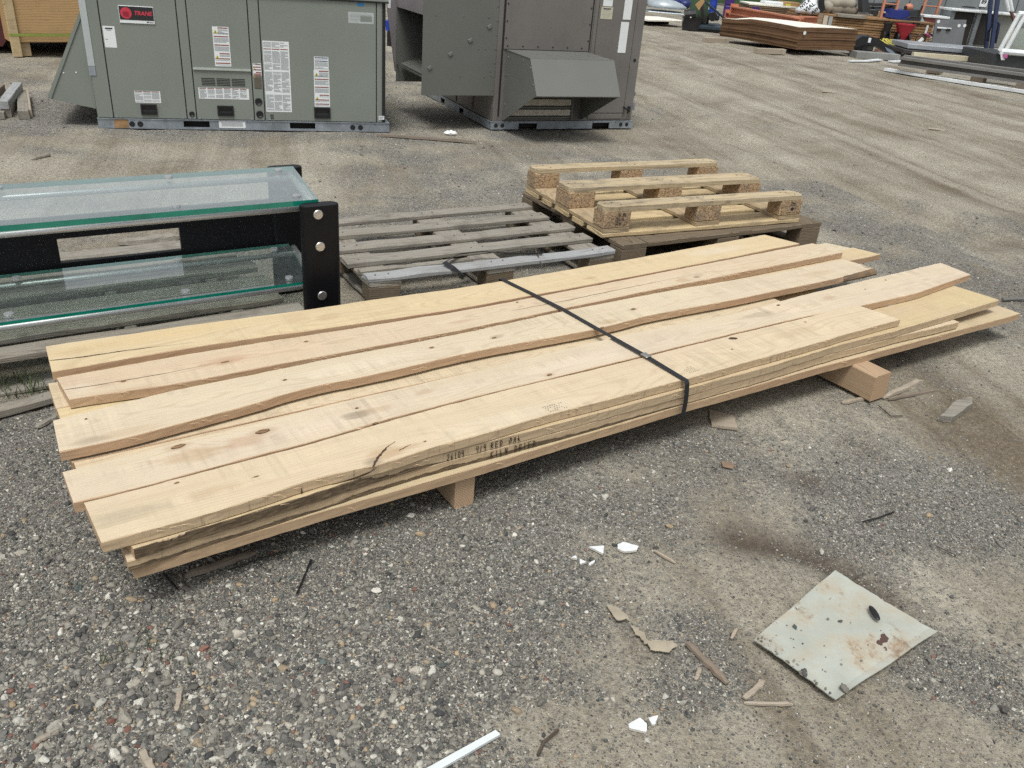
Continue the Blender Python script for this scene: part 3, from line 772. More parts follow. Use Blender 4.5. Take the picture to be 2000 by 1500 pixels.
# ------------------------------------------------------------------ lumber pile
PO = np.array([-0.722, 1.279, 0.0]); PU = np.array([0.8115, 0.5843, 0]); PU /= np.linalg.norm(PU); PV = np.array([-PU[1], PU[0], 0])
PRZ = math.atan2(PU[1], PU[0])
def uv(p): q = np.array(p) - PO; return float(q @ PU), float(q @ PV)
TH = 0.0260; ZT = 0.210
def traced(pts, z): return [uv(at(x, y, z)) for x, y in pts]
def interp(poly, u):
    poly = sorted(poly); us = [p[0] for p in poly]; vs = [p[1] for p in poly]
    return np.interp(u, us, vs)
def smooth_interp(poly, u, k=5):
    """polyline eased so that it has no kinks"""
    r = sum(interp(poly, u + d) for d in np.linspace(-.07, .07, k)) / k
    return r
def board(label, near, far, ztop, th=TH, mat=None, edge=None, group=None, ztilt=(0, 0), n=110, wane=None, rough=0.0006, seed=0, crook=None, fibres=0, warp=0.0, bark=None):
    """near / far: (u, v) polylines of the two long edges of the top face"""
    rr = np.random.default_rng(seed + 5)
    un0, un1 = min(p[0] for p in near), max(p[0] for p in near); uf0, uf1 = min(p[0] for p in far), max(p[0] for p in far)
    t = np.linspace(0, 1, n)
    un = un0 + (un1 - un0) * t; uf = uf0 + (uf1 - uf0) * t
    vn = smooth_interp(near, un); vf = smooth_interp(far, uf)
    low = lambda a, f: (fbm(t * f + seed * 3.1, t * 0 + seed, 3) - .5) * a
    vn = vn + low(.005, 16) + rr.normal(0, rough, n) * .6; vf = vf + low(.005, 15) + rr.normal(0, rough, n) * .6
    uc, vc = (un0 + un1 + uf0 + uf1) / 4, float(np.mean((vn + vf) / 2))
    L = (un1 - un0 + uf1 - uf0) / 2; Wd = float(np.mean(vf - vn))
    rings = []
    NY = 6
    for i in range(n):
        x0, x1 = un[i] - uc, uf[i] - uc; y0, y1 = vn[i] - vc, vf[i] - vc
        z1 = ztilt[0] + (ztilt[1] - ztilt[0]) * t[i] + warp * math.sin(PI * t[i]) ; z0 = z1 - th
        c = 0.0012 * rr.uniform(.5, 2.2)
        wn = wane(t[i]) if wane else 0.0
        P = lambda a, z, dy=0.0: (x0 + (x1 - x0) * a, y0 + (y1 - y0) * a + dy, z)
        e = rr.normal(0, .00022, 4)
        if i in (0, n - 1): x0 += rr.normal(0, .0015); x1 += rr.normal(0, .0015)
        ring = [P(0, z0 + .001, wn * .2 + e[0] - .0004), P(0, z0 + th * .33, e[1] + wn * .1), P(0, z0 + th * .66, wn * .45 + e[2]), P(0, z1 - c, wn * .9)]
        ring += [P(0, z1, c + wn)]
        for k in range(1, NY): ring.append(P(k / NY, z1 + rr.normal(0, .00022)))
        ring += [P(1, z1, -c), P(1, z1 - c), P(1, z0 + .001), P(.5, z0)]
        rings.append(ring)
    mb = MB(); mb.loft(rings, 0)
    nr = len(rings[0]); mats = [mat or OAK[seed % 3], edge or OAK_EDGE, OAK_END, OAK_WANE]
    F = mb.f
    for fi in range(len(F) - 2):
        k = fi % nr; i = fi // nr
        if k in (0, 1, 2, 3): mb.m[fi] = 3 if ((wane and wane(t[i]) > .004) or (bark and bark(t[i], k))) else 1
        elif k in (NY + 4, NY + 5, NY + 6): mb.m[fi] = 1
    mb.m[-1] = mb.m[-2] = 2
    org = PO + PU * uc + PV * vc
    o = mb.build("board", mats, None, (org[0], org[1], ztop), (0, 0, PRZ))
    tag(o, label, "board", group or "rough sawn oak boards in the strapped pile")
    if fibres:
        fb = MB()
        for q in range(fibres):
            i = int(rr.integers(2, n - 2)); x = un[i] - uc; y = vn[i] - vc; Lf = rr.uniform(.012, .035); a = rr.uniform(-.5, .5); d = rr.uniform(-.010, .002)
            z1 = ztilt[0] + (ztilt[1] - ztilt[0]) * t[i] - rr.uniform(0, .012)
            fb.tube([(x, y + .001, z1), (x + Lf * .5 * math.cos(a), y - .004, z1 + d * .3 + .003), (x + Lf * math.cos(a), y - .003 + d * .5, z1 + d)], [.0006, .0005, .0002], 3)
        f = fb.build("splinter_fibres", FIBER, o); f['kind'] = 'stuff'
    o['_c'] = [uc, vc]
    return o
def on_board(o, px, py, z):
    u, v = uv(at(px, py, z)); uc, vc = o['_c']
    return u - uc, v - vc
def knot(o, px, py, z, rx, ry, ang=0.0, hole=False):
    x, y = on_board(o, px, py, z); zl = z - o.location[2] + 0.0004
    mb = MB(); k = 18; r = random.Random(px)
    out = [(rx * (1 + r.uniform(-.1, .1)) * math.cos(2 * PI * i / k), ry * (1 + r.uniform(-.12, .12)) * math.sin(2 * PI * i / k)) for i in range(k)]
    c, s_ = math.cos(ang), math.sin(ang)
    T = lambda p, f, z: (p[0] * f * c - p[1] * f * s_, p[0] * f * s_ + p[1] * f * c, z)
    rings = [[T(p, 1.0, 0) for p in out], [T(p, .86, .0006) for p in out], [T(p, .78, .0004 if not hole else -.0) for p in out], [T(p, .25, .0008 if not hole else -.0) for p in out]]
    mb.loft(rings, 0, caps=False); mb.add(rings[-1], [tuple(range(k))], 1 if hole else 0)
    for fi in range(k): mb.m[fi] = 1
    if hole: mb.m = [1] * len(mb.m)
    kn = mb.build("knot_hole" if hole else "knot", [KNOT, CRACK], o, (x, y, zl)); kn['rx'] = rx; kn['ry'] = ry; kn['sw'] = 1.0 if px % 2 else -1.0
    return kn
def crack(o, pts, z, w=0.0022, name="crack"):
    P = [on_board(o, x, y, z) for x, y in pts]; mb = MB(); zl = z - o.location[2] + 0.0005
    r = random.Random(len(pts) + int(pts[0][0])); Lp = []; Rp = []
    Q = []
    for i in range(len(P) - 1):
        for k in range(5): Q.append((P[i][0] + (P[i + 1][0] - P[i][0]) * k / 5 + r.gauss(0, .0006), P[i][1] + (P[i + 1][1] - P[i][1]) * k / 5 + r.gauss(0, .0006)))
    Q.append(P[-1]); m_ = len(Q)
    for i, (x, y) in enumerate(Q):
        a = Q[min(i + 1, m_ - 1)]; b_ = Q[max(i - 1, 0)]; dx, dy = a[0] - b_[0], a[1] - b_[1]; l = math.hypot(dx, dy) + 1e-9
        ww = w * (0.25 + math.sin(PI * min(1, i / (m_ - 1) + .12))) * r.uniform(.5, 1.1) * .5
        Lp.append((x - dy / l * ww, y + dx / l * ww, zl)); Rp.append((x + dy / l * ww, y - dx / l * ww, zl))
    mb.add(Lp + Rp, [(m_ + i, m_ + i + 1, i + 1, i) for i in range(m_ - 1)])
    return mb.build(name, CRACK, o)

T1n = [(102, 728), (302, 692), (518, 658), (700, 633), (900, 603), (1100, 566), (1300, 527), (1405, 507), (1561, 475)]
T1f = [(90, 677), (371, 636), (620, 602.6), (740, 584), (875, 566), (980, 549.5), (1091, 530), (1230, 506), (1493, 458)]
T2n = [(134, 780), (374, 746), (518, 717), (700, 683), (895, 646), (1096, 604), (1300, 561), (1370, 548), (1440, 533), (1646, 493)]
T2f = [(112, 738), (302, 703), (518, 668), (700, 640), (900, 607.5), (1100, 570), (1300, 530.5), (1405, 510), (1587, 474.5)]
T3n = [(117, 881), (194, 868), (338, 832), (482, 793), (590, 760), (700, 739), (790, 719), (930, 686), (1070, 661.5), (1175, 642), (1262, 618), (1350, 602), (1440, 585), (1580, 555.5), (1650, 541.5), (1716, 527)]
T3f = [(104, 821.6), (176, 802), (302, 771), (410, 748), (554, 719), (700, 690), (895, 653), (1096, 609), (1300, 569.5), (1440, 546), (1510, 534), (1646, 506)]
T4n = [(146, 981), (302, 944), (446, 904), (590, 868), (700, 836), (755, 819), (930, 773.5), (1105, 731.5), (1252, 696.5), (1350, 671), (1475, 641), (1580, 617), (1690, 596), (1790, 573), (1895, 536)]
T4f = [(122, 922), (230, 893.6), (324, 868), (482, 832), (590, 803.6), (700, 778), (825, 749), (930, 724.5), (1070, 689.5), (1175, 665), (1350, 626.5), (1440, 611.5), (1580, 573), (1685, 548.5), (1837, 513)]
T5n = [(199.4, 1059), (302, 1032), (410, 1003), (500, 974), (583, 946), (619, 930), (662, 922), (737, 910), (755, 905), (825, 877), (930, 852), (1070, 810), (1175, 784), (1332, 742), (1475, 702.5), (1580, 674.5), (1650, 653.5), (1758, 624)]
T5f = [(165, 981), (302, 947), (446, 907.5), (590, 871.5), (700, 839.5), (755, 822), (930, 776), (1105, 734), (1252, 699), (1350, 673.5), (1475, 643.5), (1580, 619), (1671, 594.5)]
G_OAK = "rough sawn oak boards in the strapped pile"
b1 = board("rearmost top board of the strapped oak pile, long split near its left end", traced(T1n, ZT + .003), traced(T1f, ZT + .003), ZT + .003, seed=1, ztilt=(.002, -.001))
b2 = board("second top board from the back of the oak pile, weathered slanted left end", traced(T2n, ZT), traced(T2f, ZT), ZT, seed=2, fibres=70, ztilt=(0.001, 0))
b3 = board("middle top board of the oak pile, dark broken bark at its right end", traced(T3n, ZT + .002), traced(T3f, ZT + .002), ZT + .002, seed=5, fibres=30, wane=lambda t: .020 * max(0, (t - .915) / .085) ** .6, warp=.002)
b4 = board("top board with three brown knots lying just behind the front board of the oak pile", traced(T4n, ZT), traced(T4f, ZT), ZT, seed=4, fibres=14)
b5 = board("front top board of the oak pile, wavy edge with a jagged crack", traced(T5n, ZT), traced(T5f, ZT), ZT, seed=6, edge=OAK_EDGE_ST, fibres=36)
crack(b1, [(97, 704), (150, 699), (250, 684), (380, 668)], ZT + .0058, .0042)
crack(b2, [(122, 762), (190, 752), (330, 728), (440, 706)], ZT + .0012, .002)
crack(b2, [(1000, 607), (1100, 588), (1260, 555), (1400, 528)], ZT + .0009, .0016)
crack(b5, [(728, 913), (734, 900), (744, 886), (758, 872), (772, 862)], ZT, .006)
crack(b5, [(780, 880), (792, 873), (803, 868)], ZT, .003)
for o, z, lst in ((b2, ZT + .0006, [(241, 745, .007, .004), (598, 667, .006, .004), (440, 707, .012, .004)]),
                  (b3, ZT + .0035, [(556, 742, .006, .0035), (843, 679, .008, .005), (1237, 604, .011, .006), (168, 818, .003, .002), (965, 660, .009, .004), (1175, 640, .012, .003)]),
                  (b4, ZT, [(513, 843, .019, .009), (348, 872, .017, .007), (1073, 732, .010, .0055), (697, 797, .005, .003), (733, 827, .008, .004), (1520, 596, .010, .005), (1690, 565, .004, .003), (1730, 547, .005, .003)]),
                  (b5, ZT, [(1573, 629, .004, .003), (345, 943, .005, .0025), (830, 862, .004, .002), (1430, 682, .005, .002), (500, 931, .006, .002)]),
                  (b1, ZT + .0025, [(1010, 590, .006, .002), (860, 612, .005, .002)])):
    for (px, py, rx, ry) in lst: knot(o, px, py, z + .0003, rx, ry, .15)
knot(b5, 1432, 661, ZT + .0002, .017, .0085, -.3, hole=True)

# each top board gets its own grain: swirls round its knots, soft stains where the photo has them
GREY_ST, TAN_ST, RED_ST, PALE_ST, YEL_ST = (0.20, 0.165, 0.115), (0.42, 0.29, 0.165), (0.42, 0.255, 0.15), (0.66, 0.58, 0.45), (0.60, 0.45, 0.235)
def own_grain(o, z, kw, light, dark, stains):
    sp = [(k.location.x, k.location.y, k.get('rx', .008), k.get('ry', .004), k.get('sw', 1.0), None) for k in o.children if k.name.startswith('knot')][:5]
    for px, py, rx, ry, amt, colr in stains:
        x, y = on_board(o, px, py, z); sp.append((x, y, rx, ry, amt, colr))
    m_ = wood(o.name.replace('.', '_') + "_grain", light, dark, spots=sp, **kw)
    o.data.materials[0] = m_
own_grain(b1, ZT, dict(ring=.22, kerf=.35, pink=(.60, .50, .33), ringscale=820, dirt=.06), (.61, .505, .325), (.38, .275, .155), [(300, 660, .35, .05, .45, YEL_ST), (580, 626, .06, .05, .22, TAN_ST), (640, 622, .05, .03, .35, TAN_ST), (1150, 545, .05, .015, .5, TAN_ST), (150, 690, .05, .03, .3, TAN_ST), (1400, 490, .2, .04, .5, PALE_ST)])
own_grain(b2, ZT, dict(ring=.30, kerf=.32, pink=(.60, .475, .335), ringscale=1000, dirt=.08), (.61, .515, .37), (.39, .28, .175), [(440, 705, .09, .022, .55, RED_ST), (230, 768, .12, .02, .4, TAN_ST), (1335, 548, .05, .02, .6, TAN_ST), (900, 628, .06, .015, .35, RED_ST), (150, 760, .05, .03, .45, PALE_ST), (1360, 541, .02, .012, .7, GREY_ST)])
own_grain(b3, ZT, dict(ring=.26, kerf=.55, pink=(.60, .51, .38), ringscale=1150, dirt=.07), (.615, .53, .385), (.39, .30, .19), [(250, 845, .10, .02, .35, TAN_ST), (175, 862, .05, .02, .35, GREY_ST), (700, 715, .3, .04, .4, PALE_ST), (1190, 630, .05, .018, .5, TAN_ST), (970, 660, .03, .015, .4, GREY_ST), (1600, 535, .12, .03, .3, TAN_ST), (1700, 521, .05, .03, .7, GREY_ST)])
own_grain(b4, ZT, dict(ring=.24, kerf=.6, pink=(.61, .52, .40), ringscale=900, dirt=.08), (.615, .525, .385), (.40, .30, .19), [(380, 888, .09, .035, .5, TAN_ST), (700, 810, .05, .025, .6, GREY_ST), (735, 800, .06, .02, .45, TAN_ST), (480, 862, .06, .03, .45, RED_ST), (830, 765, .04, .015, .4, TAN_ST), (1480, 615, .10, .02, .35, GREY_ST), (1150, 700, .3, .05, .35, PALE_ST), (1620, 582, .05, .02, .4, RED_ST)])
own_grain(b5, ZT, dict(ring=.20, kerf=.50, pink=(.61, .515, .375), ringscale=780, dirt=.07), (.61, .52, .37), (.38, .285, .175), [(755, 885, .06, .03, .6, TAN_ST), (730, 905, .03, .03, .55, GREY_ST), (420, 958, .08, .02, .35, TAN_ST), (230, 1010, .12, .03, .3, GREY_ST), (800, 872, .05, .012, .45, TAN_ST), (1000, 815, .3, .05, .3, PALE_ST), (1550, 650, .15, .03, .3, TAN_ST)])

# the layers underneath; their front edges are traced, what the upper boards hide follows the same widths
def lay(label, u0, u1, v0, v1, z, seed, **k):
    r = random.Random(seed); j = lambda: r.uniform(-.004, .004)
    near = [(u0 + (u1 - u0) * i / 6, v0 + j()) for i in range(7)]; far = [(u0 + (u1 - u0) * i / 6, v1 + j()) for i in range(7)]
    return board(label, near, far, z, seed=seed, n=44, **k)
Z3, Z2, Z1 = 0.182, 0.1545, 0.127
L3n = [(262, 1075), (302, 1058), (518, 994), (700, 937), (800, 905), (895, 877), (1000, 850.5), (1175, 805), (1334, 761), (1475, 723.5), (1650, 671), (1755, 645), (1952, 586)]
l3 = traced(L3n, Z3); L3vf = interp(l3, np.array([p[0] for p in l3])) + .0
far3 = [(p[0] - .02, .158 if p[0] < 2.6 else uv(at(1860, 557, Z3))[1]) for p in l3]; far3[-1] = uv(at(1860, 557, Z3))
b6 = board("third layer board under the front board, lettered and bark edged at its left end", l3, far3, Z3, seed=7, edge=OAK_BAND_SHORT, fibres=10, rough=.0008)
l2 = [(p[0] - .012, p[1] + .0012 + .002 * math.sin(p[0] * 5)) for p in l3 if p[0] < 3.0]
e2 = uv(at(1874, 629, Z2)); l2.append((e2[0], e2[1]))
b7 = board("second layer front board of the pile, dark bark along its stained lower edge", l2, [(p[0], .15) for p in l2], Z2, seed=8, edge=OAK_BAND, rough=.0009)
L1n = [(258, 1111), (700, 978), (900, 921), (1335, 791), (1640, 706), (1993, 611)]
l1 = traced(L1n, Z1)
b8 = board("bottom front board of the pile, longest one sticking out at the right", l1, [(p[0], p[1] + .17) for p in l1], Z1, th=.0272, seed=9, fibres=10, ztilt=(0, -.004))
u_ = lambda px, py, z: uv(at(px, py, z))
a3 = u_(75, 697, Z3); a3b = u_(83, 737, Z3); a3c = u_(100, 792, Z3); a3d = u_(112, 815, Z3)
lay("third layer board under the rearmost top board, left end poking out", a3[0], 2.25, .66, .805, Z3, 21)
lay("third layer board at the back, pale end beside the split top board", a3b[0] + .005, 2.45, .50, .655, Z3, 22)
lay("third layer board showing below the weathered slanted end", a3c[0], 2.4, .385, .49, Z3 - .003, 23)
r0 = u_(1646, 492, Z3); r1 = u_(1720, 496, Z3)
lay("third layer board reaching past the middle top board", a3d[0], 2.3, .283, .380, Z3, 24)
lay("third layer board seen in the dark gap between the two knotted boards", .05, 2.75, .163, .279, Z3 - .001, 25)
pr = [u_(1655, 541, Z3), ]
# two boards whose right ends show beyond the rear top boards
def ended(label, pn, pf, u0, z, seed):
    n1 = u_(*pn, z); f1 = u_(*pf, z)
    return board(label, [(u0, n1[1]), (n1[0] * .6, n1[1] + .002), (n1[0], n1[1])], [(u0, f1[1]), (f1[0] * .6, f1[1] - .002), (f1[0], f1[1])], z, seed=seed, n=50)
ended("third layer board with its clean right end beyond the back boards", (1720, 497), (1664, 483), 1.3, Z3 + .0005, 31)
ended("narrow third layer board ending right behind the short clean board end", (1664, 485), (1612, 474), 1.6, Z3 + .0005, 32)
for k, (zz, nm) in enumerate(((Z2, "second"), (Z1, "bottom"))):
    for q, (v0, v1) in enumerate(((.66, .80), (.51, .655), (.34, .50), (.175, .335))):
        lay(nm + " layer board of the pile, " + ("rearmost", "second from the back", "middle one", "second from the front")[q] + ", only its left end showing", a3b[0] + (.012, .03, .045, .06)[q] + .012 * k + random.uniform(-.006, .006), 2.5 + .1 * q - .08 * k, v0, v1, zz, 40 + 10 * k + q)

# marker lettering on the edges of the two lettered boards
GL = {'2': [[(0, .75), (.25, 1), (.6, .85), (.45, .5), (0, .05), (.25, .12), (.7, 0)]], '6': [[(.5, 1), (.15, .55), (.05, .2), (.3, 0), (.6, .2), (.5, .45), (.1, .35)]],
      '1': [[(.3, 1), (.3, 0)]], '0': [[(.1, .95), (.05, .05), (.45, .02), (.7, .5), (.5, .95), (.1, .95)]], '4': [[(.1, 1), (.05, .5), (.6, .5)], [(.6, 1), (.55, 0)]], '/': [[(.4, 1), (.1, 0)]],
      'R': [[(.05, 0), (.1, 1), (.55, .9), (.5, .55), (.1, .5), (.6, 0)]], 'E': [[(.6, 1), (.05, 1), (.05, 0), (.65, .02)], [(.05, .52), (.5, .52)]], 'D': [[(.1, 0), (.12, 1), (.6, .75), (.55, .2), (.05, 0)]],
      'O': [[(.5, 1), (.1, .5), (.1, .05), (.5, .1), (.65, .6), (.5, 1), (.2, .95)]], 'A': [[(0, 0), (.4, 1), (.6, 0)], [(.12, .4), (.55, .4)]], 'K': [[(.1, 1), (.05, 0)], [(.6, 1), (.1, .5), (.65, 0)]],
      'I': [[(.3, 1), (.28, 0)]], 'L': [[(.1, 1), (.05, .02), (.6, .05)]], 'N': [[(.05, 0), (.1, 1), (.55, 0), (.6, 1)]], 'k': [[(.1, 1), (.05, .1)], [(.5, .75), (.1, .4), (.55, .05)]]}
def write(o, txt, px0, px1, z0, h, z_edge, near):
    """handwriting from pixel column px0 to px1 along the board's front edge; z0: foot of the letters"""
    ua = u_(px0[0], px0[1], z_edge)[0]; ub = u_(px1[0], px1[1], z_edge)[0]; step = (ub - ua) / len(txt)
    mb = MB(); uc, vc = o['_c']; r = random.Random(len(txt))
    for i, ch in enumerate(txt):
        if ch == ' ': continue
        for st in GL[ch]:
            pts = [(ua + step * (i + .06 + .80 * x), z0 + h * (y + r.uniform(-.03, .03))) for x, y in st]
            for (x0, z_0), (x1, z_1) in zip(pts[:-1], pts[1:]):
                dx, dz = x1 - x0, z_1 - z_0; l = math.hypot(dx, dz) + 1e-9; w = .00105
                ex, ez = dx / l * w * .6, dz / l * w * .6; nx_, nz_ = -dz / l * w, dx / l * w
                q = [(x0 - ex + nx_, z_0 - ez + nz_), (x0 - ex - nx_, z_0 - ez - nz_), (x1 + ex - nx_, z_1 + ez - nz_), (x1 + ex + nx_, z_1 + ez + nz_)]
                V = [(a - uc, float(smooth_interp(near, np.array([a]))[0]) - .0042 - vc, b_ - o.location[2]) for a, b_ in q]
                mb.add(V, [(0, 1, 2, 3)])
    q_ = mb.build("handwriting", INK, o); q_['kind'] = 'stuff'; return q_
write(b6, "26104", (884, 905), (921, 896), Z3 - .0225, .0185, Z3 - .013, l3)
write(b6, "4/4", (940, 888), (962, 882), Z3 - .0215, .018, Z3 - .013, l3)
write(b6, "RED OAk", (968, 880), (1028, 862), Z3 - .0205, .0165, Z3 - .013, l3)
write(b7, "KILN DRIED", (964, 895), (1053, 868), Z2 - .0205, .0165, Z2 - .013, l2)
# stencilled grid of dark ticks on the front board
mb = MB(); r = random.Random(3); uc, vc = b5['_c']
for (cx, cy, nn_) in ((1090, 795, 9), (1352, 722, 6)):
    x0, y0 = on_board(b5, cx, cy, ZT)
    for i in range(nn_):
        for j in range(4):
            if r.random() < .8:
                x = x0 + (i - nn_ / 2) * .0075 - j * .002; y = y0 + (j - 1.5) * .009
                mb.add([(x, y, .0006), (x + .0018, y, .0006), (x + .0024, y + .0055 * r.uniform(.4, 1), .0006), (x + .0006, y + .005, .0006)], [(0, 1, 2, 3)])
mb.build("stencil_marks", paint("faded_stencil", (0.15, 0.115, 0.085), 0.8), b5)['kind'] = 'stuff'

def edge_split(o, pts, near):
    uc, vc = o['_c']; mb = MB(); r = random.Random(4)
    Q = []
    for (px, py, z0, z1) in pts:
        u = u_(px, py, ZT)[0]; v = float(smooth_interp(near, np.array([u]))[0]) - .0038
        Q.append((u - uc, v - vc, z0, z1))
    for a, b_ in zip(Q[:-1], Q[1:]):
        mb.add([(a[0], a[1], a[2]), (b_[0], b_[1], b_[2]), (b_[0], b_[1], b_[3]), (a[0], a[1], a[3])], [(0, 1, 2, 3)])
    return mb.build("crack", CRACK, o)
edge_split(b5, [(645, 925, -.0262, -.0255), (668, 920, -.0255, -.0228), (690, 917, -.0235, -.0195), (708, 914, -.020, -.0150), (722, 912, -.0160, -.0125), (733, 909, -.0080, -.0060), (737, 908, -.0012, -.0008)], traced(T5n, ZT))
edge_split(b5, [(586, 945, -.0262, -.0262), (588, 944.5, -.0262, -.004), (590, 944, -.0262, -.0262)], traced(T5n, ZT))

# black band round the pile
def strap():
    o = thing("strap", "black plastic band pulled tight across the pale oak boards", "strap", (0, 0, 0))
    px = [(978, 545), (1040, 575), (1100, 605.5), (1175, 648), (1262, 697), (1338, 741)]
    P = [at(x, y, ZT + .006) for x, y in px]
    w = .0085
    pts = [np.array([P[0][0], P[0][1], .09]), np.array([P[0][0], P[0][1], ZT + .0075])] + [np.array([p[0], p[1], ZT + .0072 + (0.0008 * (i % 2))]) for i, p in enumerate(P[1:-1])]
    e = P[-1]; e = e + (e - P[-2]) / np.linalg.norm(e - P[-2]) * .004
    out = -PV * 0.007
    eb = at(1336, 808, Z1 - TH) ; bot = np.array([e[0], e[1], 0]) + out; bot[2] = Z1 - .0302
    pts += [np.array([e[0], e[1], ZT + .0045]) + out * .2, np.array([e[0], e[1], ZT - .004]) + out, np.array([e[0], e[1], Z3 - .01]) + out * 1.7, np.array([e[0], e[1], Z2 - .008]) + out * 2.0, bot + out * 1.0, bot + PV * .1 - np.array([0, 0, .001])]
    mb = MB(); rings = []
    for i, p in enumerate(pts):
        nrm = np.array([0, 0, 1.0]) if 1 <= i <= 6 else -PV if i > 6 else PV
        if i == 7: nrm = (np.array([0, 0, 1]) - PV) / 1.41
        a, b_ = p - PU * w, p + PU * w
        rings.append([tuple(a), tuple(b_), tuple(b_ + nrm * .0016), tuple(a + nrm * .0016)])
    mb.loft(rings); mb.build("band", STRAPM, o)
    s = P[4] + np.array([0, 0, .0045]); d = P[5] - P[4]; d /= np.linalg.norm(d); d[2] = 0
    mb = MB(); mb.cbox(-.013, .013, -.0105, .0105, -.001, .0025, .001); 
    mb.box(-.0135, -.011, -.0108, .0108, .0005, .0034); mb.box(.004, .006, -.0108, .0108, .0005, .0034)
    mb.build("crimp_seal", STEEL, o, tuple(s), (0, 0, math.atan2(d[1], d[0])))
strap()

# bearers under the pile
def bearer(label, c, rz, L, w, h, mat):
    o = link("timber_bearer", plank_mesh(L, w, h, mat, 3, .0012, .004, n=8, endmat=OAK_END), None, (c[0], c[1], h / 2), (0, 0, rz))
    return tag(o, label, "timber block", "square timber bearers under the oak pile")
BH = 0.0985
def bearer_at(label, pa, pb, back):
    A = at(*pa); B = at(*pb); d = PV * 1.0
    w = float(abs((B - A) @ PU)); c = (A + B) / 2 + d * back / 2
    bearer(label, c, math.atan2(d[1], d[0]), back, w, BH, OAK_RED)
bearer_at("square oak bearer sticking out under the right end of the pile", (1693, 783), (1731, 777), .80)
bearer_at("square oak bearer with its end showing under the pile's front edge", (885, 993), (926, 985), .76)
mbx = at(330, 1060)
bearer("square oak bearer hidden deep under the left end of the pile", PO + PU * .40 + PV * .50, math.atan2(PV[1], PV[0]), .50, .08, BH, OAK_RED)

# ------------------------------------------------------------------ pallets
def stamp(parent, txt, x, y, z, size, boxed=True):
    o = link("stamp", text_mesh(txt, size, BLACKTXT), parent, (x, y, z), (PI / 2, PI, 0))
    return o
def euro_pallet():
    o = thing("pallet", "yellowish wooden pallet lying upside down, its three runners facing up", "pallet", (0.358, 3.730, .139), .485, "wooden pallets behind the lumber")
    for i, (y, w) in enumerate(((.0725, .145), (.236, .10), (.40, .145), (.564, .10), (.7275, .145))):
        plank("deck_board", o, .6, y, .011, 1.2, w, .0215, PINE, seed=i)
    for i, x in enumerate((.0725, .6, 1.1275)): plank("stringer_board", o, x, .4, .033, .8, .143, .0215, PINE_DIRTY, 'y', seed=i)
    for iy, (y, d) in enumerate(((.05, .1), (.4, .145), (.75, .1))):
        for x in (.0725, .6, 1.1275):
            mb = MB(); mb.cbox(-.0725, .0725, -d / 2, d / 2, 0, .078, .004)
            mb.build("block", CHIP, o, (x, y, .044))
        # runner with hollowed lower edge between the blocks and cut corners
        mb = MB(); c = .022; w = d / 2
        out = [(0, -w + c), (c, -w), (1.2 - c, -w), (1.2, -w + c), (1.2, w - c), (1.2 - c, w), (c, w), (0, w - c)]
        mb.slab(out, 0, .022); 
        mb.build("runner", PINE_GREYED, o, (0, y, .1222))
    nails(o, [(x + dx, y + dy, .1446) for x in (.07, .6, 1.13) for y in (.05, .4, .75) for dx, dy in ((-.035, .018), (.03, -.02), (.005, .022))], .005)
    stamp(o, "108 30", .098, -.0008, .108, .018)
    stamp(o, "HT", .092, -.0008, .086, .020); stamp(o, "FR", .088, -.0008, .066, .016)
    mb = MB()
    for x0, x1, z0, z1 in ((.06, .125, .056, .0575), (.06, .125, .097, .0985), (.06, .0615, .056, .0985), (.1235, .125, .056, .0985), (.082, .0832, .056, .0985)): mb.quad(x0, x1, z0, z1, -.0008)
    for q in range(5): mb.quad(.064, .079, .061 + q * .007, .0645 + q * .007, -.0008)
    x = 1.135
    for x0, x1, z0, z1 in ((x - .022, x + .022, .056, .0575), (x - .022, x + .022, .094, .0955), (x - .022, x - .0205, .056, .0955), (x + .0205, x + .022, .056, .0955)): mb.quad(x0, x1, z0, z1, -.0008)
    mb.add([(x - .014, -.0008, .0757), (x, -.0008, .066), (x + .014, -.0008, .0757), (x, -.0008, .0855)], [(0, 1, 2, 3)])
    mb.build("stamp_frame", BLACKTXT, o)['kind'] = 'stuff'
    stamp(o, "P65", x, -.0008, .107, .020)
euro_pallet()

def brown_pallet():
    o = thing("pallet", "dark brown pallet on the ground carrying the upside down yellow pallet", "pallet", (0.452, 3.655, 0), .553, "wooden pallets behind the lumber")
    L, D = 1.30, .92
    for x in (.07, L / 2, L - .07):
        for y in (.05, D / 2, D - .05):
            mb = MB(); mb.cbox(-.07, .07, -.05, .05, 0, .095, .003); mb.build("block", BROWNW, o, (x, y, .019))
    for i, x in enumerate((.07, L - .07)): plank("end_board", o, x, D / 2, .126, D, .14, .022, BROWNW, 'y', seed=i)
    for i, (y, w) in enumerate(((.07, .14), (.26, .10), (.42, .12), (.62, .1), (.85, .14))): plank("deck_board", o, L / 2, y, .126, L - .286, w, .022, BROWNW, 'x', seed=i)
    for i in range(9): plank("bottom_board", o, .06 + i * (L - .12) / 8, D / 2, .009, D, .085, .017, BROWNW, 'y', seed=i)
    for i, y in enumerate((.05, D / 2, D - .05)): plank("stringer_board", o, L / 2, y, .020, L, .09, .004, BROWNW, 'x', seed=i)
brown_pallet()

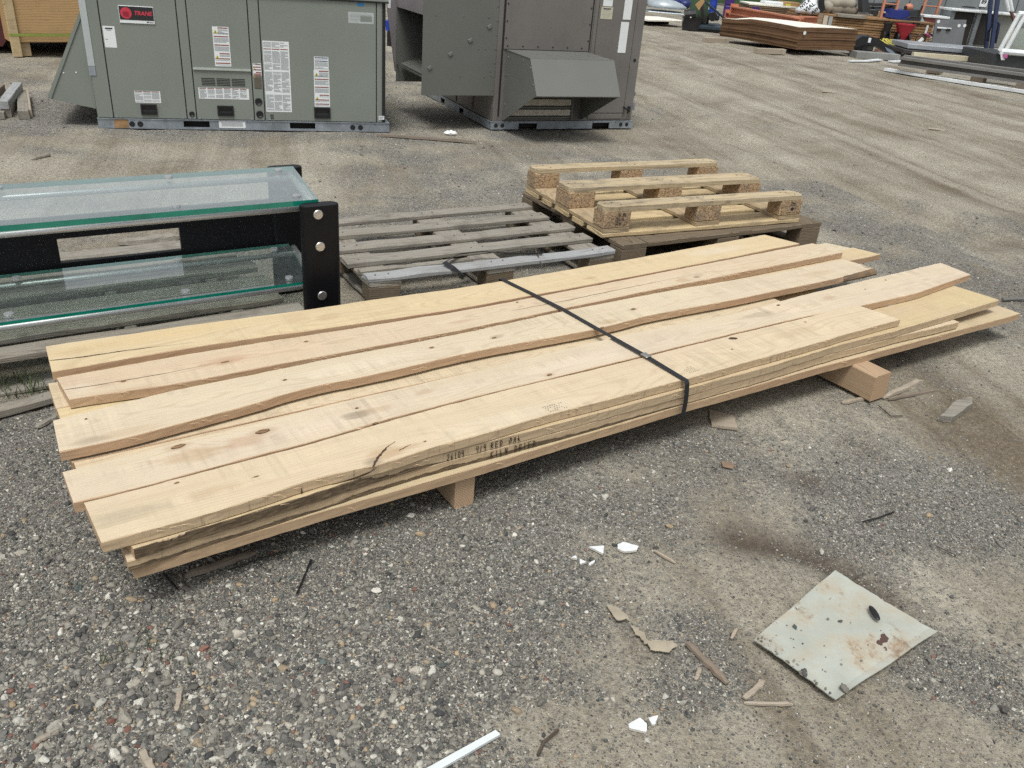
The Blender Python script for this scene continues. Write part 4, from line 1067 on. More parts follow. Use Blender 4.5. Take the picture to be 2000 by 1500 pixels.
def grey_pallet():
    A = at(720, 546, .12); B = at(1201, 489, .12); a = math.atan2(B[1] - A[1], B[0] - A[0])
    o = thing("pallet", "weathered grey pallet of thin slats lying between the glass table and yellow pallet", "pallet", (A[0], A[1], 0), a, "wooden pallets behind the lumber")
    L = float(np.hypot(B[0] - A[0], B[1] - A[1])); D = .79
    for i, (x0, x1, y, w, mt) in enumerate(((0, L, .035, .072, GREYW_WET), (0.0, .5, .108, .03, GREYW), (-.02, L + .0, .222, .088, GREYW), (-.06, L + .01, .395, .088, GREYW), (-.03, L - .02, .575, .085, GREYW), (-.02, L - .01, .755, .075, GREYW))):
        plank("slat", o, (x0 + x1) / 2, y, .1105, x1 - x0, w, .019, mt, seed=i, rz=random.uniform(-.008, .008), jit=.003)
    for i, x in enumerate((.07, L * .5, L - .07)):
        plank("stringer_board", o, x, D / 2, .0915, D, .13, .018, GREYW, 'y', seed=i, jit=.0025)
        for y in (.045, D / 2, D - .05):
            mb = MB(); mb.cbox(-.065, .065, -.045, .045, 0, .066, .004); mb.build("block", BROWNW, o, (x, y, .017))
        plank("bottom_board", o, x, D / 2, .009, D, .10, .016, GREYW, 'y', seed=i + 1)
    nails(o, [(x + dx, y, .1225) for x in (.07, L * .5, L - .07) for y in (.035, .222, .395, .575, .755) for dx in (-.03, .025)], .004)
grey_pallet()

def table_pallet():
    A = at(604, 603, .125); B = at(0, 699, .125); A = A + (A - B) / np.linalg.norm(A - B) * -.012
    d = (A - B) / np.linalg.norm(A - B); a = math.atan2(d[1], d[0])
    L = 1.22; org = A - d * L
    o = thing("pallet", "old grey pallet half hidden under the glass table", "pallet", (org[0], org[1], 0), a, "wooden pallets behind the lumber")
    f = at(588, 587, .125); nv = np.array([-d[1], d[0], 0])
    gA = float((at(574, 578, .125) - A) @ nv); wB = gA - .048
    ys = [0.0, gA]; w2 = .095
    rows = [(0.0, wB, 0.0), (gA + .0, gA + w2, -.035), (gA + .155, gA + .245, -.03), (gA + .33, gA + .42, -.02), (gA + .50, gA + .59, -.05), (gA + .66, gA + .75, -.03)]
    for i, (y0, y1, dx) in enumerate(rows):
        plank("slat", o, L / 2 + dx, (y0 + y1) / 2, .114, L, y1 - y0, .021, GREYW, seed=i, rz=random.uniform(-.004, .004), jit=.0028)
    D = rows[-1][1]
    for i, x in enumerate((.12, L * .55, L - .20)):
        plank("stringer_board", o, x, D / 2, .059, D - .03, .04, .088, GREYW, 'y', seed=i)
    for i, y in enumerate((.04, D * .5, D - .05)): plank("bottom_board", o, L / 2 - .02, y, .008, L, .09, .014, GREYW, seed=i)
table_pallet()

# ------------------------------------------------------------------ glass table
def glass_table():
    ZTOP = .5
    nr = at(622, 393, ZTOP); nl = at(0, 446, ZTOP); d = (nr - nl); d[2] = 0; d /= np.linalg.norm(d)
    a = math.atan2(d[1], d[0]); L = 1.5
    dep = .445
    org = nr - d * L; org[2] = 0
    o = thing("glass_table", "black framed low table with two clear glass shelves and steel buttons", "table", tuple(org), a)
    cx, cy = 0, 0
    def loc(p): q = np.array(p) - org; return float(q @ d), float(q @ np.array([-d[1], d[0], 0]))
    pn = loc(at(620, 396, ZTOP)); pf = loc(at(551, 322, ZTOP))
    sk = loc(at(572, 328, ZTOP))[0] - L; sk = max(0.0, min(sk, .07))
    px1 = pn[0]; hw, hd = .066, .025
    def stadium(w, h, k=8):
        P = []
        for i in range(k + 1): t = -PI / 2 + PI * i / k; P.append((w - h + h * math.cos(t), h * math.sin(t)))
        for i in range(k + 1): t = PI / 2 + PI * i / k; P.append((-w + h + h * math.cos(t), h * math.sin(t)))
        return P
    st = stadium(hw, hd)
    posts = {}
    for nm, (x, y) in (("nr", (pn[0], -.030)), ("fr", (pf[0], dep + .03)), ("nl", (L - pn[0] + 0.0, -.030)), ("fl", (L - pn[0] + sk, dep + .03))):
        rings = []
        for z, s_ in ((0, 1), (ZTOP - .004, 1), (ZTOP - .001, .985), (ZTOP, .94)): rings.append([(q[0] * s_, q[1] * s_, z) for q in st])
        mb = MB(); mb.loft(rings)
        p = mb.build("post", BLACKM, o, (x, y, 0), smooth=False)
        posts[nm] = p
    pp = posts["nr"]
    # bolt heads on the outward face of the near posts
    v0 = Plane(org + d * pn[0] + np.array([d[1], -d[0], 0]) * (.030 + hd), org + d * (pn[0] + 1) + np.array([d[1], -d[0], 0]) * (.030 + hd))
    for bx, by in ((621, 419), (625, 481.5), (629, 577)):
        X, Z = v0(bx, by)
        for nm in ("nr", "nl"):
            mb = MB(); ring = lambda r, y: [(r * math.cos(2 * PI * k / 20), y, r * math.sin(2 * PI * k / 20)) for k in range(20)]
            mb.loft([ring(.0165, 0), ring(.0165, -.0035), ring(.0145, -.0055), ring(.001, -.0058)])
            mb.build("bolt_cap", STEEL, posts[nm], (X if nm == "nr" else -X, -hd, Z))
    for nm, z, inset in (("glass_top", ZTOP - .010, 0.0), ("glass_shelf", .2, .03)):
        x0, x1, y0, y1 = inset * .6, L - inset * .6, inset, dep - inset * .3
        if nm == "glass_shelf": x0, x1 = .05, L - .035
        mb = MB(); t = .017 if nm == "glass_top" else .010
        mb.slab([(x0, y0), (x1, y0), (x1 + sk, y1), (x0 + sk, y1)], z, z + t, 0, 1)
        g = mb.build(nm, [GLASS_TOP if nm == "glass_top" else GLASS, GLASS_E], o)
        for y in (y0 + .014, y1 - .05):
            mb = MB(); k_ = sk * y / dep; mb.tube([(L - pn[0] + k_, y, z - .013), (pn[0] + k_, y, z - .013)], .0095, 12)
            mb.build("support_tube", TUBE, o, smooth=True)
        for x in (L - pn[0], pn[0]):
            mb = MB(); mb.tube([(x, -.02, z - .015), (x + sk, dep + .02, z - .015)], .013, 12)
            mb.build("end_tube", TUBE, o, smooth=True)
        for y in (y0 + .05, y1 - .05):
            for x in (x0 + .06, L * .36 if y < .2 else L * .36, L * .70, x1 - .065):
                x += sk * y / dep; mb = MB(); mb.tube([(x, y, z + t + .0003), (x, y, z + t + .006)], .0135, 18); mb.tube([(x, y, z - .010), (x, y, z - .0005)], .010, 12)
                mb.build("glass_button", TUBE, g)
    # panel between the far posts with an oblong opening
    yb = dep + .03 - .012
    vp = Plane(org + np.array([-d[1], d[0], 0]) * yb, org + d + np.array([-d[1], d[0], 0]) * yb)
    q = [vp(*p) for p in ((110, 467), (351, 445), (355, 490), (120, 513))]
    print("panel hole", q, "panel top", vp(300, 409), vp(518, 388), 'far post', vp(515, 330), 'L', L)
    hx0, hx1 = (q[0][0] + q[3][0]) / 2, (q[1][0] + q[2][0]) / 2; hz1, hz0 = (q[0][1] + q[1][1]) / 2, (q[2][1] + q[3][1]) / 2
    zt = vp(300, 409)[1]; zb = hz0 - .03
    xa, xb = L - pn[0] + sk + .02, pf[0] - .02
    mb = MB(); T_ = .018
    out = [(xa, zb), (hx0, zb), (hx1, zb), (xb, zb), (xb, hz0), (xb, hz1), (xb, zt), (hx1, zt), (hx0, zt), (xa, zt), (xa, hz1), (xa, hz0)]
    for (x0, x1, z0, z1) in ((xa, hx0, zb, zt), (hx1, xb, zb, zt), (hx0, hx1, zb, hz0), (hx0, hx1, hz1, zt)):
        mb.box(x0, x1, yb, yb + T_, z0, z1)
    mb.build("back_panel", BLACKM, o)
glass_table()

# ------------------------------------------------------------------ rooftop units
def sticker(parent, x0, x1, z0, z1, kind='text', y=-.0062, cols=1, seed=0, name="label_sticker", base=WHITE):
    """a paper label: white sheet with printed lines, header bars and warning triangles"""
    r = random.Random(seed + int(x0 * 1000)); mb = MB(); w, h = x1 - x0, z1 - z0
    mb.box(x0, x1, y, y + .0012, z0, z1, 0)
    yy = y - .0006
    def lines(a, b_, c, d_, pitch=.0062, mt=1):
        z = d_ - pitch
        while z > c + .001:
            e = b_ if r.random() < .8 else a + (b_ - a) * r.uniform(.35, .9)
            mb.quad(a, e, z, z + pitch * .62, yy, mt); z -= pitch
            if r.random() < .1: z -= pitch * .7
    def tri(a, c, s_):
        mb.add([(a, yy, c), (a + s_, yy, c), (a + s_ / 2, yy, c + s_ * .88)], [(0, 1, 2)], 3)
        mb.add([(a + s_ * .42, yy - .0004, c + s_ * .12), (a + s_ * .58, yy - .0004, c + s_ * .12), (a + s_ * .56, yy - .0004, c + s_ * .55), (a + s_ * .44, yy - .0004, c + s_ * .55)], [(0, 1, 2, 3)], 4)
    mg = w * .05
    if kind == 'hazard':
        segs = [.215, .215, .215, .13, .115, .11]; z = z1
        for i, s_ in enumerate(segs):
            zb = z - s_ * h; t = i in (0, 3)
            a = x0 + (w * .33 if t else mg)
            mb.quad(a, x1 - mg, z - .011, z - .004, yy, 2)
            if t: tri(x0 + w * .04, z - .042, w * .27)
            lines(a, x1 - mg, zb + .004, z - .014)
            if t and i == 0: lines(x0 + mg, x1 - mg, zb + .004, zb + .02)
            z = zb
    elif kind == 'cols':
        for k in range(cols):
            a = x0 + mg * .4 + (w - mg * .8) * k / cols; b_ = x0 + mg * .4 + (w - mg * .8) * (k + 1) / cols - w * .025
            if h > w: 
                lines(a, b_, z1 - .045, z1 - .004, .009, 4 if False else 1); mb.quad(a, b_, z1 - .055, z1 - .049, yy, 2)
                lines(a, b_, z1 - h * .40, z1 - .062); lines(a, b_, z1 - h * .72, z1 - h * .42); lines(a, b_, z0 + .006, z1 - h * .745)
            else:
                mb.quad(a, b_, z1 - .007, z1 - .0015, yy, 2); lines(a, b_, z0 + .004, z1 - .009, .0058)
    elif kind == 'blue':
        mb.quad(x0 + mg, x1 - mg, z1 - .010, z1 - .004, yy, 5); mb.quad(x0 + mg, x1 - mg, z1 - h * .36, z1 - h * .30, yy, 5)
        lines(x0 + mg, x1 - mg, z1 - h * .29, z1 - .013); lines(x0 + mg, x1 - mg, z0 + .003, z1 - h * .38)
    elif kind == 'sheet':
        mb.quad(x0 + w * .18, x1 - w * .18, z1 - .018, z1 - .010, yy, 4); mb.quad(x0 + w * .28, x1 - w * .3, z1 - .027, z1 - .021, yy, 1)
        mb.quad(x0 + w * .1, x0 + w * .3, z0 + h * .36, z0 + h * .4, yy, 1)
    elif kind == 'plain': lines(x0 + mg * 2, x1 - mg * 2, z0 + h * .15, z1 - h * .1, h * .16)
    return mb.build(name, [base, GREYTXT, REDTXT, YELTXT, BLACKTXT, BLUETXT], parent)
def handle(parent, x0, x1, z0, z1):
    mb = MB(); t = .017 if nm == "glass_top" else .010
    for a, b_, c, d_ in ((x0, x1, z0, z0 + t), (x0, x1, z1 - t, z1), (x0, x0 + t, z0 + t, z1 - t), (x1 - t, x1, z0 + t, z1 - t)): mb.box(a, b_, -.016, -.0045, c, d_)
    mb.box(x0 + t, x1 - t, -.006, -.0044, z0 + t, z1 - t)
    mb.add([(x0 + t, -.0065, z0 + t * 1.2), (x1 - t, -.0065, z0 + t * 1.2), (x1 - t, -.013, z0 + (z1 - z0) * .5), (x0 + t, -.013, z0 + (z1 - z0) * .5)], [(0, 1, 2, 3)], 1)
    return mb.build("recessed_handle", [BLACKP, BUMPG], parent)
def screws(parent, pts, y=-.006, mat=None, r=.007):
    mb = MB()
    for x, z in pts: mb.tube([(x, y + .002, z), (x, y - .003, z)], r, 7)
    o = mb.build("screw_heads", mat or GALV, parent); o['kind'] = 'stuff'; return o

def green_unit():
    A, B = at(193, 250), at(760, 258); p = Plane(A, B); L = float(np.linalg.norm(B - A))
    o = thing("rooftop_unit", "grey green metal rooftop air conditioner with a sloped hood on its left end", "air conditioner", tuple(p.A), p.rz)
    D = 1.12; H = .895
    # base tray: rails with fork slots and lifting holes
    mb = MB(); z0, z1 = .0, .062
    cuts = [(.022, .543), (.714, 1.262), (1.441, L - .022)]
    for a, b_ in cuts: mb.box(a, b_, .0, .006, z0, z1)
    for a, b_ in ((.543, .714), (1.262, 1.441)): mb.box(a, b_, 0, .006, z0, .015); mb.box(a, b_, 0, .006, .056, z1)
    mb.box(.0, .022, .0, D, z0, z1); mb.box(L - .022, L, 0, D, z0, z1); mb.box(.022, L - .022, D - .006, D, z0, z1)
    mb.box(.0, L, -.006, D + .006, z1, z1 + .006)
    mb.build("base_rail", GALV, o)
    mb = MB(); mb.box(.10, L - .1, .05, D - .05, .004, .058); mb.build("base_core", DARK, o)
    mb = MB(); mb.quad(.10, .19, .003, .061, -.0012); mb.build("rust_patch", RUSTP, o)
    for x in (.212, .264, 1.712, 1.769):
        mb = MB(); mb.disc((x, -.0015, .03), .019); mb.build("lifting_hole", DARK, o)
    sticker(o, .776, .955, .013, .061, 'plain', y=-.002, seed=3)
    # body
    mb = MB(); mb.box(.004, L - .030, .0, D - .02, .069, H - .012); mb.build("cabinet", TRANE_G, o)
    mb = MB(); mb.cbox(.02, L - .012, -.014, D, H - .012, H + .012, .004); mb.build("top_cover", TRANE_G, o)
    mb = MB(); mb.box(.02, L - .01, -.016, -.0145, H - .014, H - .004); mb.build("cover_shadow_strip", DARK, o)  # black strip on the cover's face, painted shadow line along its lower edge
    g = .0035
    mb = MB(); mb.box(.035, L - .030, -.0012, .0, .069, H - .014); mb.build("seam_backing", DARK, o)
    def panel(nm, x0, x1, z0=.072, z1=H - .016, t=.0055): 
        mb = MB(); mb.cbox(x0 + g, x1 - g, -t, -.0013, z0, z1, .0012); return mb.build(nm, TRANE_G, o)
    panel("corner_post", .004, .104); p1 = panel("access_panel", .104, .571); panel("post_panel", .571, .634); p2 = panel("access_panel", .634, 1.020, .412)
    p3 = panel("access_panel", .634, 1.020, .072, .406); panel("post_panel", 1.020, 1.093); p4 = panel("access_panel", 1.093, 1.887)
    # rounded right corner
    mb = MB(); r = .045; P = [(1.887 + g, -.0055), (L - .028 - r, -.0055)] + [(L - .028 - r + r * math.sin(t), -.0055 + r - r * math.cos(t)) for t in np.linspace(.2, PI / 2, 6)] + [(L - .028, .3), (L - .05, .3), (1.887 + g, .0)]
    mb.slab(P, .072, H - .016); mb.build("corner_post", TRANE_G, o)
    mb = MB(); mb.box(-.006, .034, -.009, .03, .40, H - .014); mb.build("pale_edge_strip", TRANE_STRIP, o)
    mb = MB(); mb.box(-.006, .034, -.0095, .029, .34, .398); mb.build("bare_metal_strip", GALV, o)
    mb = MB(); mb.box(.640, 1.016, -.016, -.0057, .400, .413); mb.build("drip_lip", LIP, p3)
    # vents
    mb = MB()
    for c in range(3):
        a = .687 + c * .0985
        for k in range(5): mb.box(a, a + .088, -.0072, -.0056, .300 + k * .0105, .3045 + k * .0105)
    v = mb.build("vent_slots", DARK, p3); v['kind'] = 'stuff'
    for q, (x0, x1, z0, z1) in ((p1, (.280, .382, .095, .165)), (p3, (.774, .882, .097, .166)), (p4, (1.436, 1.550, .093, .170))): handle(q, x0, x1, z0, z1)
    sticker(p1, .113, .184, .518, .648, 'sheet'); sticker(p1, .252, .414, .174, .250, 'cols', cols=3)
    sticker(p2, .785, .890, .426, .677, 'hazard'); sticker(p3, .661, .993, .210, .283, 'cols', cols=6)
    sticker(o, 1.030, 1.086, .372, .454, 'hazard'); sticker(p4, 1.104, 1.280, .131, .602, 'cols', cols=3)
    sticker(p4, 1.447, 1.547, .425, .513, 'blue'); sticker(p4, 1.442, 1.550, .172, .424, 'hazard')
    s_ = sticker(p4, 1.690, 1.868, .742, .815, 'plain', base=paint("silver_label", (0.42, 0.46, 0.45), .4))
    mb = MB(); mb.quad(1.775, 1.855, .758, .792, -.0072); mb.build("label_window", TRANE_G, s_)
    mb = MB(); mb.cbox(1.754, 1.800, -.0075, -.0056, .856, .874, .001); mb.build("blue_sticker", BLUESTK, p4)
    sticker(o, 1.903, 1.945, .091, .117, 'plain')
    mb = MB(); mb.cbox(1.034, 1.082, -.008, -.0056, .288, .362, .0015); mb.build("brown_cover_plate", flat("brown_cover", (.115, .10, .08), .5), o)
    for x, z, rr in ((1.054, .199, .025), (1.057, .113, .025), (.604, .106, .018)):
        mb = MB(); ring = lambda q, y: [(x + q * math.cos(2 * PI * k / 18), y, z + q * math.sin(2 * PI * k / 18)) for k in range(18)]
        mb.loft([ring(rr, -.0055), ring(rr, -.010), ring(rr * .8, -.012), ring(rr * .62, -.009), ring(.002, -.009)]); mb.build("knockout_plug", BLACKP, o)
    mb = MB()
    for k in range(3): mb.box(1.128, 1.152, -.0068, -.0056, .082 + k * .012, .088 + k * .012)
    v = mb.build("drain_slots", DARK, p4); v['kind'] = 'stuff'
    screws(o, [(.09, .078), (.125, .078), (.545, .078), (.587, .078), (.62, .078), (.655, .078), (1.0, .078), (1.035, .078), (1.078, .078), (1.125, .08), (1.85, .08), (1.905, .08)])
    # badge
    bx0, bx1, bz0, bz1 = .222, .432, .672, .776
    mb = MB(); mb.cbox(bx0, bx1, -.0115, -.0056, bz0, bz1, .0015); badge = mb.build("badge", WHITE, p1)
    mb = MB(); mb.box(bx0 + .003, bx1 - .003, -.0128, -.0116, bz0 + .020, bz1 - .003); mb.build("badge_field", BLACKTXT, badge)
    cz = (bz0 + .020 + bz1 - .003) / 2; cxx = bx0 + .043
    mb = MB(); mb.disc((cxx, -.0134, cz), .034, n=28); mb.build("badge_disc", LOGORED, badge)
    mb = MB(); mb.add([(cxx - .019, -.0138, cz + .008), (cxx + .016, -.0138, cz + .008), (cxx + .016, -.0138, cz - .024), (cxx - .004, -.0138, cz - .024), (cxx - .019, -.0138, cz - .014)], [(0, 4, 3, 2, 1)]); mb.build("badge_emblem", LOGODRED, badge)
    link("badge_lettering", text_mesh("TRANE", .034, LOGORED, .22, .0012), badge, (bx0 + .143, -.0132, cz + .001), (PI / 2, 0, 0))
    mb = MB(); mb.add([(bx1 - .050, -.0122, bz0 + .007), (bx1 - .039, -.0122, bz0 + .007), (bx1 - .035, -.0122, bz0 + .014), (bx1 - .046, -.0122, bz0 + .014)], [(0, 1, 2, 3)]); mb.quad(bx1 - .034, bx1 - .007, bz0 + .007, bz0 + .011, -.0122); m_ = mb.build("badge_small_print", BLACKTXT, badge); m_['kind'] = 'stuff'
    # sloped hood at the left end
    hb = [(-.0, .215), (-.335, .215 + .02), (-.345, .240), (-.005, .80), (0, .80)]
    mb = MB(); zf = [( -.002, .120), (-.272, .178), (-.280, .196), (.0, .745), (.002, .745)]
    mb.prism(zf, .035, .041, 0); hd = mb.build("hood", TRANE_G, o)
    mb = MB(); mb.prism(zf, D - .10, D - .094, 0); mb.build("hood_side", TRANE_G, hd)
    mb = MB(); mb.prism([(-.282, .197), (-.274, .176), (-.266, .178), (.003, .715), (.003, .745), (-.002, .745)], .028, D - .09); mb.build("hood_top", TRANE_G, hd)
    mb = MB(); mb.prism([(-.252, .203), (-.258, .203), (-.012, .69), (-.006, .69)], .0335, .0345); mb.build("hood_crease", paint("crease", (.13, .14, .12), .5), hd)
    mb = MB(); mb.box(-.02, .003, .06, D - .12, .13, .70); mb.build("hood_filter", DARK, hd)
    screws(hd, [(-.165, .345), (-.09, .350)], .036, WHITE, .005)
green_unit()

def taupe_unit():
    A, B = at(958, 253), at(1235, 250); p = Plane(A, B); L = float(np.linalg.norm(B - A)); D = 1.58; H = 1.30
    o = thing("rooftop_unit", "taupe metal rooftop unit with two sheet metal hoods on a galvanised base", "air conditioner", tuple(p.A), p.rz)
    z1 = .056
    mb = MB(); 
    for a, b_ in ((0, .245), (.410, .927), (1.092, L)): mb.box(a, b_, 0, .006, 0, z1)
    for a, b_ in ((.245, .410), (.927, 1.092)): mb.box(a, b_, 0, .006, .046, z1)
    mb.box(0, L, -.004, .006, z1, z1 + .006)
    fr = mb.build("base_rail", GALV, o)
    mb = MB(); 
    for a, b_ in ((.0, .16), (.16, .60), (.70, 1.06), (1.16, D)): mb.box(-.0, .006, max(a, .0065), b_, 0, z1)
    for a, b_ in ((.60, .70), (1.06, 1.16)): mb.box(0, .006, a, b_, .046, z1)
    mb.box(-.004, .006, 0.0065, D, z1, z1 + .006); mb.build("side_rail", GALV, o)
    mb = MB(); mb.box(L - .006, L, .0065, D, 0, z1); mb.box(.0065, L - .0065, D - .006, D, 0, z1); mb.build("far_rail", GALV, o)
    mb = MB(); mb.box(.05, L - .05, .06, D - .06, .003, .054); mb.build("base_core", DARK, o)
    for x, rr in ((.045, .017), (.10, .017), (1.205, .017), (1.265, .017)):
        mb = MB(); mb.disc((x, -.0015, .030), rr, n=14); mb.build("lifting_hole", DARK, o)
    mb = MB(); mb.box(.012, L - .022, .012, D - .02, .064, H); mb.build("cabinet", BROWN_P, o)
    mb = MB(); mb.cbox(-.01, L, -.012, D, H, H + .04, .005); mb.build("top_cover", BROWN_P, o)
    mb = MB(); mb.box(.058, .070, .0095, .0119, .10, H); mb.box(.818, .826, .0095, .0119, .07, H); v = mb.build("panel_seams", DARK, o); v['kind'] = 'stuff'
    mb = MB(); mb.cbox(.012, .052, .003, .0118, .064, H, .002); mb.build("corner_post", BROWN_P, o)
    mb = MB(); mb.cbox(.072, .812, .002, .0118, .602, H, .002); up = mb.build("upper_panel", BROWN_P, o)
    screws(up, [(.10 + i * .13, .625) for i in range(6)] + [(.085, .68), (.085, .80), (.085, .92), (.80, .68), (.80, .80), (.80, .92)], .002, DARK, .006)
    mb = MB(); mb.cbox(.838, .868, .004, .0118, .10, H, .002); mb.build("centre_post", BROWN_P, o)
    mb = MB(); mb.cbox(.874, L - .11, .004, .0118, .125, H, .002); rp = mb.build("right_panel", BROWN_P, o)
    mb = MB(); mb.cbox(.874, L - .12, .000, .0118, .078, .118, .002); mb.build("sill_strip", BROWN_P, o)
    mb = MB(); mb.cbox(L - .104, L - .022, .006, .0118, .07, H, .002); mb.build("corner_post", BROWN_P, o)
    s1 = sticker(rp, .858 + .03, .965 + .03, .846, .935, 'sheet', y=.0022, base=CREAM); 
    sticker(rp, .90, .985, .94, 1.05, 'plain', y=.0022)
    sticker(rp, 1.096, 1.168, .850, 1.06, 'none', y=.0022); sticker(rp, 1.086, 1.160, .600, .832, 'none', y=.0022)
    mb = MB(); mb.disc((1.262, .004, .545), .014, n=14); mb.build("plug_hole", DARK, o)
    mb = MB(); mb.tube([(1.215, .004, .175), (1.215, -.03, .165), (1.245, -.035, .16), (1.245, -.02, .13)], .007, 8); mb.tube([(1.262, -.01, .18), (1.262, -.01, .135)], .013, 10); mb.build("conduit_stub", BLACKP, o)
    mb = MB(); mb.tube([(L - .01, .10, .30), (L + .035, .10, .27), (L + .03, .10, .20)], .018, 8); mb.box(L - .02, L + .05, .08, .12, .13, .19); mb.build("side_bracket", GALV, o)
    # front hood
    x0, x1 = .097, .803
    sd_ = [(.0115, .595), (-.42, .590), (-.575, .352), (-.555, .345), (-.02, .075), (.0115, .075)]   # y,z
    def side(x, t):
        mb = MB(); n = len(sd_)
        v = [(x, q[0], q[1]) for q in sd_] + [(x + t, q[0], q[1]) for q in sd_]
        mb.add(v, [tuple(range(n)), tuple(range(2 * n - 1, n - 1, -1))] + [(i, n + i, n + (i + 1) % n, (i + 1) % n) for i in range(n)])
        return mb
    hd = side(x0, .004).build("hood", BROWN_H, o); side(x1 - .004, .004).build("hood_side", BROWN_H, hd)
    def sheet(nm, a, b_, mt, t=.003, e=.0, par=None):
        """sheet between two (y,z) lines across the hood"""
        mb = MB(); d = Vector((0, b_[0] - a[0], b_[1] - a[1])); nn = Vector((0, -d.z, d.y)).normalized() * t
        q = [(x0 - e, a[0], a[1]), (x1 + e, a[0], a[1]), (x1 + e, b_[0], b_[1]), (x0 - e, b_[0], b_[1])]
        v = q + [(c[0], c[1] + nn.y, c[2] + nn.z) for c in q]
        mb.add(v, [(0, 1, 2, 3), (7, 6, 5, 4), (0, 4, 5, 1), (1, 5, 6, 2), (2, 6, 7, 3), (3, 7, 4, 0)])
        return mb.build(nm, mt, par or hd)
    sheet("hood_top", (.0115, .598), (-.424, .592), BROWN_H, .004, .003)
    sheet("hood_front", (-.424, .590), (-.578, .352), BROWN_H, .003, .002)
    sheet("hood_lip", (-.578, .352), (-.556, .343), BROWN_H, .003, .002)
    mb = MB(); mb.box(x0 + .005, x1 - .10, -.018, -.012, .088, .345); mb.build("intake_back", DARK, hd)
    for i, (a, b_, mt) in enumerate(((.090, .104, BROWN_H), (.112, .158, FILTER), (.166, .182, BROWN_H), (.190, .238, FILTER), (.246, .262, BROWN_H), (.270, .320, FILTER))):
        mb = MB(); mb.box(x0 + .006, x1 - .115, -.030, -.019, a, b_); mb.build("louvre", mt, hd)
    mb = MB(); mb.cbox(x1 - .112, x1 - .092, -.04, -.012, .08, .345, .002); mb.build("louvre_frame", BROWN_H, hd)
    screws(hd, [], .0)if False else None
    mb = MB()
    for y, z in ((-.03, .55), (-.03, .42), (-.03, .20), (-.30, .56), (-.44, .53), (-.50, .42)): mb.tube([(x0 - .003, y, z), (x0 + .001, y, z)], .006, 6)
    v = mb.build("hood_screws", GALV, hd); v['kind'] = 'stuff'
    # big open hood on the left side
    xl = -.585; dp = .64
    mb = MB(); mb.cbox(xl, .010, .0005, .0055, .258, H, .001); lh = mb.build("side_hood", SIDE_P, o)
    mb = MB(); mb.cbox(xl, .010, dp, dp + .006, .258, H, .001); mb.build("hood_side", BROWN_H, lh)
    mb = MB(); mb.box(xl, xl + .005, .0065, dp, .815, H); mb.build("hood_end", LAV, lh)
    mb = MB(); mb.box(xl + .004, .006, .0065, dp, .815, .823); mb.build("hood_baffle", BROWN_H, lh)
    mb = MB(); v = [(xl + .03, .02, .40), (xl + .03, dp - .02, .40), (-.02, dp - .02, .56), (-.02, .02, .56)]
    mb.add(v + [(a, b_, c - .006) for a, b_, c in v], [(0, 3, 2, 1), (4, 5, 6, 7), (0, 1, 5, 4), (1, 2, 6, 5), (2, 3, 7, 6), (3, 0, 4, 7)]); mb.build("sloping_shelf", BROWN_H, lh)
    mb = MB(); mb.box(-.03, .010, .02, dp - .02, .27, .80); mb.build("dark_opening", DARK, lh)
    mb = MB(); mb.box(xl + .003, xl + .008, .0065, dp, .385, .398); mb.build("cross_bar", BROWN_H, lh)
    for (x, z) in ((-.06, .755), (-.21, .655), (-.365, .555), (-.525, .455)):
        mb = MB(); mb.cbox(-.017, .017, -.008, .001, -.012, .012, .002); mb.build("clip", BROWN_H, lh, (x, .0, z), (0, -.55, 0))
    screws(lh, [(-.07, .82), (-.27, .82), (-.49, .82), (-.035, .44), (-.025, .41), (-.28, .40), (-.08, .40), (-.14, .60), (-.085, .60)] + [(.0, .3 + .1 * i) for i in range(9)], .0005, BROWN_P, .006)
    mb = MB(); mb.prism([(xl - .10, H), (xl - .09, .95), (xl - .0, .33), (xl + .02, .33), (xl + .02, H)], dp + .03, dp + .04); rw = mb.build("rear_wing", LAV, o)
    mb = MB(); mb.quad(xl - .065, xl - .04, .80, .88, dp + .0285); mb.build("label_sticker", WHITE, rw)
    # lower left wall details
    for (y0, y1) in ((.42, .75), (.80, 1.10)):
        mb = MB(); mb.box(.004, .0119, y0, y1, .08, .42); mb.build("side_panel", BROWN_P, o)
    mb = MB()
    for i in range(6): mb.box(.002, .011, 1.14 + i * .05, 1.17 + i * .05, .12, .5)
    v = mb.build("coil_slots", DARK, o); v['kind'] = 'stuff'
taupe_unit()

# ------------------------------------------------------------------ left background
def crate():
    A = at(26, 111); B = at(165, 110); a = math.atan2(B[1] - A[1], B[0] - A[0]) + .02
    p = Plane(A, A + np.array([math.cos(a), math.sin(a), 0]))
    o = thing("crate", "big plywood shipping crate with a green strap round it", "crate", tuple(p.A), p.rz)
    w = 1.9; h = 1.5
    mb = MB(); mb.cbox(.0, w, .02, 1.3, .13, h, .004); mb.build("crate_body", PLYW, o)
    for i in range(3):
        mb = MB(); mb.cbox(.085 + i * .62, .085 + i * .62 + .61, .004, .0195, .13, h, .002); mb.build("plywood_sheet", PLYW, o)
    mb = MB(); mb.cbox(.0, .08, -.02, .0195, .0, h, .004); mb.build("corner_board", PINE, o)
    for x in (.08, .62, 1.2, 1.8):
        mb = MB(); mb.cbox(x, x + .09, .03, 1.28, .0, .128, .004); mb.build("skid", PINE_DIRTY, o)
    z = p(100, 68)[1]
    mb = MB(); mb.box(-.003, w, -.0225, -.0205, z - .012, z + .012); mb.build("strap", GREENST, o)
crate()
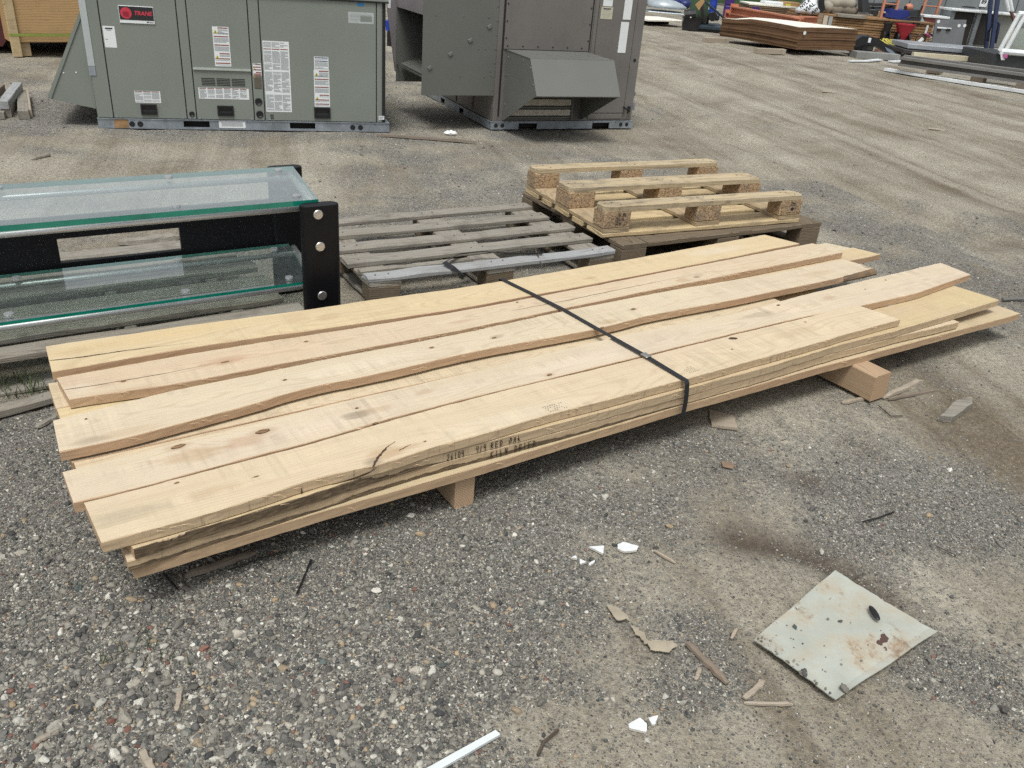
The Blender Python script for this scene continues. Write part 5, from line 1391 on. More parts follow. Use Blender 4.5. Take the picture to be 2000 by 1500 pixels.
def red_cab():
    A = at(19, 104); o = thing("machine", "dark red machine body cut off beside the plywood crate", "machine", tuple(A), .35)
    mb = MB(); mb.prism([(-1.6, .06), (-.05, .06), (.0, .13), (-.02, .60), (-.09, 1.4), (-1.6, 1.4)], -.0, 1.0); mb.build("body", REDDK, o)
    mb = MB(); mb.prism([(-.5, .40), (-.10, .40), (-.15, 1.2), (-.5, 1.2)], -.008, -.001); mb.build("window", GREYGL, o)
    mb = MB(); mb.cbox(-.25, -.08, -.012, -.001, .22, .33, .003); mb.build("step_plate", STEELGREY, o)
    for x in (-1.3, -.35):
        mb = MB(); mb.tube([(x, .1, .17), (x, .25, .17)], .17, 20); mb.build("wheel", BLACKP, o)
red_cab()

def post(label, p0, p1, z, w, h, mat, lift=0.0, name="timber_post", group=None, cat="timber", tilt=0.0, c=.003):
    """a squared timber lying on the ground from pixel p0 to pixel p1"""
    A = at(*p0, z); B = at(*p1, z + lift); L = float(np.linalg.norm(B - A)); a = math.atan2(B[1] - A[1], B[0] - A[0])
    o = link(name, plank_mesh(L, w, h, mat, 1, .001, c, n=5), None, ((A[0] + B[0]) / 2, (A[1] + B[1]) / 2, z + h / 2 + lift / 2), (0, -math.asin(max(-1, min(1, lift / L))), a))
    return tag(o, label, cat, group)
GP = "grey timber posts left of the green unit"
post("grey squared timber lying a little apart, dark grain on its top", (48, 233), (44, 190), 0, .068, .055, GREYW, group=GP)
post("thin timber with a pale top, rightmost beside the grey squared timber", (60, 229), (54, 189), 0, .026, .052, POSTW, group=GP)
post("short grey timber with its square end at the frame's left edge", (3, 233), (22, 196), 0, .042, .045, GREYW, group=GP)
post("grey timber under the whitish leaning one in the left stack", (16, 229), (36, 190), 0, .045, .055, GREYW, group=GP)
post("whitish timber lying across on top of the left grey timbers", (8, 213), (36, 174), .056, .062, .05, GREYW_WET, group=GP)
post("dark timber end at the frame's left edge above the grey stack", (-12, 194), (3, 180), .03, .06, .06, LATHW, group=GP)

def tarp(label, px, py, pts, mat, d=.3, name="blue_drum", cat="container", yaw=0.0, extra=None):
    p = facing(px, py, yaw); o = thing(name, label, cat, tuple(p.A), p.rz)
    q = [p(*v) for v in pts]; mb = MB(); mb.prism(q, 0, d); mb.build("body", mat, o)
    if extra: extra(o, p)
    return o
def e1(o, p):
    mb = MB(); q = [p(*v) for v in ((756, 61), (766, 61), (766, 90), (756, 90))]; mb.prism(q, -.01, .28); mb.build("foot", BLACKP, o)
tarp("blue plastic bin glimpsed in the gap between the two rooftop units", 761, 90, [(752, 40), (772, 40), (770, 60), (754, 60)], BLUEB, .4, "plastic_bin", "bin", 0, e1)

# ------------------------------------------------------------------ right background, far side of the yard
def trace(p, pts): return [p(*v) for v in pts]
def add_prism(o, nm, p, pts, y0, y1, mat, **k):
    mb = MB(); mb.prism(trace(p, pts), y0, y1); return mb.build(nm, mat, o, **k)
def far(name, label, cat, px, py, yaw=0.0, group=None, Y=None):
    """Y: how far into the yard the thing stands, when its foot is hidden"""
    p = facing(px, py, yaw)
    if Y is not None:
        d = ray(px, py); p.A = np.array([d[0] / d[1] * Y, Y, 0.0])
    return thing(name, label, cat, tuple(p.A), p.rz, group), p
def bar(o, nm, p, a, b_, r, mat, y=0.0, y2=None, n=8):
    q0, q1 = p(*a), p(*b_); mb = MB(); mb.tube([(q0[0], y, q0[1]), (q1[0], y if y2 is None else y2, q1[1])], r, n); return mb.build(nm, mat, o)
def cboxp(o, nm, p, a, b_, y0, y1, mat, c=.004):
    # a: top left corner; b_: right end of the top edge, foot of the left edge (uprights lean with the camera's roll)
    X0, z1 = p(*a); X1 = p(b_[0], a[1] + .09 * (b_[0] - a[0]))[0]; z0 = p(a[0] - .17 * (b_[1] - a[1]), b_[1])[1]
    mb = MB(); mb.cbox(X0, X1, y0, y1, min(z0, z1 - .008), z1, c); return mb.build(nm, mat, o)

# stack of white faced boards in the open
def board_stack():
    c = at(1552, 107); l = at(1403, 80); r = at(1664, 111)
    c[2] = l[2] = r[2] = 0
    o = thing("panel_stack", "sagging stack of white faced fibreboard panels with dark brown edges in the open yard", "panel stack", tuple(c), 0)
    b0 = .085
    far_ = l + (r - c) * .95
    H = .36; n = 9
    for k in range(n):
        z0 = b0 + H * k / n; z1 = z0 + H / n * .93; rr = random.Random(k); e = .012
        P = []
        def edge(a, b_, m_=5):
            for i in range(m_): P.append((np.array(a) * (1 - i / m_) + np.array(b_) * i / m_))
        j = np.array([rr.uniform(-e, e), rr.uniform(-e, e), 0])
        edge(c, r); edge(r, far_); edge(far_, l); edge(l, c)
        pts = [((q + j - c)[0], (q + j - c)[1]) for q in P]
        zz = []
        for q in P:
            t = np.linalg.norm(q - c) / np.linalg.norm(l - c)
            zz.append(z0 + .02 * math.sin(t * 3.0) - (.05 * max(0, np.linalg.norm(q - l) < .6)) * k / n)
        mb = MB(); mb.slab(pts, zz, z1 - z0, 0, 1)
        mb.build("panel", [BOARDW if k == n - 1 else PLYE, PLYE], o)
    mb = MB(); mb.disc((0, 0, 0), .032, 'y', 12); mb.build("label_spot", WHITE, o, ((r - c)[0] * .08, (r - c)[1] * .08 - .03, .36), (0, 0, .45))
    for lab, px, px2 in (("pale timber bearer poking out at the left of the panel stack", (1374, 83), (1420, 84)), ("pale timber bearer poking out in front of the panel stack", (1474, 104), (1530, 106))):
        post(lab, px, px2, 0, .10, .085, POSTW, group="timber bearers under the panel stack", name="timber_bearer")
board_stack()

# black tub
o, p = far("tub", "black plastic tub standing in front of a dark trolley", "tub", 1351, 61)
q = [p(1332, 33), p(1370, 36), p(1332, 59), p(1366, 61)]; w = (q[1][0] - q[0][0]) / 2; h = q[0][1]
mb = MB(); rr = lambda s_, z, d: [(math.copysign(min(1, abs(1.25 * math.cos(t))), math.cos(t)) * w * s_, math.copysign(min(1, abs(1.25 * math.sin(t))), math.sin(t)) * w * .62 * s_ + d, z) for t in np.linspace(0, 2 * PI, 24, endpoint=False)]
mb.loft([rr(.86, 0, .2), rr(.97, h * .9, .2), rr(1.03, h * .92, .2), rr(1.03, h, .2), rr(.95, h, .2), rr(.9, h * .35, .2)]); mb.build("tub_body", BLACKP, o)
o2, p2 = far("rolled_sheet", "crumpled white and dark sheet stuffed in the black tub", "sheet", 1351, 62)
bar(o2, "white_rod", p2, (1349, 24), (1352, 36), .022, WHITEP, .2); bar(o2, "dark_wad", p2, (1340, 30), (1362, 28), .09, BLACKP, .25)

# pale boards at the left
post("pale flat board lying on a dark pallet beside the taupe unit", (1238, 37), (1312, 39), .10, .9, .03, BOARDW, cat="board", name="loose_board")
o, p = far("low_pallet", "dark low pallet under the pale board beside the taupe unit", "pallet", 1270, 45, .15)
for y in (0.05, .4, .8):
    mb = MB(); mb.cbox(-.5, .45, y, y + .10, .0, .085, .004); mb.build("runner", DKSTEEL, o)
for x in (-.4, 0, .35):
    mb = MB(); mb.cbox(x - .06, x + .06, 0, .95, .0855, .098, .003); mb.build("slat", BROWNW, o)

# silver hull
o, p = far("boat_hull", "upturned silver grey fibreglass hull by the blue tarpaulins", "boat hull", 1300, 25)
mb = MB(); rings = []
for t, zz, yy in ((0, .0, .0), (.02, .75, .25), (.14, 1.0, .5), (.45, 1.0, .55), (.7, .85, .5), (.88, .55, .4), (1, .12, .12)):
    a = p(1265 + 80 * t, 25)[0]; hh = (p(1300, 9)[1]) * zz
    rings.append([(a, .6 - yy, .10), (a, .6 - yy, .16), (a, .6 - yy * .85, .12 + hh * .75), (a, .6 - yy * .3, .12 + hh), (a, .6 + yy * .4, .12 + hh), (a, .6 + yy, .16), (a, .6 + yy, .10)])
mb.loft(rings, 0); mb.build("hull", SILVER, o, smooth=True)
cboxp(o, "gunwale", p, (1266, 21.5), (1338, 24.5), -.02, 1.2, SILVER, .01)
# blue inflatable
for lab, x0, x1, y0, y1, nm in (("dark blue inflatable tube behind the silver hull", 1282, 1345, 3, 14, "inflatable"), ("rounded end of a blue inflatable right of the silver hull", 1333, 1364, 6, 21, "inflatable")):
    o, p = far(nm, lab, "inflatable boat", (x0 + x1) / 2, 22, 0, "blue inflatables behind the silver hull"); o.location.y += 1.2
    q0, q1 = p(x0, y1), p(x1, y0); r_ = abs(q1[1] - q0[1]) / 2; cz = (q0[1] + q1[1]) / 2
    mb = MB(); n_ = 9; mb.tube([(q0[0] + (q1[0] - q0[0]) * i / (n_ - 1), .3 + .15 * math.sin(i), cz) for i in range(n_)], [r_ * (.55 if i in (0, n_ - 1) else .95 + .05 * (i % 2)) for i in range(n_)], 14); mb.build("tube", NAVY, o, smooth=True)
    for k in (.3, .7):
        mb = MB(); mb.tube([(q0[0] + (q1[0] - q0[0]) * k, .3 - r_, cz), (q0[0] + (q1[0] - q0[0]) * k, .28 - r_, cz)], .06, 12); mb.build("valve", BLACKP, o)
# dark teal trolley machine with bars
o, p = far("trolley", "dark blue green platform trolley with leaning push bars", "trolley", 1370, 62)
cboxp(o, "deck", p, (1366, 50), (1425, 56), .0, 1.3, TEALD); cboxp(o, "skirt", p, (1366, 56), (1425, 63), .05, 1.25, BLACKP)
bar(o, "push_bar", p, (1378, 2), (1426, 44), .022, TEALD, .2); bar(o, "push_bar", p, (1384, 12), (1402, 46), .022, TEALD, .7); bar(o, "upright", p, (1376, 8), (1383, 48), .05, DKSTEEL, .4)
cboxp(o, "motor", p, (1396, 29), (1412, 42), .3, .8, TEALD, .03)
mb = MB(); q = p(1396, 34); mb.tube([(q[0], .2, q[1]), (q[0], .3, q[1])], .09, 14); mb.build("pulley", BLACKP, o)
o, p = far("cardboard_sign", "tilted piece of brown cardboard stuck above the trolley", "cardboard", 1366, 62); add_prism(o, "sheet", p, [(1360, 10), (1375, -3), (1379, 4), (1367, 21)], .15, .17, CARDB)
o, p = far("cloth", "dark green cloth heap beside the black tub", "cloth", 1368, 60)
mb = MB(); q = p(1369, 34); rr_ = random.Random(2); mb.loft([[(q[0] + .22 * s_ * math.cos(t) * rr_.uniform(.8, 1.2), .5 + .2 * s_ * math.sin(t), z) for t in np.linspace(0, 2 * PI, 14, endpoint=False)] for z, s_ in ((.0, 1.1), (.3, 1.1), (.6, .8), (.85, .35))]); mb.build("folds", GREENH, o, smooth=True)
o, p = far("bottle", "white plastic bottle lying high on the trolley", "bottle", 1383, 60); bar(o, "bottle_body", p, (1379, 10), (1386, 22), .05, WHITEP, .3); bar(o, "cap", p, (1381, 24), (1383, 27), .04, WHITEP, .25)
# drums and bins
def drum(label, x0, x1, y0, yb, mat, sq=False, grp="coloured plastic drums and bins at the back"):
    o, p = far("plastic_bin" if sq else "drum", label, "bin" if sq else "drum", (x0 + x1) / 2, yb, 0, grp); q0, q1 = p(x0, yb), p(x1, y0); w = (q1[0] - q0[0]) / 2; cx = (q0[0] + q1[0]) / 2; h = max(q1[1], .9)
    mb = MB()
    if sq:
        for k in range(3): mb.cbox(cx - w, cx + w, 0, 2 * w, h * k / 3 + .01, h * (k + 1) / 3 - .01, .02)
        for k in range(3): pass
        b_ = MB(); b_.cbox(cx - w * .97, cx + w * .97, .02, 2 * w - .02, .005, h - .015, .01); b_.build("inner_wall", mat, o)
        mb2 = []
        for k in range(3):
            m_ = MB(); m_.cbox(cx - w, cx + w, 0, 2 * w, h * k / 3 + .01, h * (k + 1) / 3 - .01, .02); m_.build("crate_tier", mat, o)
    else:
        ring = lambda r_, z: [(cx + r_ * math.cos(t), w + r_ * math.sin(t), z) for t in np.linspace(0, 2 * PI, 20, endpoint=False)]
        mb.loft([ring(w * .95, 0), ring(w, .03), ring(w * .97, h * .3), ring(w * 1.02, h * .33), ring(w * .97, h * .36), ring(w * .97, h * .63), ring(w * 1.02, h * .66), ring(w * .97, h * .69), ring(w, h - .03), ring(w * .93, h), ring(w * .9, h - .02), ring(.01, h - .02)]); mb.build("drum_body", mat, o, smooth=True)
    return o
drum("bright blue plastic drum behind the trolley", 1383, 1409, -30, 34, BLUEB); drum("purple stacked plastic crates beside the blue drum", 1413, 1440, -25, 34, PURPLE, True); drum("green plastic drum right of the purple crates", 1440, 1466, -20, 30, GREENB)
# orange rack beams
def beam(label, a, b_, w, h, mat, z=.0, grp=None, name="rack_beam", cat="beam", lift=0.0, plate=True):
    A = at(*a, z); B = at(*b_, z + lift); L = float(np.linalg.norm(B - A)); an = math.atan2(B[1] - A[1], B[0] - A[0])
    o = thing(name, label, cat, tuple(A), an, grp)
    mb = MB(); hw = w / 2; t = w * .18
    P = [(-hw, 0), (hw, 0), (hw, t), (t / 2, t), (t / 2, h - t), (hw, h - t), (hw, h), (-hw, h), (-hw, h - t), (-t / 2, h - t), (-t / 2, t), (-hw, t)]
    v = [(0, y, z_) for y, z_ in P] + [(L, y, z_ + lift) for y, z_ in P]; n = len(P)
    mb.add(v, [tuple(range(n - 1, -1, -1)), tuple(range(n, 2 * n))] + [(i, (i + 1) % n, n + (i + 1) % n, n + i) for i in range(n)])
    mb.build("profile", mat, o)
    if plate:
        mb = MB(); mb.cbox(-.012, .0, -hw * 1.2, hw * 1.2, -.02, h * 1.3, .002); mb.build("end_plate", mat, o)
    return o
GB = "orange rack beams behind the panel stack"
beam("orange steel rack beam, the upper one with a raised left end", (1432, 28), (1560, 52), .16, .16, ORANGE, .36, GB)
beam("orange steel rack beam, lower front one of the pair", (1421, 36), (1555, 58), .16, .14, ORANGE, .22, GB)
beam("orange steel rack beam, rear short one by the leaning timbers", (1500, 44), (1592, 46), .14, .14, ORANGE, .30, GB)
o, p = far("steel_bracket", "dark steel bracket lying across the orange beams", "bracket", 1450, 62); add_prism(o, "plate", p, [(1432, 40), (1472, 30), (1475, 40), (1440, 47)], -.1, .2, DKSTEEL); add_prism(o, "lug", p, [(1470, 31), (1475, 30), (1477, 44), (1471, 44)], -.15, -.11, DKSTEEL)
o, p = far("steel_crate", "dark red metal crate end behind the panel stack", "crate", 1570, 72); cboxp(o, "box", p, (1548, 54), (1592, 64), .3, 1.2, flat("dull_red_steel", (.12, .015, .02), .5)); cboxp(o, "rim", p, (1546, 52), (1594, 54.5), .28, 1.25, flat("dull_red_steel_rim", (.16, .02, .025), .5))
# far stacks
o, p = far("panel_stack", "dull brown panel stack with a pale top behind the orange beams", "panel stack", 1510, 40, .0, None, 25.5)
for k in range(7): 
    q0, q1 = p(1457, 40), p(1562, 12); w0, w1 = q0[0], q1[0]; h = p(1510, 14)[1]
    mb = MB(); j = random.uniform(-.04, .04); mb.cbox(w0 + j, w1 + j, random.uniform(0, .04), 1.3, .06 + h * k / 7, .06 + h * (k + 1) / 7 - .012, .003); mb.build("panel", BOARDW if k == 6 else PLYE3, o)
add_prism(o, "purple_wrap", p, [(1469, 13), (1483, 14), (1483, 29), (1469, 27)], -.02, -.005, PURPLE)
o, p = far("white_machine", "white boxy machine on the dull brown stack", "machine", 1515, 10, .0, None, 25.7)
cboxp(o, "housing", p, (1496, 2), (1534, 12), .1, .7, WHITEP, .03); cboxp(o, "slot", p, (1504, 9.5), (1528, 11.5), .085, .0985, DARK, .002)
o, p = far("cardboard_box", "brown cardboard box with a yellow label next to the white machine", "box", 1550, 10, .0, None, 25.7)
cboxp(o, "carton", p, (1533, 4), (1568, 14), .1, .8, CARDB, .01); cboxp(o, "yellow_label", p, (1537, 7.5), (1546, 12.5), .085, .0985, YELTXT, .002)
# white printed bag
o, p = far("sack", "white plastic sack with black lettering slumped on the timber stack", "sack", 1590, 20, .0, None, 21.15)
q = [p(1560, 26), p(1610, 26), p(1585, -6)]; cx = (q[0][0] + q[1][0]) / 2; w = (q[1][0] - q[0][0]) / 2
mb = MB(); zb = q[0][1]; hh = q[2][1] - zb; rr_ = random.Random(5)
rings = []
for z, s_ in ((0, .95), (.2, 1.05), (.42, .9), (.68, .6), (.9, .45), (1, .2)):
    rings.append([(cx + w * s_ * math.cos(t) * rr_.uniform(.93, 1.05) + hh * z * .2, .3 + .25 * s_ * math.sin(t), zb + hh * z) for t in np.linspace(0, 2 * PI, 18, endpoint=False)])
mb.loft(rings); mb.build("sack_body", WHITEP, o, smooth=True)
for i, (tx, x, y, s_) in enumerate((("VIAL", 1582, 14, .13), ("NYLA", 1573, 8, .10), ("AVN", 1594, 20, .10))):
    qx = p(x, y); link("lettering", text_mesh(tx, s_, BLACKTXT, 0, .004), o, (qx[0], .03, qx[1]), (PI / 2, -.75, 0))
add_prism(o, "black_side", p, [(1602, -8), (1612, -8), (1614, 20), (1606, 27), (1600, 20)], .1, .5, BLACKP)
# timber stack
o, p = far("timber_stack", "long stack of brown sawn timber behind the seed spreaders", "timber stack", 1690, 82, 0, None, 21.2)
q0, q1 = p(1556, 70), p(1815, 84); h = p(1690, 33)[1] - .05
for k in range(8):
    mb = MB(); j = random.uniform(-.05, .05); mb.cbox(q0[0] + j, q1[0] + j, random.uniform(0, .05), 1.3, h * k / 8 + .05, h * (k + 1) / 8 + .04, .006); mb.build("timber_layer", PLYE2, o)
for x in (1600, 1700, 1800):
    a = p(x, 80)[0]; mb = MB(); mb.cbox(a, a + .1, .05, 1.2, 0, .048, .004); mb.build("bearer", POSTW, o)
# leaning timbers
GLT = "timbers leaning upright against the timber stack"
for i, (lab, b_, t, w, mt) in enumerate((("dark brown timber leaning against the timber stack, leftmost of three", (1594, 66), (1611, 27), .11, PLYE3), ("pale timber leaning against the timber stack, middle of three", (1607, 67), (1620, 32), .10, POSTW), ("grey timber leaning against the timber stack, rightmost of three", (1616, 68), (1630, 34), .08, GREYT))):
    o, p = far("leaning_timber", lab, "timber", b_[0], 92, 0, GLT, 20.85); a, c = p(*b_), p(*t)
    mb = MB(); v = []
    for (x, z, y) in ((a[0], a[1] - .1, .0), (c[0], c[1], .24)):
        v += [(x - w / 2, y, z), (x + w / 2, y, z), (x + w / 2, y + .1, z), (x - w / 2, y + .1, z)]
    mb.add(v, [(0, 3, 2, 1), (4, 5, 6, 7), (0, 1, 5, 4), (1, 2, 6, 5), (2, 3, 7, 6), (3, 0, 4, 7)]); mb.build("timber", mt, o)
# rolled cushions
def cushion(label, x0, x1, y0, y1, mat, dy=0, nm="cushion", grp="beige padded rolls on the timber stack"):
    o, p = far(nm, label, "cushion", (x0 + x1) / 2, 20, 0, grp, 21.2 + dy)
    q0, q1 = p(x0, y1), p(x1, y0); r_ = abs(q1[1] - q0[1]) / 2; cz = (q0[1] + q1[1]) / 2; n_ = 8
    mb = MB(); mb.tube([(q0[0] + (q1[0] - q0[0]) * i / (n_ - 1), .5 + .03 * math.sin(2 * i), cz + .02 * math.sin(i * 1.7)) for i in range(n_)], [r_ * (.6 if i in (0, n_ - 1) else random.uniform(.9, 1.05)) for i in range(n_)], 12); mb.build("padding", mat, o, smooth=True)
cushion("upper beige roll slumped on the timber stack", 1612, 1688, -2, 16, FABRIC, 0); cushion("lower brownish roll under the beige one", 1616, 1690, 14, 29, FABRIC_D, .0); cushion("round beige bundle at the left of the rolls", 1606, 1636, 4, 28, FABRIC, -.05)
o, p = far("loose_board", "grey board lying on the timber stack below the beige rolls", "board", 1660, 30, 0, None, 21.15); cboxp(o, "board_body", p, (1637, 27), (1692, 33), .0, .5, GREYW, .006)
o, p = far("car_part", "dark grey plastic car trim standing on the timber stack", "car part", 1700, 20, 0, None, 21.3)
add_prism(o, "trim", p, [(1689, -6), (1700, -6), (1708, 26), (1690, 26)], .2, .5, BUMPG)
for i, (y0, y1, x0, x1) in enumerate(((6, 13, 1706, 1762), (14, 20, 1712, 1756), (21, 29, 1708, 1758))):
    o, p = far("bumper", ("topmost black car bumper of the heap on the timber stack", "middle black car bumper of the heap on the timber stack", "lowest black car bumper of the heap on the timber stack")[i], "car bumper", 1735, 20, 0, "black car bumpers heaped on the timber stack", 21.9)
    q = trace(p, [(x0, y0 + 1), (x0 + 14, y0 + 2), (x1 - 12, y0 + 2), (x1, y0), (x1 - 2, y1), (x0 + 4, y1)])
    mb = MB(); mb.prism(q, .2, .6); mb.build("bumper_shell", BUMPG, o)
# generator and ball
o, p = far("generator", "blue and black generator standing on the timber stack", "generator", 1780, 30, 0, None, 21.25)
add_prism(o, "blue_housing", p, [(1744, 36), (1754, 21), (1783, 22), (1783, 42)], .2, .9, BLUEG); add_prism(o, "engine", p, [(1783.5, 22), (1806, 21), (1807, 44), (1783.5, 43)], .25, .8, BUMPG)
bar(o, "frame_bar", p, (1755, 46), (1782, 33), .02, BLACKP, .1); bar(o, "frame_bar", p, (1782, 33), (1800, 35), .02, BLACKP, .1); bar(o, "lever", p, (1804, 24), (1809, 12), .022, BLACKP, .2); add_prism(o, "funnel", p, [(1808, 34), (1814, 46), (1804, 46)], .2, .4, SILVER)
o, p = far("pumpkin_ball", "orange and black ball resting on top of the blue generator", "ball", 1791, 20, 0, None, 21.3); q = p(1791, 17)
mb = MB(); rr_ = .085; mb.loft([[(q[0] + rr_ * 1.25 * math.sin(f) * math.cos(t), .5 + rr_ * math.sin(f) * math.sin(t), q[1] - rr_ * math.cos(f)) for t in np.linspace(0, 2 * PI, 16, endpoint=False)] for f in np.linspace(.05, PI - .05, 8)]); mb.build("ball", ORANGE, o, smooth=True)
mb = MB(); mb.box(q[0] - .12, q[0] - .07, .42, .46, q[1] - .03, q[1] + .03); mb.build("black_patch", BLACKP, o)
o, p = far("bin", "cream coloured open box beside the blue generator", "box", 1740, 30, 0, None, 21.6)
cboxp(o, "box_body", p, (1731, 24), (1752, 36), .3, .8, CREAMT, .01); cboxp(o, "box_mouth", p, (1733, 27), (1737, 32), .285, .2985, DARK, .002)
# spreaders
def hopper(label, x0, x1, y0, y1, mat, by, wheels=True):
    o, p = far("spreader", label, "spreader", (x0 + x1) / 2, by, 0, "push spreaders in front of the timber stack")
    q0, q1 = p(x0, y1), p(x1, y0); cx = (q0[0] + q1[0]) / 2; w = (q1[0] - q0[0]) / 2; h = q1[1] - q0[1]
    sq = lambda s_, z: [(cx + math.copysign(abs(math.cos(t)) ** .55, math.cos(t)) * w * s_, .3 + math.copysign(abs(math.sin(t)) ** .55, math.sin(t)) * w * .8 * s_, z) for t in np.linspace(.01, 2 * PI + .01, 20, endpoint=False)]
    mb = MB(); mb.loft([sq(.28, q0[1]), sq(.55, q0[1] + h * .3), sq(1, q1[1] - .03), sq(1.06, q1[1] - .03), sq(1.06, q1[1]), sq(.98, q1[1]), sq(.5, q0[1] + h * .4)]); mb.build("hopper", mat, o)
    for s_ in (-1, 1):
        mb = MB(); mb.tube([(cx + s_ * w * .55, .3, .12), (cx + s_ * w * .75, .3, .12)], .12, 16); mb.build("wheel", BLACKP, o)
        mb = MB(); mb.tube([(cx + s_ * w * .35, .25, q0[1] + .05), (cx + s_ * w * .5, .1, .02)], .014, 6); mb.build("leg", BLACKP, o)
        mb = MB(); mb.tube([(cx + s_ * w * .3, .35, q0[1] + .05), (cx + w * 1.5 + s_ * .05, .6, q1[1] + .02), (cx + w * 1.9 + s_ * .05, .6, q1[1] + .02)], .013, 6); mb.build("handle_bar", BLACKP, o)
hopper("red seed spreader hopper on wheels", 1753, 1797, 50, 80, REDP, 88); hopper("black seed spreader hopper left of the red one", 1729, 1753, 47, 77, BLACKP, 84)
o, p = far("toy_bike", "pink and white child's bike leaning by the grey steel panel", "bike", 1810, 90)
bar(o, "frame_tube", p, (1816, 50), (1811, 66), .025, WHITEP, .1); bar(o, "frame_tube", p, (1811, 66), (1820, 72), .025, PINK, .1); bar(o, "fork", p, (1806, 76), (1796, 86), .045, WHITEP, .1); bar(o, "handlebar", p, (1816, 66), (1828, 71), .014, BLACKP, .05)
for x, y in ((1800, 84), (1818, 80)):
    q = p(x, y); mb = MB(); n_ = 20; mb.tube([(q[0] + .11 * math.cos(2 * PI * k / n_), .12, .12 + .11 * math.sin(2 * PI * k / n_)) for k in range(n_ + 1)], .015, 6, caps=False); mb.build("wheel", BLACKP, o)
o, p = far("yellow_cord", "coil of yellow cord on the ground by the spreaders", "cord", 1745, 92)
for k in range(3):
    mb = MB(); n_ = 16; mb.tube([((.30 - .06 * k) * math.cos(2 * PI * i / n_), .2 + (.22 - .05 * k) * math.sin(2 * PI * i / n_), .05 + .03 * k + .02 * math.sin(3 * i)) for i in range(n_ + 1)], .022, 6, caps=False); mb.build("loop", YELP, o)
# grey panel
o, p = far("sheet_metal_door", "upright grey sheet steel panel with two dark pull handles", "panel", 1850, 95, .02)
q = trace(p, [(1828, 38), (1888, 39), (1877, 94), (1820, 88)]); mb = MB(); mb.prism(q, .0, .04); mb.build("sheet", STEELGREY, o)
a = p(1830, 54), p(1858, 55.5); mb = MB(); mb.cbox(a[0][0], a[1][0], -.015, -.001, a[1][1] - .02, a[1][1] + .01, .002); mb.build("rail", WHITEP, o)
for x in (1834, 1852):
    b_ = p(x, 57); mb = MB(); mb.cbox(b_[0] - .045, b_[0] + .045, -.03, -.001, b_[1] - .04, b_[1] + .012, .006); mb.build("pull_handle", BLACKP, o)
for x, y in ((1833, 42), (1873, 50), (1884, 50)):
    b_ = p(x, y); mb = MB(); mb.disc((b_[0], -.004, b_[1]), .035, n=12); mb.build("sticker", WHITEP, o)
# wall, counter, sign
wl = facing(1880, 88, -.02)
o = thing("building_wall", "grey panelled building wall closing the yard at the back right", "wall", tuple(wl.A), wl.rz); o.location.y += 1.6
Wy = 1.6
for k in range(-4, 14):
    mb = MB(); mb.cbox(k * .9, k * .9 + .885, 0, .12, .45, 5.0, .01); mb.build("wall_panel", WALLM, o)
mb = MB(); mb.box(-3.6, 12.6, .02, .14, 0, .45); mb.box(-3.6, 12.6, .06, .14, .45, 5.0); mb.build("plinth", CONC, o)
sg = Plane(wl.A + np.array([0, 1.6, 0]), wl.A + np.array([0, 1.6, 0]) + wl.u)
q0, q1 = sg(1911, 13), sg(1923, -6); 
mb = MB(); mb.cbox(q0[0], q0[0] + .19, -.02, -.002, q0[1], q0[1] + .24, .004); s_ = mb.build("number_plate", WHITEP, o)
link("number", text_mesh("89", .125, BLACKTXT, 0, .004), s_, (q0[0] + .095, -.022, q0[1] + .115), (PI / 2, 0, 0))
o, p = far("workbench", "grey counter with a white top and dark panels against the wall", "counter", 1890, 50, 0, None, 22.0)
cboxp(o, "top", p, (1858, 16), (1992, 20.5), -.08, .7, WHITEP, .01); cboxp(o, "leg", p, (1859, 20), (1868, 88), .0, .6, WALLM); 
for x0, x1 in ((1868, 1908), (1920, 1950)): cboxp(o, "dark_panel", p, (x0, 21 + (x0 > 1900) * 4), (x1, 88), .05, .1, DKPANEL)
cboxp(o, "post", p, (1911, 24), (1918.5, 90), -.01, .12, WALLM); cboxp(o, "end_panel", p, (1946, 26), (1985, 92), .02, .1, flat("grey_end_panel", (.20, .205, .19), .6))
cboxp(o, "sill", p, (1858, 87), (1976, 93), -.05, .6, CONC, .01)
mb = MB(); q = p(1903, 18); mb.loft([[(q[0] + r_ * math.cos(t), .3 + r_ * .6 * math.sin(t), q[1] + z) for t in np.linspace(0, 2 * PI, 18, endpoint=False)] for r_, z in ((.17, .015), (.17, .03), (.1, .045))]); mb.build("round_lid", BLACKP, o)
# ladders
def ladder(label, x0, x1, yb, dx, mat):
    o, p = far("ladder", label, "ladder", (x0 + x1) / 2, 90, 0, "orange ladders leaning on the back wall"); o.location.y += 1.2
    a, b_ = p(x0, yb), p(x1, yb); H = 3.2; s_ = dx
    for q in (a, b_):
        mb = MB(); v = []
        for z, y in ((max(q[1], 0) if False else .0, -.0), (H, .6)):
            xx = q[0] + s_ * (z - q[1]); v += [(xx - .025, y, z), (xx + .025, y, z), (xx + .025, y + .07, z), (xx - .025, y + .07, z)]
        mb.add(v, [(0, 3, 2, 1), (4, 5, 6, 7), (0, 1, 5, 4), (1, 2, 6, 5), (2, 3, 7, 6), (3, 0, 4, 7)]); mb.build("rail", mat, o)
    for k in range(10):
        z = .15 + k * .31; mb = MB(); mb.tube([(a[0] + s_ * (z - a[1]) + .02, .03 + .6 * z / H, z), (b_[0] + s_ * (z - a[1]) - .02, .03 + .6 * z / H, z)], .016, 8); mb.build("rung", mat, o)
ladder("orange ladder leaning on the wall above the blue generator", 1768, 1797, 20, .06, ORANGE_L); ladder("orange ladder leaning on the wall beside the white topped counter", 1845, 1876, 32, .14, ORANGE_L)
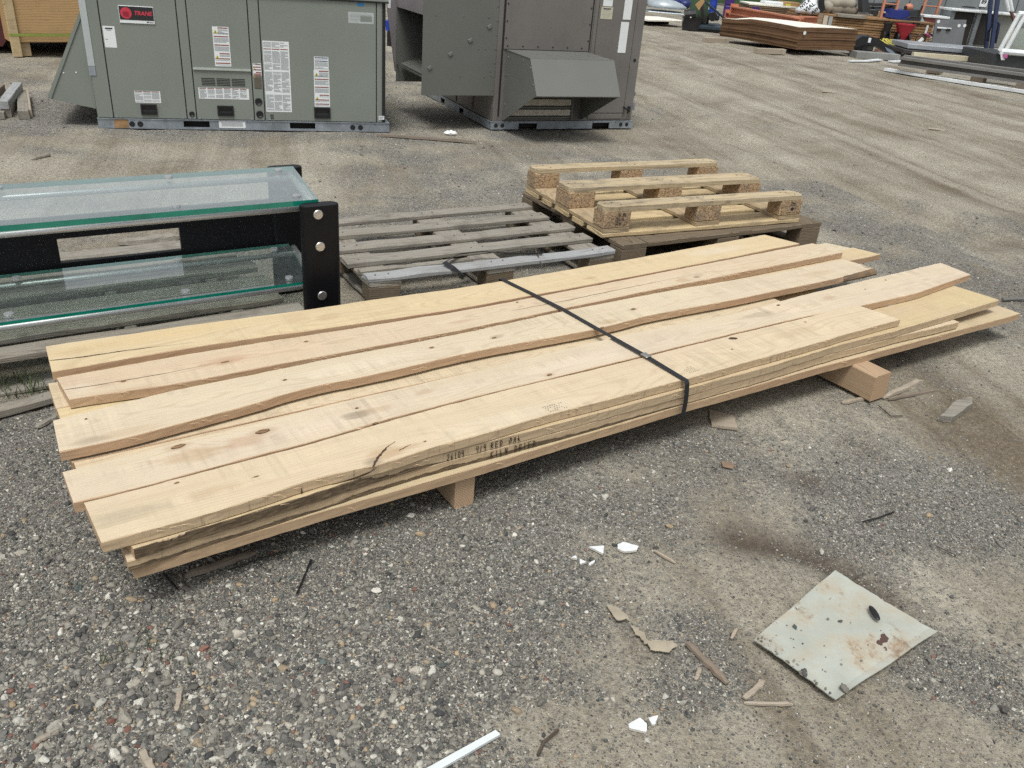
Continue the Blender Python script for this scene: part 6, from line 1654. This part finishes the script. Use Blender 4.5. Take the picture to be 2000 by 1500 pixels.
o, p = far("cabinet", "white topped dull red cabinet low behind the grey metal door", "cabinet", 1830, 30, 0, None, 21.9); cboxp(o, "white_top", p, (1806, 29), (1856, 33.5), .0, .5, WHITEP, .006); cboxp(o, "red_front", p, (1809, 34), (1852, 46), .03, .48, flat("dull_red_front", (.17, .045, .04), .5), .006)
# blue uprights
GU = "blue rack uprights at the right"
for i, (a, b_) in enumerate((((1927, 96), (1948, -12)), ((1937, 100), (1962, -12)))):
    o, p = far("rack_upright", ("dark blue rack upright, left one of the leaning pair", "dark blue rack upright, right one of the leaning pair")[i], "rack upright", a[0], a[1], 0, GU)
    q0, q1 = p(*a), p(*b_); q1 = (q0[0] + (q1[0] - q0[0]) * 2, q0[1] + (q1[1] - q0[1]) * 2)
    mb = MB(); v = []
    for (x, z, y) in ((q0[0], 0, 0), (q1[0], q1[1], .5)): v += [(x - .04, y, z), (x + .04, y, z), (x + .04, y + .07, z), (x - .04, y + .07, z)]
    mb.add(v, [(0, 3, 2, 1), (4, 5, 6, 7), (0, 1, 5, 4), (1, 2, 6, 5), (2, 3, 7, 6), (3, 0, 4, 7)]); mb.build("column", BLUEU, o)
    mb = MB(); mb.cbox(q0[0] - .08, q0[0] + .08, -.05, .1, 0, .012, .002); mb.build("foot_plate", BLUEU, o)
o, p = far("hose", "dark blue hose hanging in a loop on the blue uprights", "hose", 1930, 97); q = [p(*v) for v in ((1926, 80), (1928, 62), (1935, 46), (1944, 42), (1948, 46), (1945, 62), (1940, 84))]
mb = MB(); mb.tube([(a, -.08, b_) for a, b_ in q], .035, 8); mb.build("hose_loop", BLUEU, o, smooth=True)
o, p = far("rusty_pole", "rusty pole leaning behind the white framed case", "pole", 1985, 100); bar(o, "pole", p, (1971, -15), (1981, 42), .035, flat("rusty_steel", (.10, .045, .03), .7), .2, .0)
# display case
o, p = far("display_case", "white framed glass case on a black base at the right edge", "display case", 1950, 141, 0)
cboxp(o, "base", p, (1941, 104), (2060, 141), .0, 1.2, BUMPG, .01)
for a, b_ in (((1951, 99), (1990, 27)), ((1964, 97), (2004, 24))): bar(o, "frame_bar", p, a, b_, .036, WHITEP, -.02)
bar(o, "frame_bar", p, (1952, 100), (2050, 108), .05, WHITEP, -.03); bar(o, "frame_bar", p, (1988, 27), (2050, 30), .045, WHITEP, .0); 
bar(o, "frame_bar", p, (1987, 24), (1980, -10), .03, WHITEP, .3); bar(o, "frame_bar", p, (1994, 24), (1988, -10), .03, WHITEP, .3)
add_prism(o, "pane", p, [(1967, 98), (2000, 36), (2050, 40), (2050, 104)], .02, .03, PANE)
add_prism(o, "tag", p, [(1948, 99), (1954, 101), (1957, 116), (1950, 116)], -.10, -.09, WHITEP); add_prism(o, "tag_stripe", p, [(1953, 104), (1962, 105), (1961, 112), (1955, 112)], -.115, -.101, flat("pink_tag", (.5, .12, .3), .5))
# dark steel frame on the ground with plates
o, p = far("iron_trestle", "dark steel bed frame with a pale plate on top, lying in front of the panel", "steel frame", 1850, 121, -.03)
cboxp(o, "top_plate", p, (1778, 86), (1945, 96), .1, 1.0, flat("pale_steel_plate", (.36, .39, .42), .4, .3), .01); cboxp(o, "side_beam", p, (1768, 97), (1958, 105), .05, .98, DKSTEEL, .01); cboxp(o, "lower_beam", p, (1772, 108), (1950, 114), .2, .95, DKSTEEL, .01)
for x in (1790, 1850, 1905, 1940): cboxp(o, "foot", p, (x, 105), (x + 12, 121), .15, .35, DKSTEEL, .01)
post("cream painted timber lying along the dark steel frame", (1781, 112), (1940, 124), .06, .09, .09, CREAMT, cat="timber", name="painted_timber")
o, p = far("red_jack", "small dark red floor jack beside the black case", "jack", 1925, 134); cboxp(o, "body", p, (1918, 117), (1940, 124), .0, .25, flat("jack_red", (.2, .03, .03), .5), .01); cboxp(o, "block", p, (1909, 126), (1925, 135), .05, .3, LATHW, .01); bar(o, "lever", p, (1922, 118), (1905, 128), .014, DKSTEEL, -.05)
for i, (x, y) in enumerate(((1860, 124), (1890, 127))):
    post(("brown timber block under the steel frame, left one", "brown timber block under the steel frame, right one")[i], (x, y), (x + 14, y + 1.2), 0, .12, .10, LATHW, group="timber blocks under the steel frame", name="timber_block")
# black car bumper and motor on a grey timber base
o, p = far("bumper", "black curved car bumper propped on a motor right of the white faced stack", "car bumper", 1700, 112, 0)
q = trace(p, [(1668, 78), (1680, 70), (1698, 70), (1712, 74), (1738, 92), (1758, 112), (1752, 113), (1728, 100), (1705, 88), (1684, 86), (1668, 92)])
mb = MB(); mb.prism(q, -.1, .35); mb.build("bumper_shell", BLACKP, o); cboxp(o, "sticker", p, (1693, 73), (1698, 82), -.115, -.101, WHITEP, .002)
add_prism(o, "grey_inner", p, [(1724, 90), (1738, 97), (1750, 109), (1744, 108), (1728, 98)], -.112, -.101, BUMPB)
o, p = far("engine", "dirty pale motor lying on grey timbers", "engine", 1690, 112, 0); cboxp(o, "casing", p, (1672, 86), (1712, 98), .1, .5, flat("dirty_casting", (.22, .22, .20), .6), .02); cboxp(o, "tray", p, (1664, 98), (1716, 102), .0, .6, BLACKP, .01)
for x in (1677, 1689):
    b_ = p(x, 92); mb = MB(); mb.tube([(b_[0], .09, b_[1]), (b_[0], .02, b_[1])], .06, 14); mb.build("port", BLACKP, o)
o, p = far("blue_grey_plank", "blue grey folded steel sheet sloping behind the white faced stack", "steel sheet", 1650, 100); add_prism(o, "sheet", p, [(1625, 62), (1636, 59), (1678, 66), (1662, 74)], .2, .5, BUMPB)
post("grey timber base with dark notches under the motor", (1664, 112), (1748, 118), 0, .28, .11, GREYT, cat="timber", name="notched_skid")
o, p = far("brick", "pinkish brown brick block on the grey timber base", "block", 1722, 108); cboxp(o, "block", p, (1717, 95), (1731, 105), .0, .25, flat("pinkish_block", (.33, .19, .13), .9), .02)
o, p = far("plastic_scrap", "white crumpled plastic scrap near the end of the black bumper", "scrap", 1768, 112); add_prism(o, "scrap", p, [(1764, 104), (1770, 105), (1773, 112), (1766, 111)], .0, .1, WHITEP)
# strips on the ground
def strip(label, pts, w, h, mat, name="strip", cat="strip", grp=None):
    P = [at(x, y) for x, y in pts]; o = None
    mb = MB(); rings = []
    for i, q in enumerate(P):
        d = P[min(i + 1, len(P) - 1)] - P[max(i - 1, 0)]; d /= np.linalg.norm(d); nn = np.array([-d[1], d[0], 0]) * w / 2; z = gheight(q[0:1], q[1:2])[0] + .012
        r = q - P[0]
        rings.append([(r[0] - nn[0], r[1] - nn[1], z), (r[0] + nn[0], r[1] + nn[1], z), (r[0] + nn[0], r[1] + nn[1], z + h), (r[0] - nn[0], r[1] - nn[1], z + h)])
    mb.loft(rings); o = mb.build(name, mat, None, (P[0][0], P[0][1], 0)); return tag(o, label, cat, grp)
strip("long straight white plastic strip lying on the ground at the right edge", [(1729, 138), (1860, 160), (2030, 189)], .10, .04, WHITEP)
strip("short bent white strip on the ground in front of the motor", [(1660, 121), (1690, 121), (1718, 118.5)], .10, .02, WHITEP)
strip("thin white strip between the motor and the steel frame", [(1740, 121), (1785, 120.5), (1838, 121)], .12, .02, WHITEP)
beam("long grey steel beam on timber blocks at the right edge", (1757, 128), (2040, 168), .20, .13, BEAMGREY, .11, None, "steel_beam", "beam", 0.0, False)
beam("second long grey steel beam just behind the first at the right edge", (1762, 123), (2040, 158), .16, .12, BEAMGREY, .13, None, "steel_beam", "beam", 0.0, False)
for i, (x, y) in enumerate(((1815, 141), (1900, 158), (1985, 176))):
    post(("brown block under the long grey beam, leftmost", "brown block under the long grey beam, middle one", "brown block under the long grey beam, at the frame's edge")[i], (x, y), (x + 20, y + 3), 0, .3, .108, LATHW, group="timber blocks under the grey beam", name="timber_block")
# hedge-like tarpaulin fence at the back
o, p = far("fence", "dull green screened fence along the far side of the yard", "fence", 1330, 14, 0); o.location.y += 4.0
for k in range(-8, 9):
    mb = MB(); mb.cbox(k * 1.5, k * 1.5 + 1.48, .0, .03, .05, 2.2, .005); mb.build("screen_panel", flat("green_screen", (.045, .085, .03), .8) if k == -8 else MATS["green_screen"], o)
    mb = MB(); mb.tube([(k * 1.5 - .01, .06, 0), (k * 1.5 - .01, .06, 2.3)], .03, 8); mb.build("post", GALV, o)
o, p = far("shed", "plain grey shed beyond the fence, behind the taupe unit", "shed", 1480, 6, 0); o.location.y += 1.0
for k in range(5):
    mb = MB(); mb.cbox(-2 + k * 1.0, -1.01 + k * 1.0, 0, 2.5, 0, 3.0, .01); mb.build("cladding_panel", flat("mauve_grey_cladding", (.20, .19, .195), .7) if k == 0 else MATS["mauve_grey_cladding"], o)
mb = MB(); mb.cbox(-2.2, 3.2, -.2, 2.7, 3.0, 3.12, .02); mb.build("roof", STEELGREY, o)

# ------------------------------------------------------------------ litter on the ground
def gz(p): return float(gheight(np.array([p[0]]), np.array([p[1]]))[0])
def flake(name, label, cat, px, th, mat, lift=.004, group=None, warp=0.0, cham=0.0, side=None, sub=None):
    """a flat piece with a traced outline lying on the ground"""
    P = [at(x, y) for x, y in px]; c = np.mean(P, 0); z = gz(c) + lift
    r = random.Random(int(px[0][0])); pts = []
    n = len(P)
    for i in range(n):
        a, b_ = P[i], P[(i + 1) % n]; k = 4
        for q in range(k):
            s_ = a + (b_ - a) * q / k - c; j = 0 if q == 0 else cham
            pts.append((s_[0] + r.gauss(0, 1) * j, s_[1] + r.gauss(0, 1) * j))
    zz = [warp * math.sin(p_[0] * 40 + 1) + warp * math.cos(p_[1] * 33) for p_ in pts]
    mb = MB(); mb.slab(pts, zz, th, 0, 0 if side is None else 1)
    o = mb.build(name, [mat] + ([side] if side else []), None, (c[0], c[1], z)); return tag(o, label, cat, group)
# the rusty sheet, a fine grid so that it can buckle
def plate():
    P = [at(*q) for q in PLATE_PX]; c = np.mean(P, 0); n = 14
    mb = MB(); top = {}; 
    def pos(i, j):
        u, v = i / n, j / n
        p = (P[0] * (1 - u) + P[1] * u) * (1 - v) + (P[3] * (1 - u) + P[2] * u) * v
        z = .010 + .006 * math.sin(u * 2.6 + .5) * math.cos(v * 2.1) + .004 * (u * v) + (.004 if u == 1 else 0)
        e = .0015 * math.sin(37 * u + 11 * v)
        if v == 1: p = p + (P[0] - P[3]) / np.linalg.norm(P[0] - P[3]) * abs(.004 * math.sin(9 * u + 3) * math.sin(23 * u))
        return (p[0] - c[0] + e * (j in (0, n)), p[1] - c[1] + e * (i in (0, n)), z)
    V = [pos(i, j) for i in range(n + 1) for j in range(n + 1)]; id_ = lambda i, j: i * (n + 1) + j; N_ = len(V)
    F = [(id_(i, j), id_(i + 1, j), id_(i + 1, j + 1), id_(i, j + 1)) for i in range(n) for j in range(n)]
    V2 = [(x, y, z - .0025) for x, y, z in V]
    F2 = [tuple(N_ + k for k in f[::-1]) for f in F]
    S_ = []
    for k in range(n):
        for a, b_ in ((id_(k + 1, 0), id_(k, 0)), (id_(k, n), id_(k + 1, n)), (id_(0, k), id_(0, k + 1)), (id_(n, k + 1), id_(n, k))): S_.append((a, b_, N_ + b_, N_ + a))
    mb.add(V + V2, F + F2 + S_)
    o = mb.build("metal_sheet", PLATEM, None, (c[0], c[1], 0)); tag(o, "dirty white metal sheet with rust stains lying on the gravel at the lower right", "metal sheet")
plate()
A = at(1698, 1185, .02); B = at(1716, 1214, .02); d = B - A; L = float(np.linalg.norm(d)); mb = MB(); n_ = 12
mb.loft([[(x * L / 2, (.0085 * math.sqrt(max(.02, 1 - abs(x) ** 2.2))) * math.cos(t), .0045 + .0045 * math.sqrt(max(.03, 1 - abs(x) ** 2.2)) * math.sin(t)) for t in np.linspace(0, 2 * PI, 10, endpoint=False)] for x in np.linspace(-1, 1, n_)])
o = mb.build("rubber_grip", BLACKP, None, (float((A + B)[0] / 2), float((A + B)[1] / 2), .019), (0, 0, math.atan2(d[1], d[0])), True); tag(o, "black oval rubber piece lying on the rusty white sheet", "rubber piece")
GC = "white ceramic shards on the dirt"
for lab, px in (("largest white ceramic shard of the upper group, five sided", [(1206, 1066), (1218, 1061), (1247, 1069), (1243, 1077), (1220, 1080), (1206, 1074)]), ("triangular white ceramic shard left of the largest one", [(1150, 1070), (1180, 1068), (1178, 1084)]),
                ("tiny white ceramic chip, leftmost of the upper group", [(1114, 1092), (1124, 1088), (1127, 1094)]), ("small white ceramic chip under the triangular shard", [(1131, 1093), (1145, 1100), (1133, 1104)]), ("thin white ceramic sliver right of the small chips", [(1149, 1104), (1162, 1095), (1160, 1101), (1152, 1108)]),
                ("white ceramic shard with ridged back near the bottom edge", [(1226, 1420), (1249, 1407), (1262, 1418), (1261, 1435), (1228, 1427)]), ("smaller white ceramic shard right of the ridged one", [(1265, 1408), (1284, 1403), (1279, 1420), (1272, 1422)])):
    flake("ceramic_shard", lab, "ceramic shard", px, .006, CERAM, .003, GC, cham=.0006, side=CERAMB)
flake("white_strip", "white ribbed plastic strip pointing up from the bottom edge of the photo", "strip", [(800, 1520), (968, 1427), (977, 1436), (846, 1512)], .006, TRIM, .004, cham=.0004)
flake("shingle", "grey frayed shingle piece under the front edge of the oak pile", "shingle", [(1384, 800), (1432, 812), (1441, 838), (1390, 831)], .008, SPLINT, .004, cham=.0015)
flake("wood_chunk", "weathered grey wood chunk on the gravel at the right", "wood chunk", [(1832, 822), (1866, 790), (1893, 783), (1897, 797), (1857, 825)], .022, GREYW, .002, cham=.002)
flake("cardboard_scrap", "small brown cardboard scrap on the dirt right of the pile", "scrap", [(1409, 898), (1436, 905), (1432, 914), (1412, 910)], .002, paint("brown_scrap", (.22, .155, .105), .9, var=.15, scale=30), .006)
flake("rag", "crumpled tan paper scrap on the dirt, upper piece", "paper", [(1184, 1186), (1200, 1188), (1222, 1205), (1228, 1217), (1202, 1214)], .002, PAPER, .006, "tan paper scraps on the dirt", .003, .003)
flake("rag", "crumpled tan paper scrap on the dirt, lower torn piece", "paper", [(1232, 1222), (1252, 1236), (1268, 1256), (1310, 1256), (1322, 1266), (1306, 1278), (1268, 1274), (1256, 1256), (1240, 1240)], .002, PAPER, .006, "tan paper scraps on the dirt", .003, .003)
def sliver(label, px, w, h, mat=SPLINT, lift=.004, name="wood_splinter", cat="wood splinter", grp="loose wood splinters on the ground"):
    A, B = at(*px[0]), at(*px[1]); L = float(np.linalg.norm(B - A)); c = (A + B) / 2; r = random.Random(int(px[0][0]))
    mb = MB(); n_ = 8; rings = []
    for i in range(n_ + 1):
        t = i / n_; s_ = min(1, .55 + 9 * min(t, 1 - t) * r.uniform(.4, 1.2)) * r.uniform(.82, 1.12); y = r.gauss(0, w * .06); x = -L / 2 + L * t
        rings.append([(x, y - w / 2 * s_, 0), (x, y + w / 2 * s_, 0), (x, y + w / 2 * s_ * .8, h * s_), (x, y + r.gauss(0, w * .1), h * s_ * 1.15), (x, y - w / 2 * s_ * .8, h * s_)])
    mb.loft(rings); o = mb.build(name, mat, None, (c[0], c[1], gz(c) + lift), (0, 0, math.atan2(B[1] - A[1], B[0] - A[0]))); return tag(o, label, cat, grp)
sliver("long brown split stick pointing to the lower right left of the metal sheet", ((1340, 1258), (1420, 1338)), .016, .008, LATHW)
sliver("pale wood splinter left of the metal sheet's lower corner", ((1452, 1368), (1492, 1334)), .014, .006)
sliver("flat pale splinter lying level below the metal sheet", ((1452, 1376), (1548, 1379)), .008, .005)
sliver("short tan splinter above the level one", ((1358, 1330), (1367, 1306)), .010, .004)
sliver("small wood chip between the gravel and the metal sheet", ((1428, 1248), (1439, 1228)), .008, .004)
sliver("brown stick with a pale tip near the white shards", ((1278, 1074), (1320, 1098)), .008, .005)
sliver("tan broken stick beside the right bearer", ((1725, 776), (1802, 742)), .022, .010, SPLINT)
sliver("thin brown stick in front of the broken one by the right bearer", ((1735, 779), (1832, 762)), .012, .008, LATHW)
sliver("rough tan chip left of the right bearer's end", ((1645, 785), (1690, 776)), .018, .008, SPLINT)
sliver("pale splintered shard standing in the gravel bottom left", ((345, 1388), (352, 1348)), .010, .005)
sliver("pale wood chip in the gravel bottom left", ((68, 1450), (118, 1424)), .012, .004)
sliver("grey wood piece cut by the bottom edge", ((276, 1466), (300, 1506)), .016, .008)
sliver("tan lath lying under the pile's left end", ((362, 1128), (500, 1082)), .018, .010, LATHW)
sliver("thin grey splinter above the white strip", ((838, 1262), (868, 1278)), .004, .003)
sliver("small pale splinter far up by the brown road", ((1815, 246), (1850, 250)), .05, .01, SPLINT)
sliver("pale chip on the road near the top right", ((1605, 182), (1632, 184)), .05, .012, SPLINT)
sliver("long dark brown lath lying in front of the rooftop units", ((736, 266), (931, 280)), .035, .016, LATHW, name="lath", cat="lath", grp=None)
sliver("grey stick beside the frame's left edge above the table", ((62, 312), (98, 303)), .025, .01, GREYW)
post("weathered grey plank lying at the left end of the oak pile", (-60, 826), (104, 782), 0.004, .045, .024, GREYW, cat="plank", name="grey_plank")
sliver("broken grey wood under the left end of the oak pile", ((70, 836), (122, 808)), .022, .008, GREYW)
sliver("broken grey board end seen through the table's opening, upper piece", ((232, 476), (352, 463)), .07, .02, GREYW, name="broken_board", cat="board", grp="broken board ends behind the table")
sliver("broken grey board end seen through the table's opening, lower piece", ((240, 496), (356, 487)), .05, .02, GREYW, name="broken_board", cat="board", grp="broken board ends behind the table")
def wire(label, px, r, mat=WIRE, lift=.006, name="wire", cat="wire", grp="thin black wires on the gravel"):
    P = [at(x, y) for x, y in px]; c = P[0]; mb = MB()
    mb.tube([(q[0] - c[0], q[1] - c[1], gz(q) + lift + r) for q in P], r, 6); return tag(mb.build(name, mat, None, (c[0], c[1], 0)), label, cat, grp)
wire("short black wire with a blob end on the gravel below the pile", [(608, 1096), (596, 1126), (580, 1164)], .0022)
wire("thin black wire under the pile's front edge", [(446, 1118), (500, 1098), (560, 1080)], .0016)
wire("black bent wire below the pile's left corner", [(318, 1122), (346, 1150)], .0026)
wire("black nail like stick on the dirt at the right", [(1684, 1020), (1712, 1013), (1746, 1001)], .0022)
wire("thin dark twig at the far right of the dirt", [(1826, 1064), (1868, 1083)], .0014, ROOTM)
wire("thin bent twig near the right bearer", [(1716, 792), (1740, 812), (1764, 811)], .0016)
wire("dark root end sticking up in the lower gravel", [(1050, 1478), (1062, 1452), (1090, 1428)], .0032, ROOTM)
wire("grey hose end on the gravel right of the longest board", [(1957, 588), (1985, 586), (2020, 587)], .008, paint("grey_hose", (.16, .155, .145), .6), name="hose", cat="hose", grp=None)
def lump(label, px, py, r, mat, name="foam_lump", cat="foam"):
    c = at(px, py); rr_ = random.Random(px); mb = MB()
    mb.loft([[(r * math.sin(f) * math.cos(t) * rr_.uniform(.75, 1.2), .6 * r * math.sin(f) * math.sin(t) * rr_.uniform(.8, 1.2), r * .35 * (1 - math.cos(f)) * rr_.uniform(.8, 1.2)) for t in np.linspace(0, 2 * PI, 12, endpoint=False)] for f in np.linspace(.1, PI * .97, 6)])
    return tag(mb.build(name, mat, None, (c[0], c[1], gz(c))), label, cat)
lump("white crumpled foam scrap on the ground in front of the taupe unit", 880, 263, .05, FOAM)
lump("white crumpled plastic scrap at the right end of the brown pallet", 1582, 466, .035, FOAM, "plastic_scrap", "scrap")
lump("white broken stone lying in the lower gravel", 735, 1153, .013, CERAMB, "white_stone", "stone")
# loose strap tail and twig on the grey pallet
pts = [at(*q, z) for q, z in (((1060, 496), .125), ((1005, 496), .128), ((940, 492), .135), ((895, 497), .138), ((868, 513), .136), ((885, 524), .130), ((905, 537), .10), ((900, 545), .03))]
mb = MB(); rings = []
for i, q in enumerate(pts):
    d = pts[min(i + 1, len(pts) - 1)] - pts[max(i - 1, 0)]; nn = np.array([-d[1], d[0], 0]); nn = nn / (np.linalg.norm(nn) + 1e-9) * .009
    r = q - pts[0]; rings.append([(r[0] - nn[0], r[1] - nn[1], r[2] - .004), (r[0] + nn[0], r[1] + nn[1], r[2] + .006), (r[0] + nn[0], r[1] + nn[1], r[2] + .0075), (r[0] - nn[0], r[1] - nn[1], r[2] - .0025)])
mb.loft(rings); tag(mb.build("loose_strap", STRAPM, None, tuple(pts[0])), "loose black strap curling over the front slat of the grey pallet", "strap")
a, b_ = at(1046, 488, .135), at(1060, 523, .10); mb = MB(); mb.tube([(0, 0, 0), tuple(b_ - a)], .003, 6); tag(mb.build("twig", ROOTM, None, tuple(a)), "short brown twig leaning on the front slat of the grey pallet", "twig")
# grass tufts by the table pallet
def tuft(label, px, py, n_, h):
    c = at(px, py); r = random.Random(px); mb = MB()
    for k in range(n_):
        x, y = r.gauss(0, .05), r.gauss(0, .03); a = r.uniform(0, 6.28); l = h * r.uniform(.5, 1.1); w = .0014; dx, dy = math.cos(a) * l * .5, math.sin(a) * l * .5
        mb.add([(x - w, y, 0), (x + w, y, 0), (x + dx * .5 + w * .7, y + dy * .5, l * .7), (x + dx * .5 - w * .7, y + dy * .5, l * .7), (x + dx, y + dy, l)], [(0, 1, 2, 3), (3, 2, 4)])
    o = mb.build("grass_tuft", GRASSM, None, (c[0], c[1], gz(c))); o['kind'] = 'stuff'; o['label'] = label
tuft("sparse green grass blades by the foot of the old grey pallet", 30, 762, 60, .07); tuft("thin grass blades under the table pallet", 60, 780, 30, .05); tuft("few weed blades in the lower gravel", 245, 1282, 22, .03)
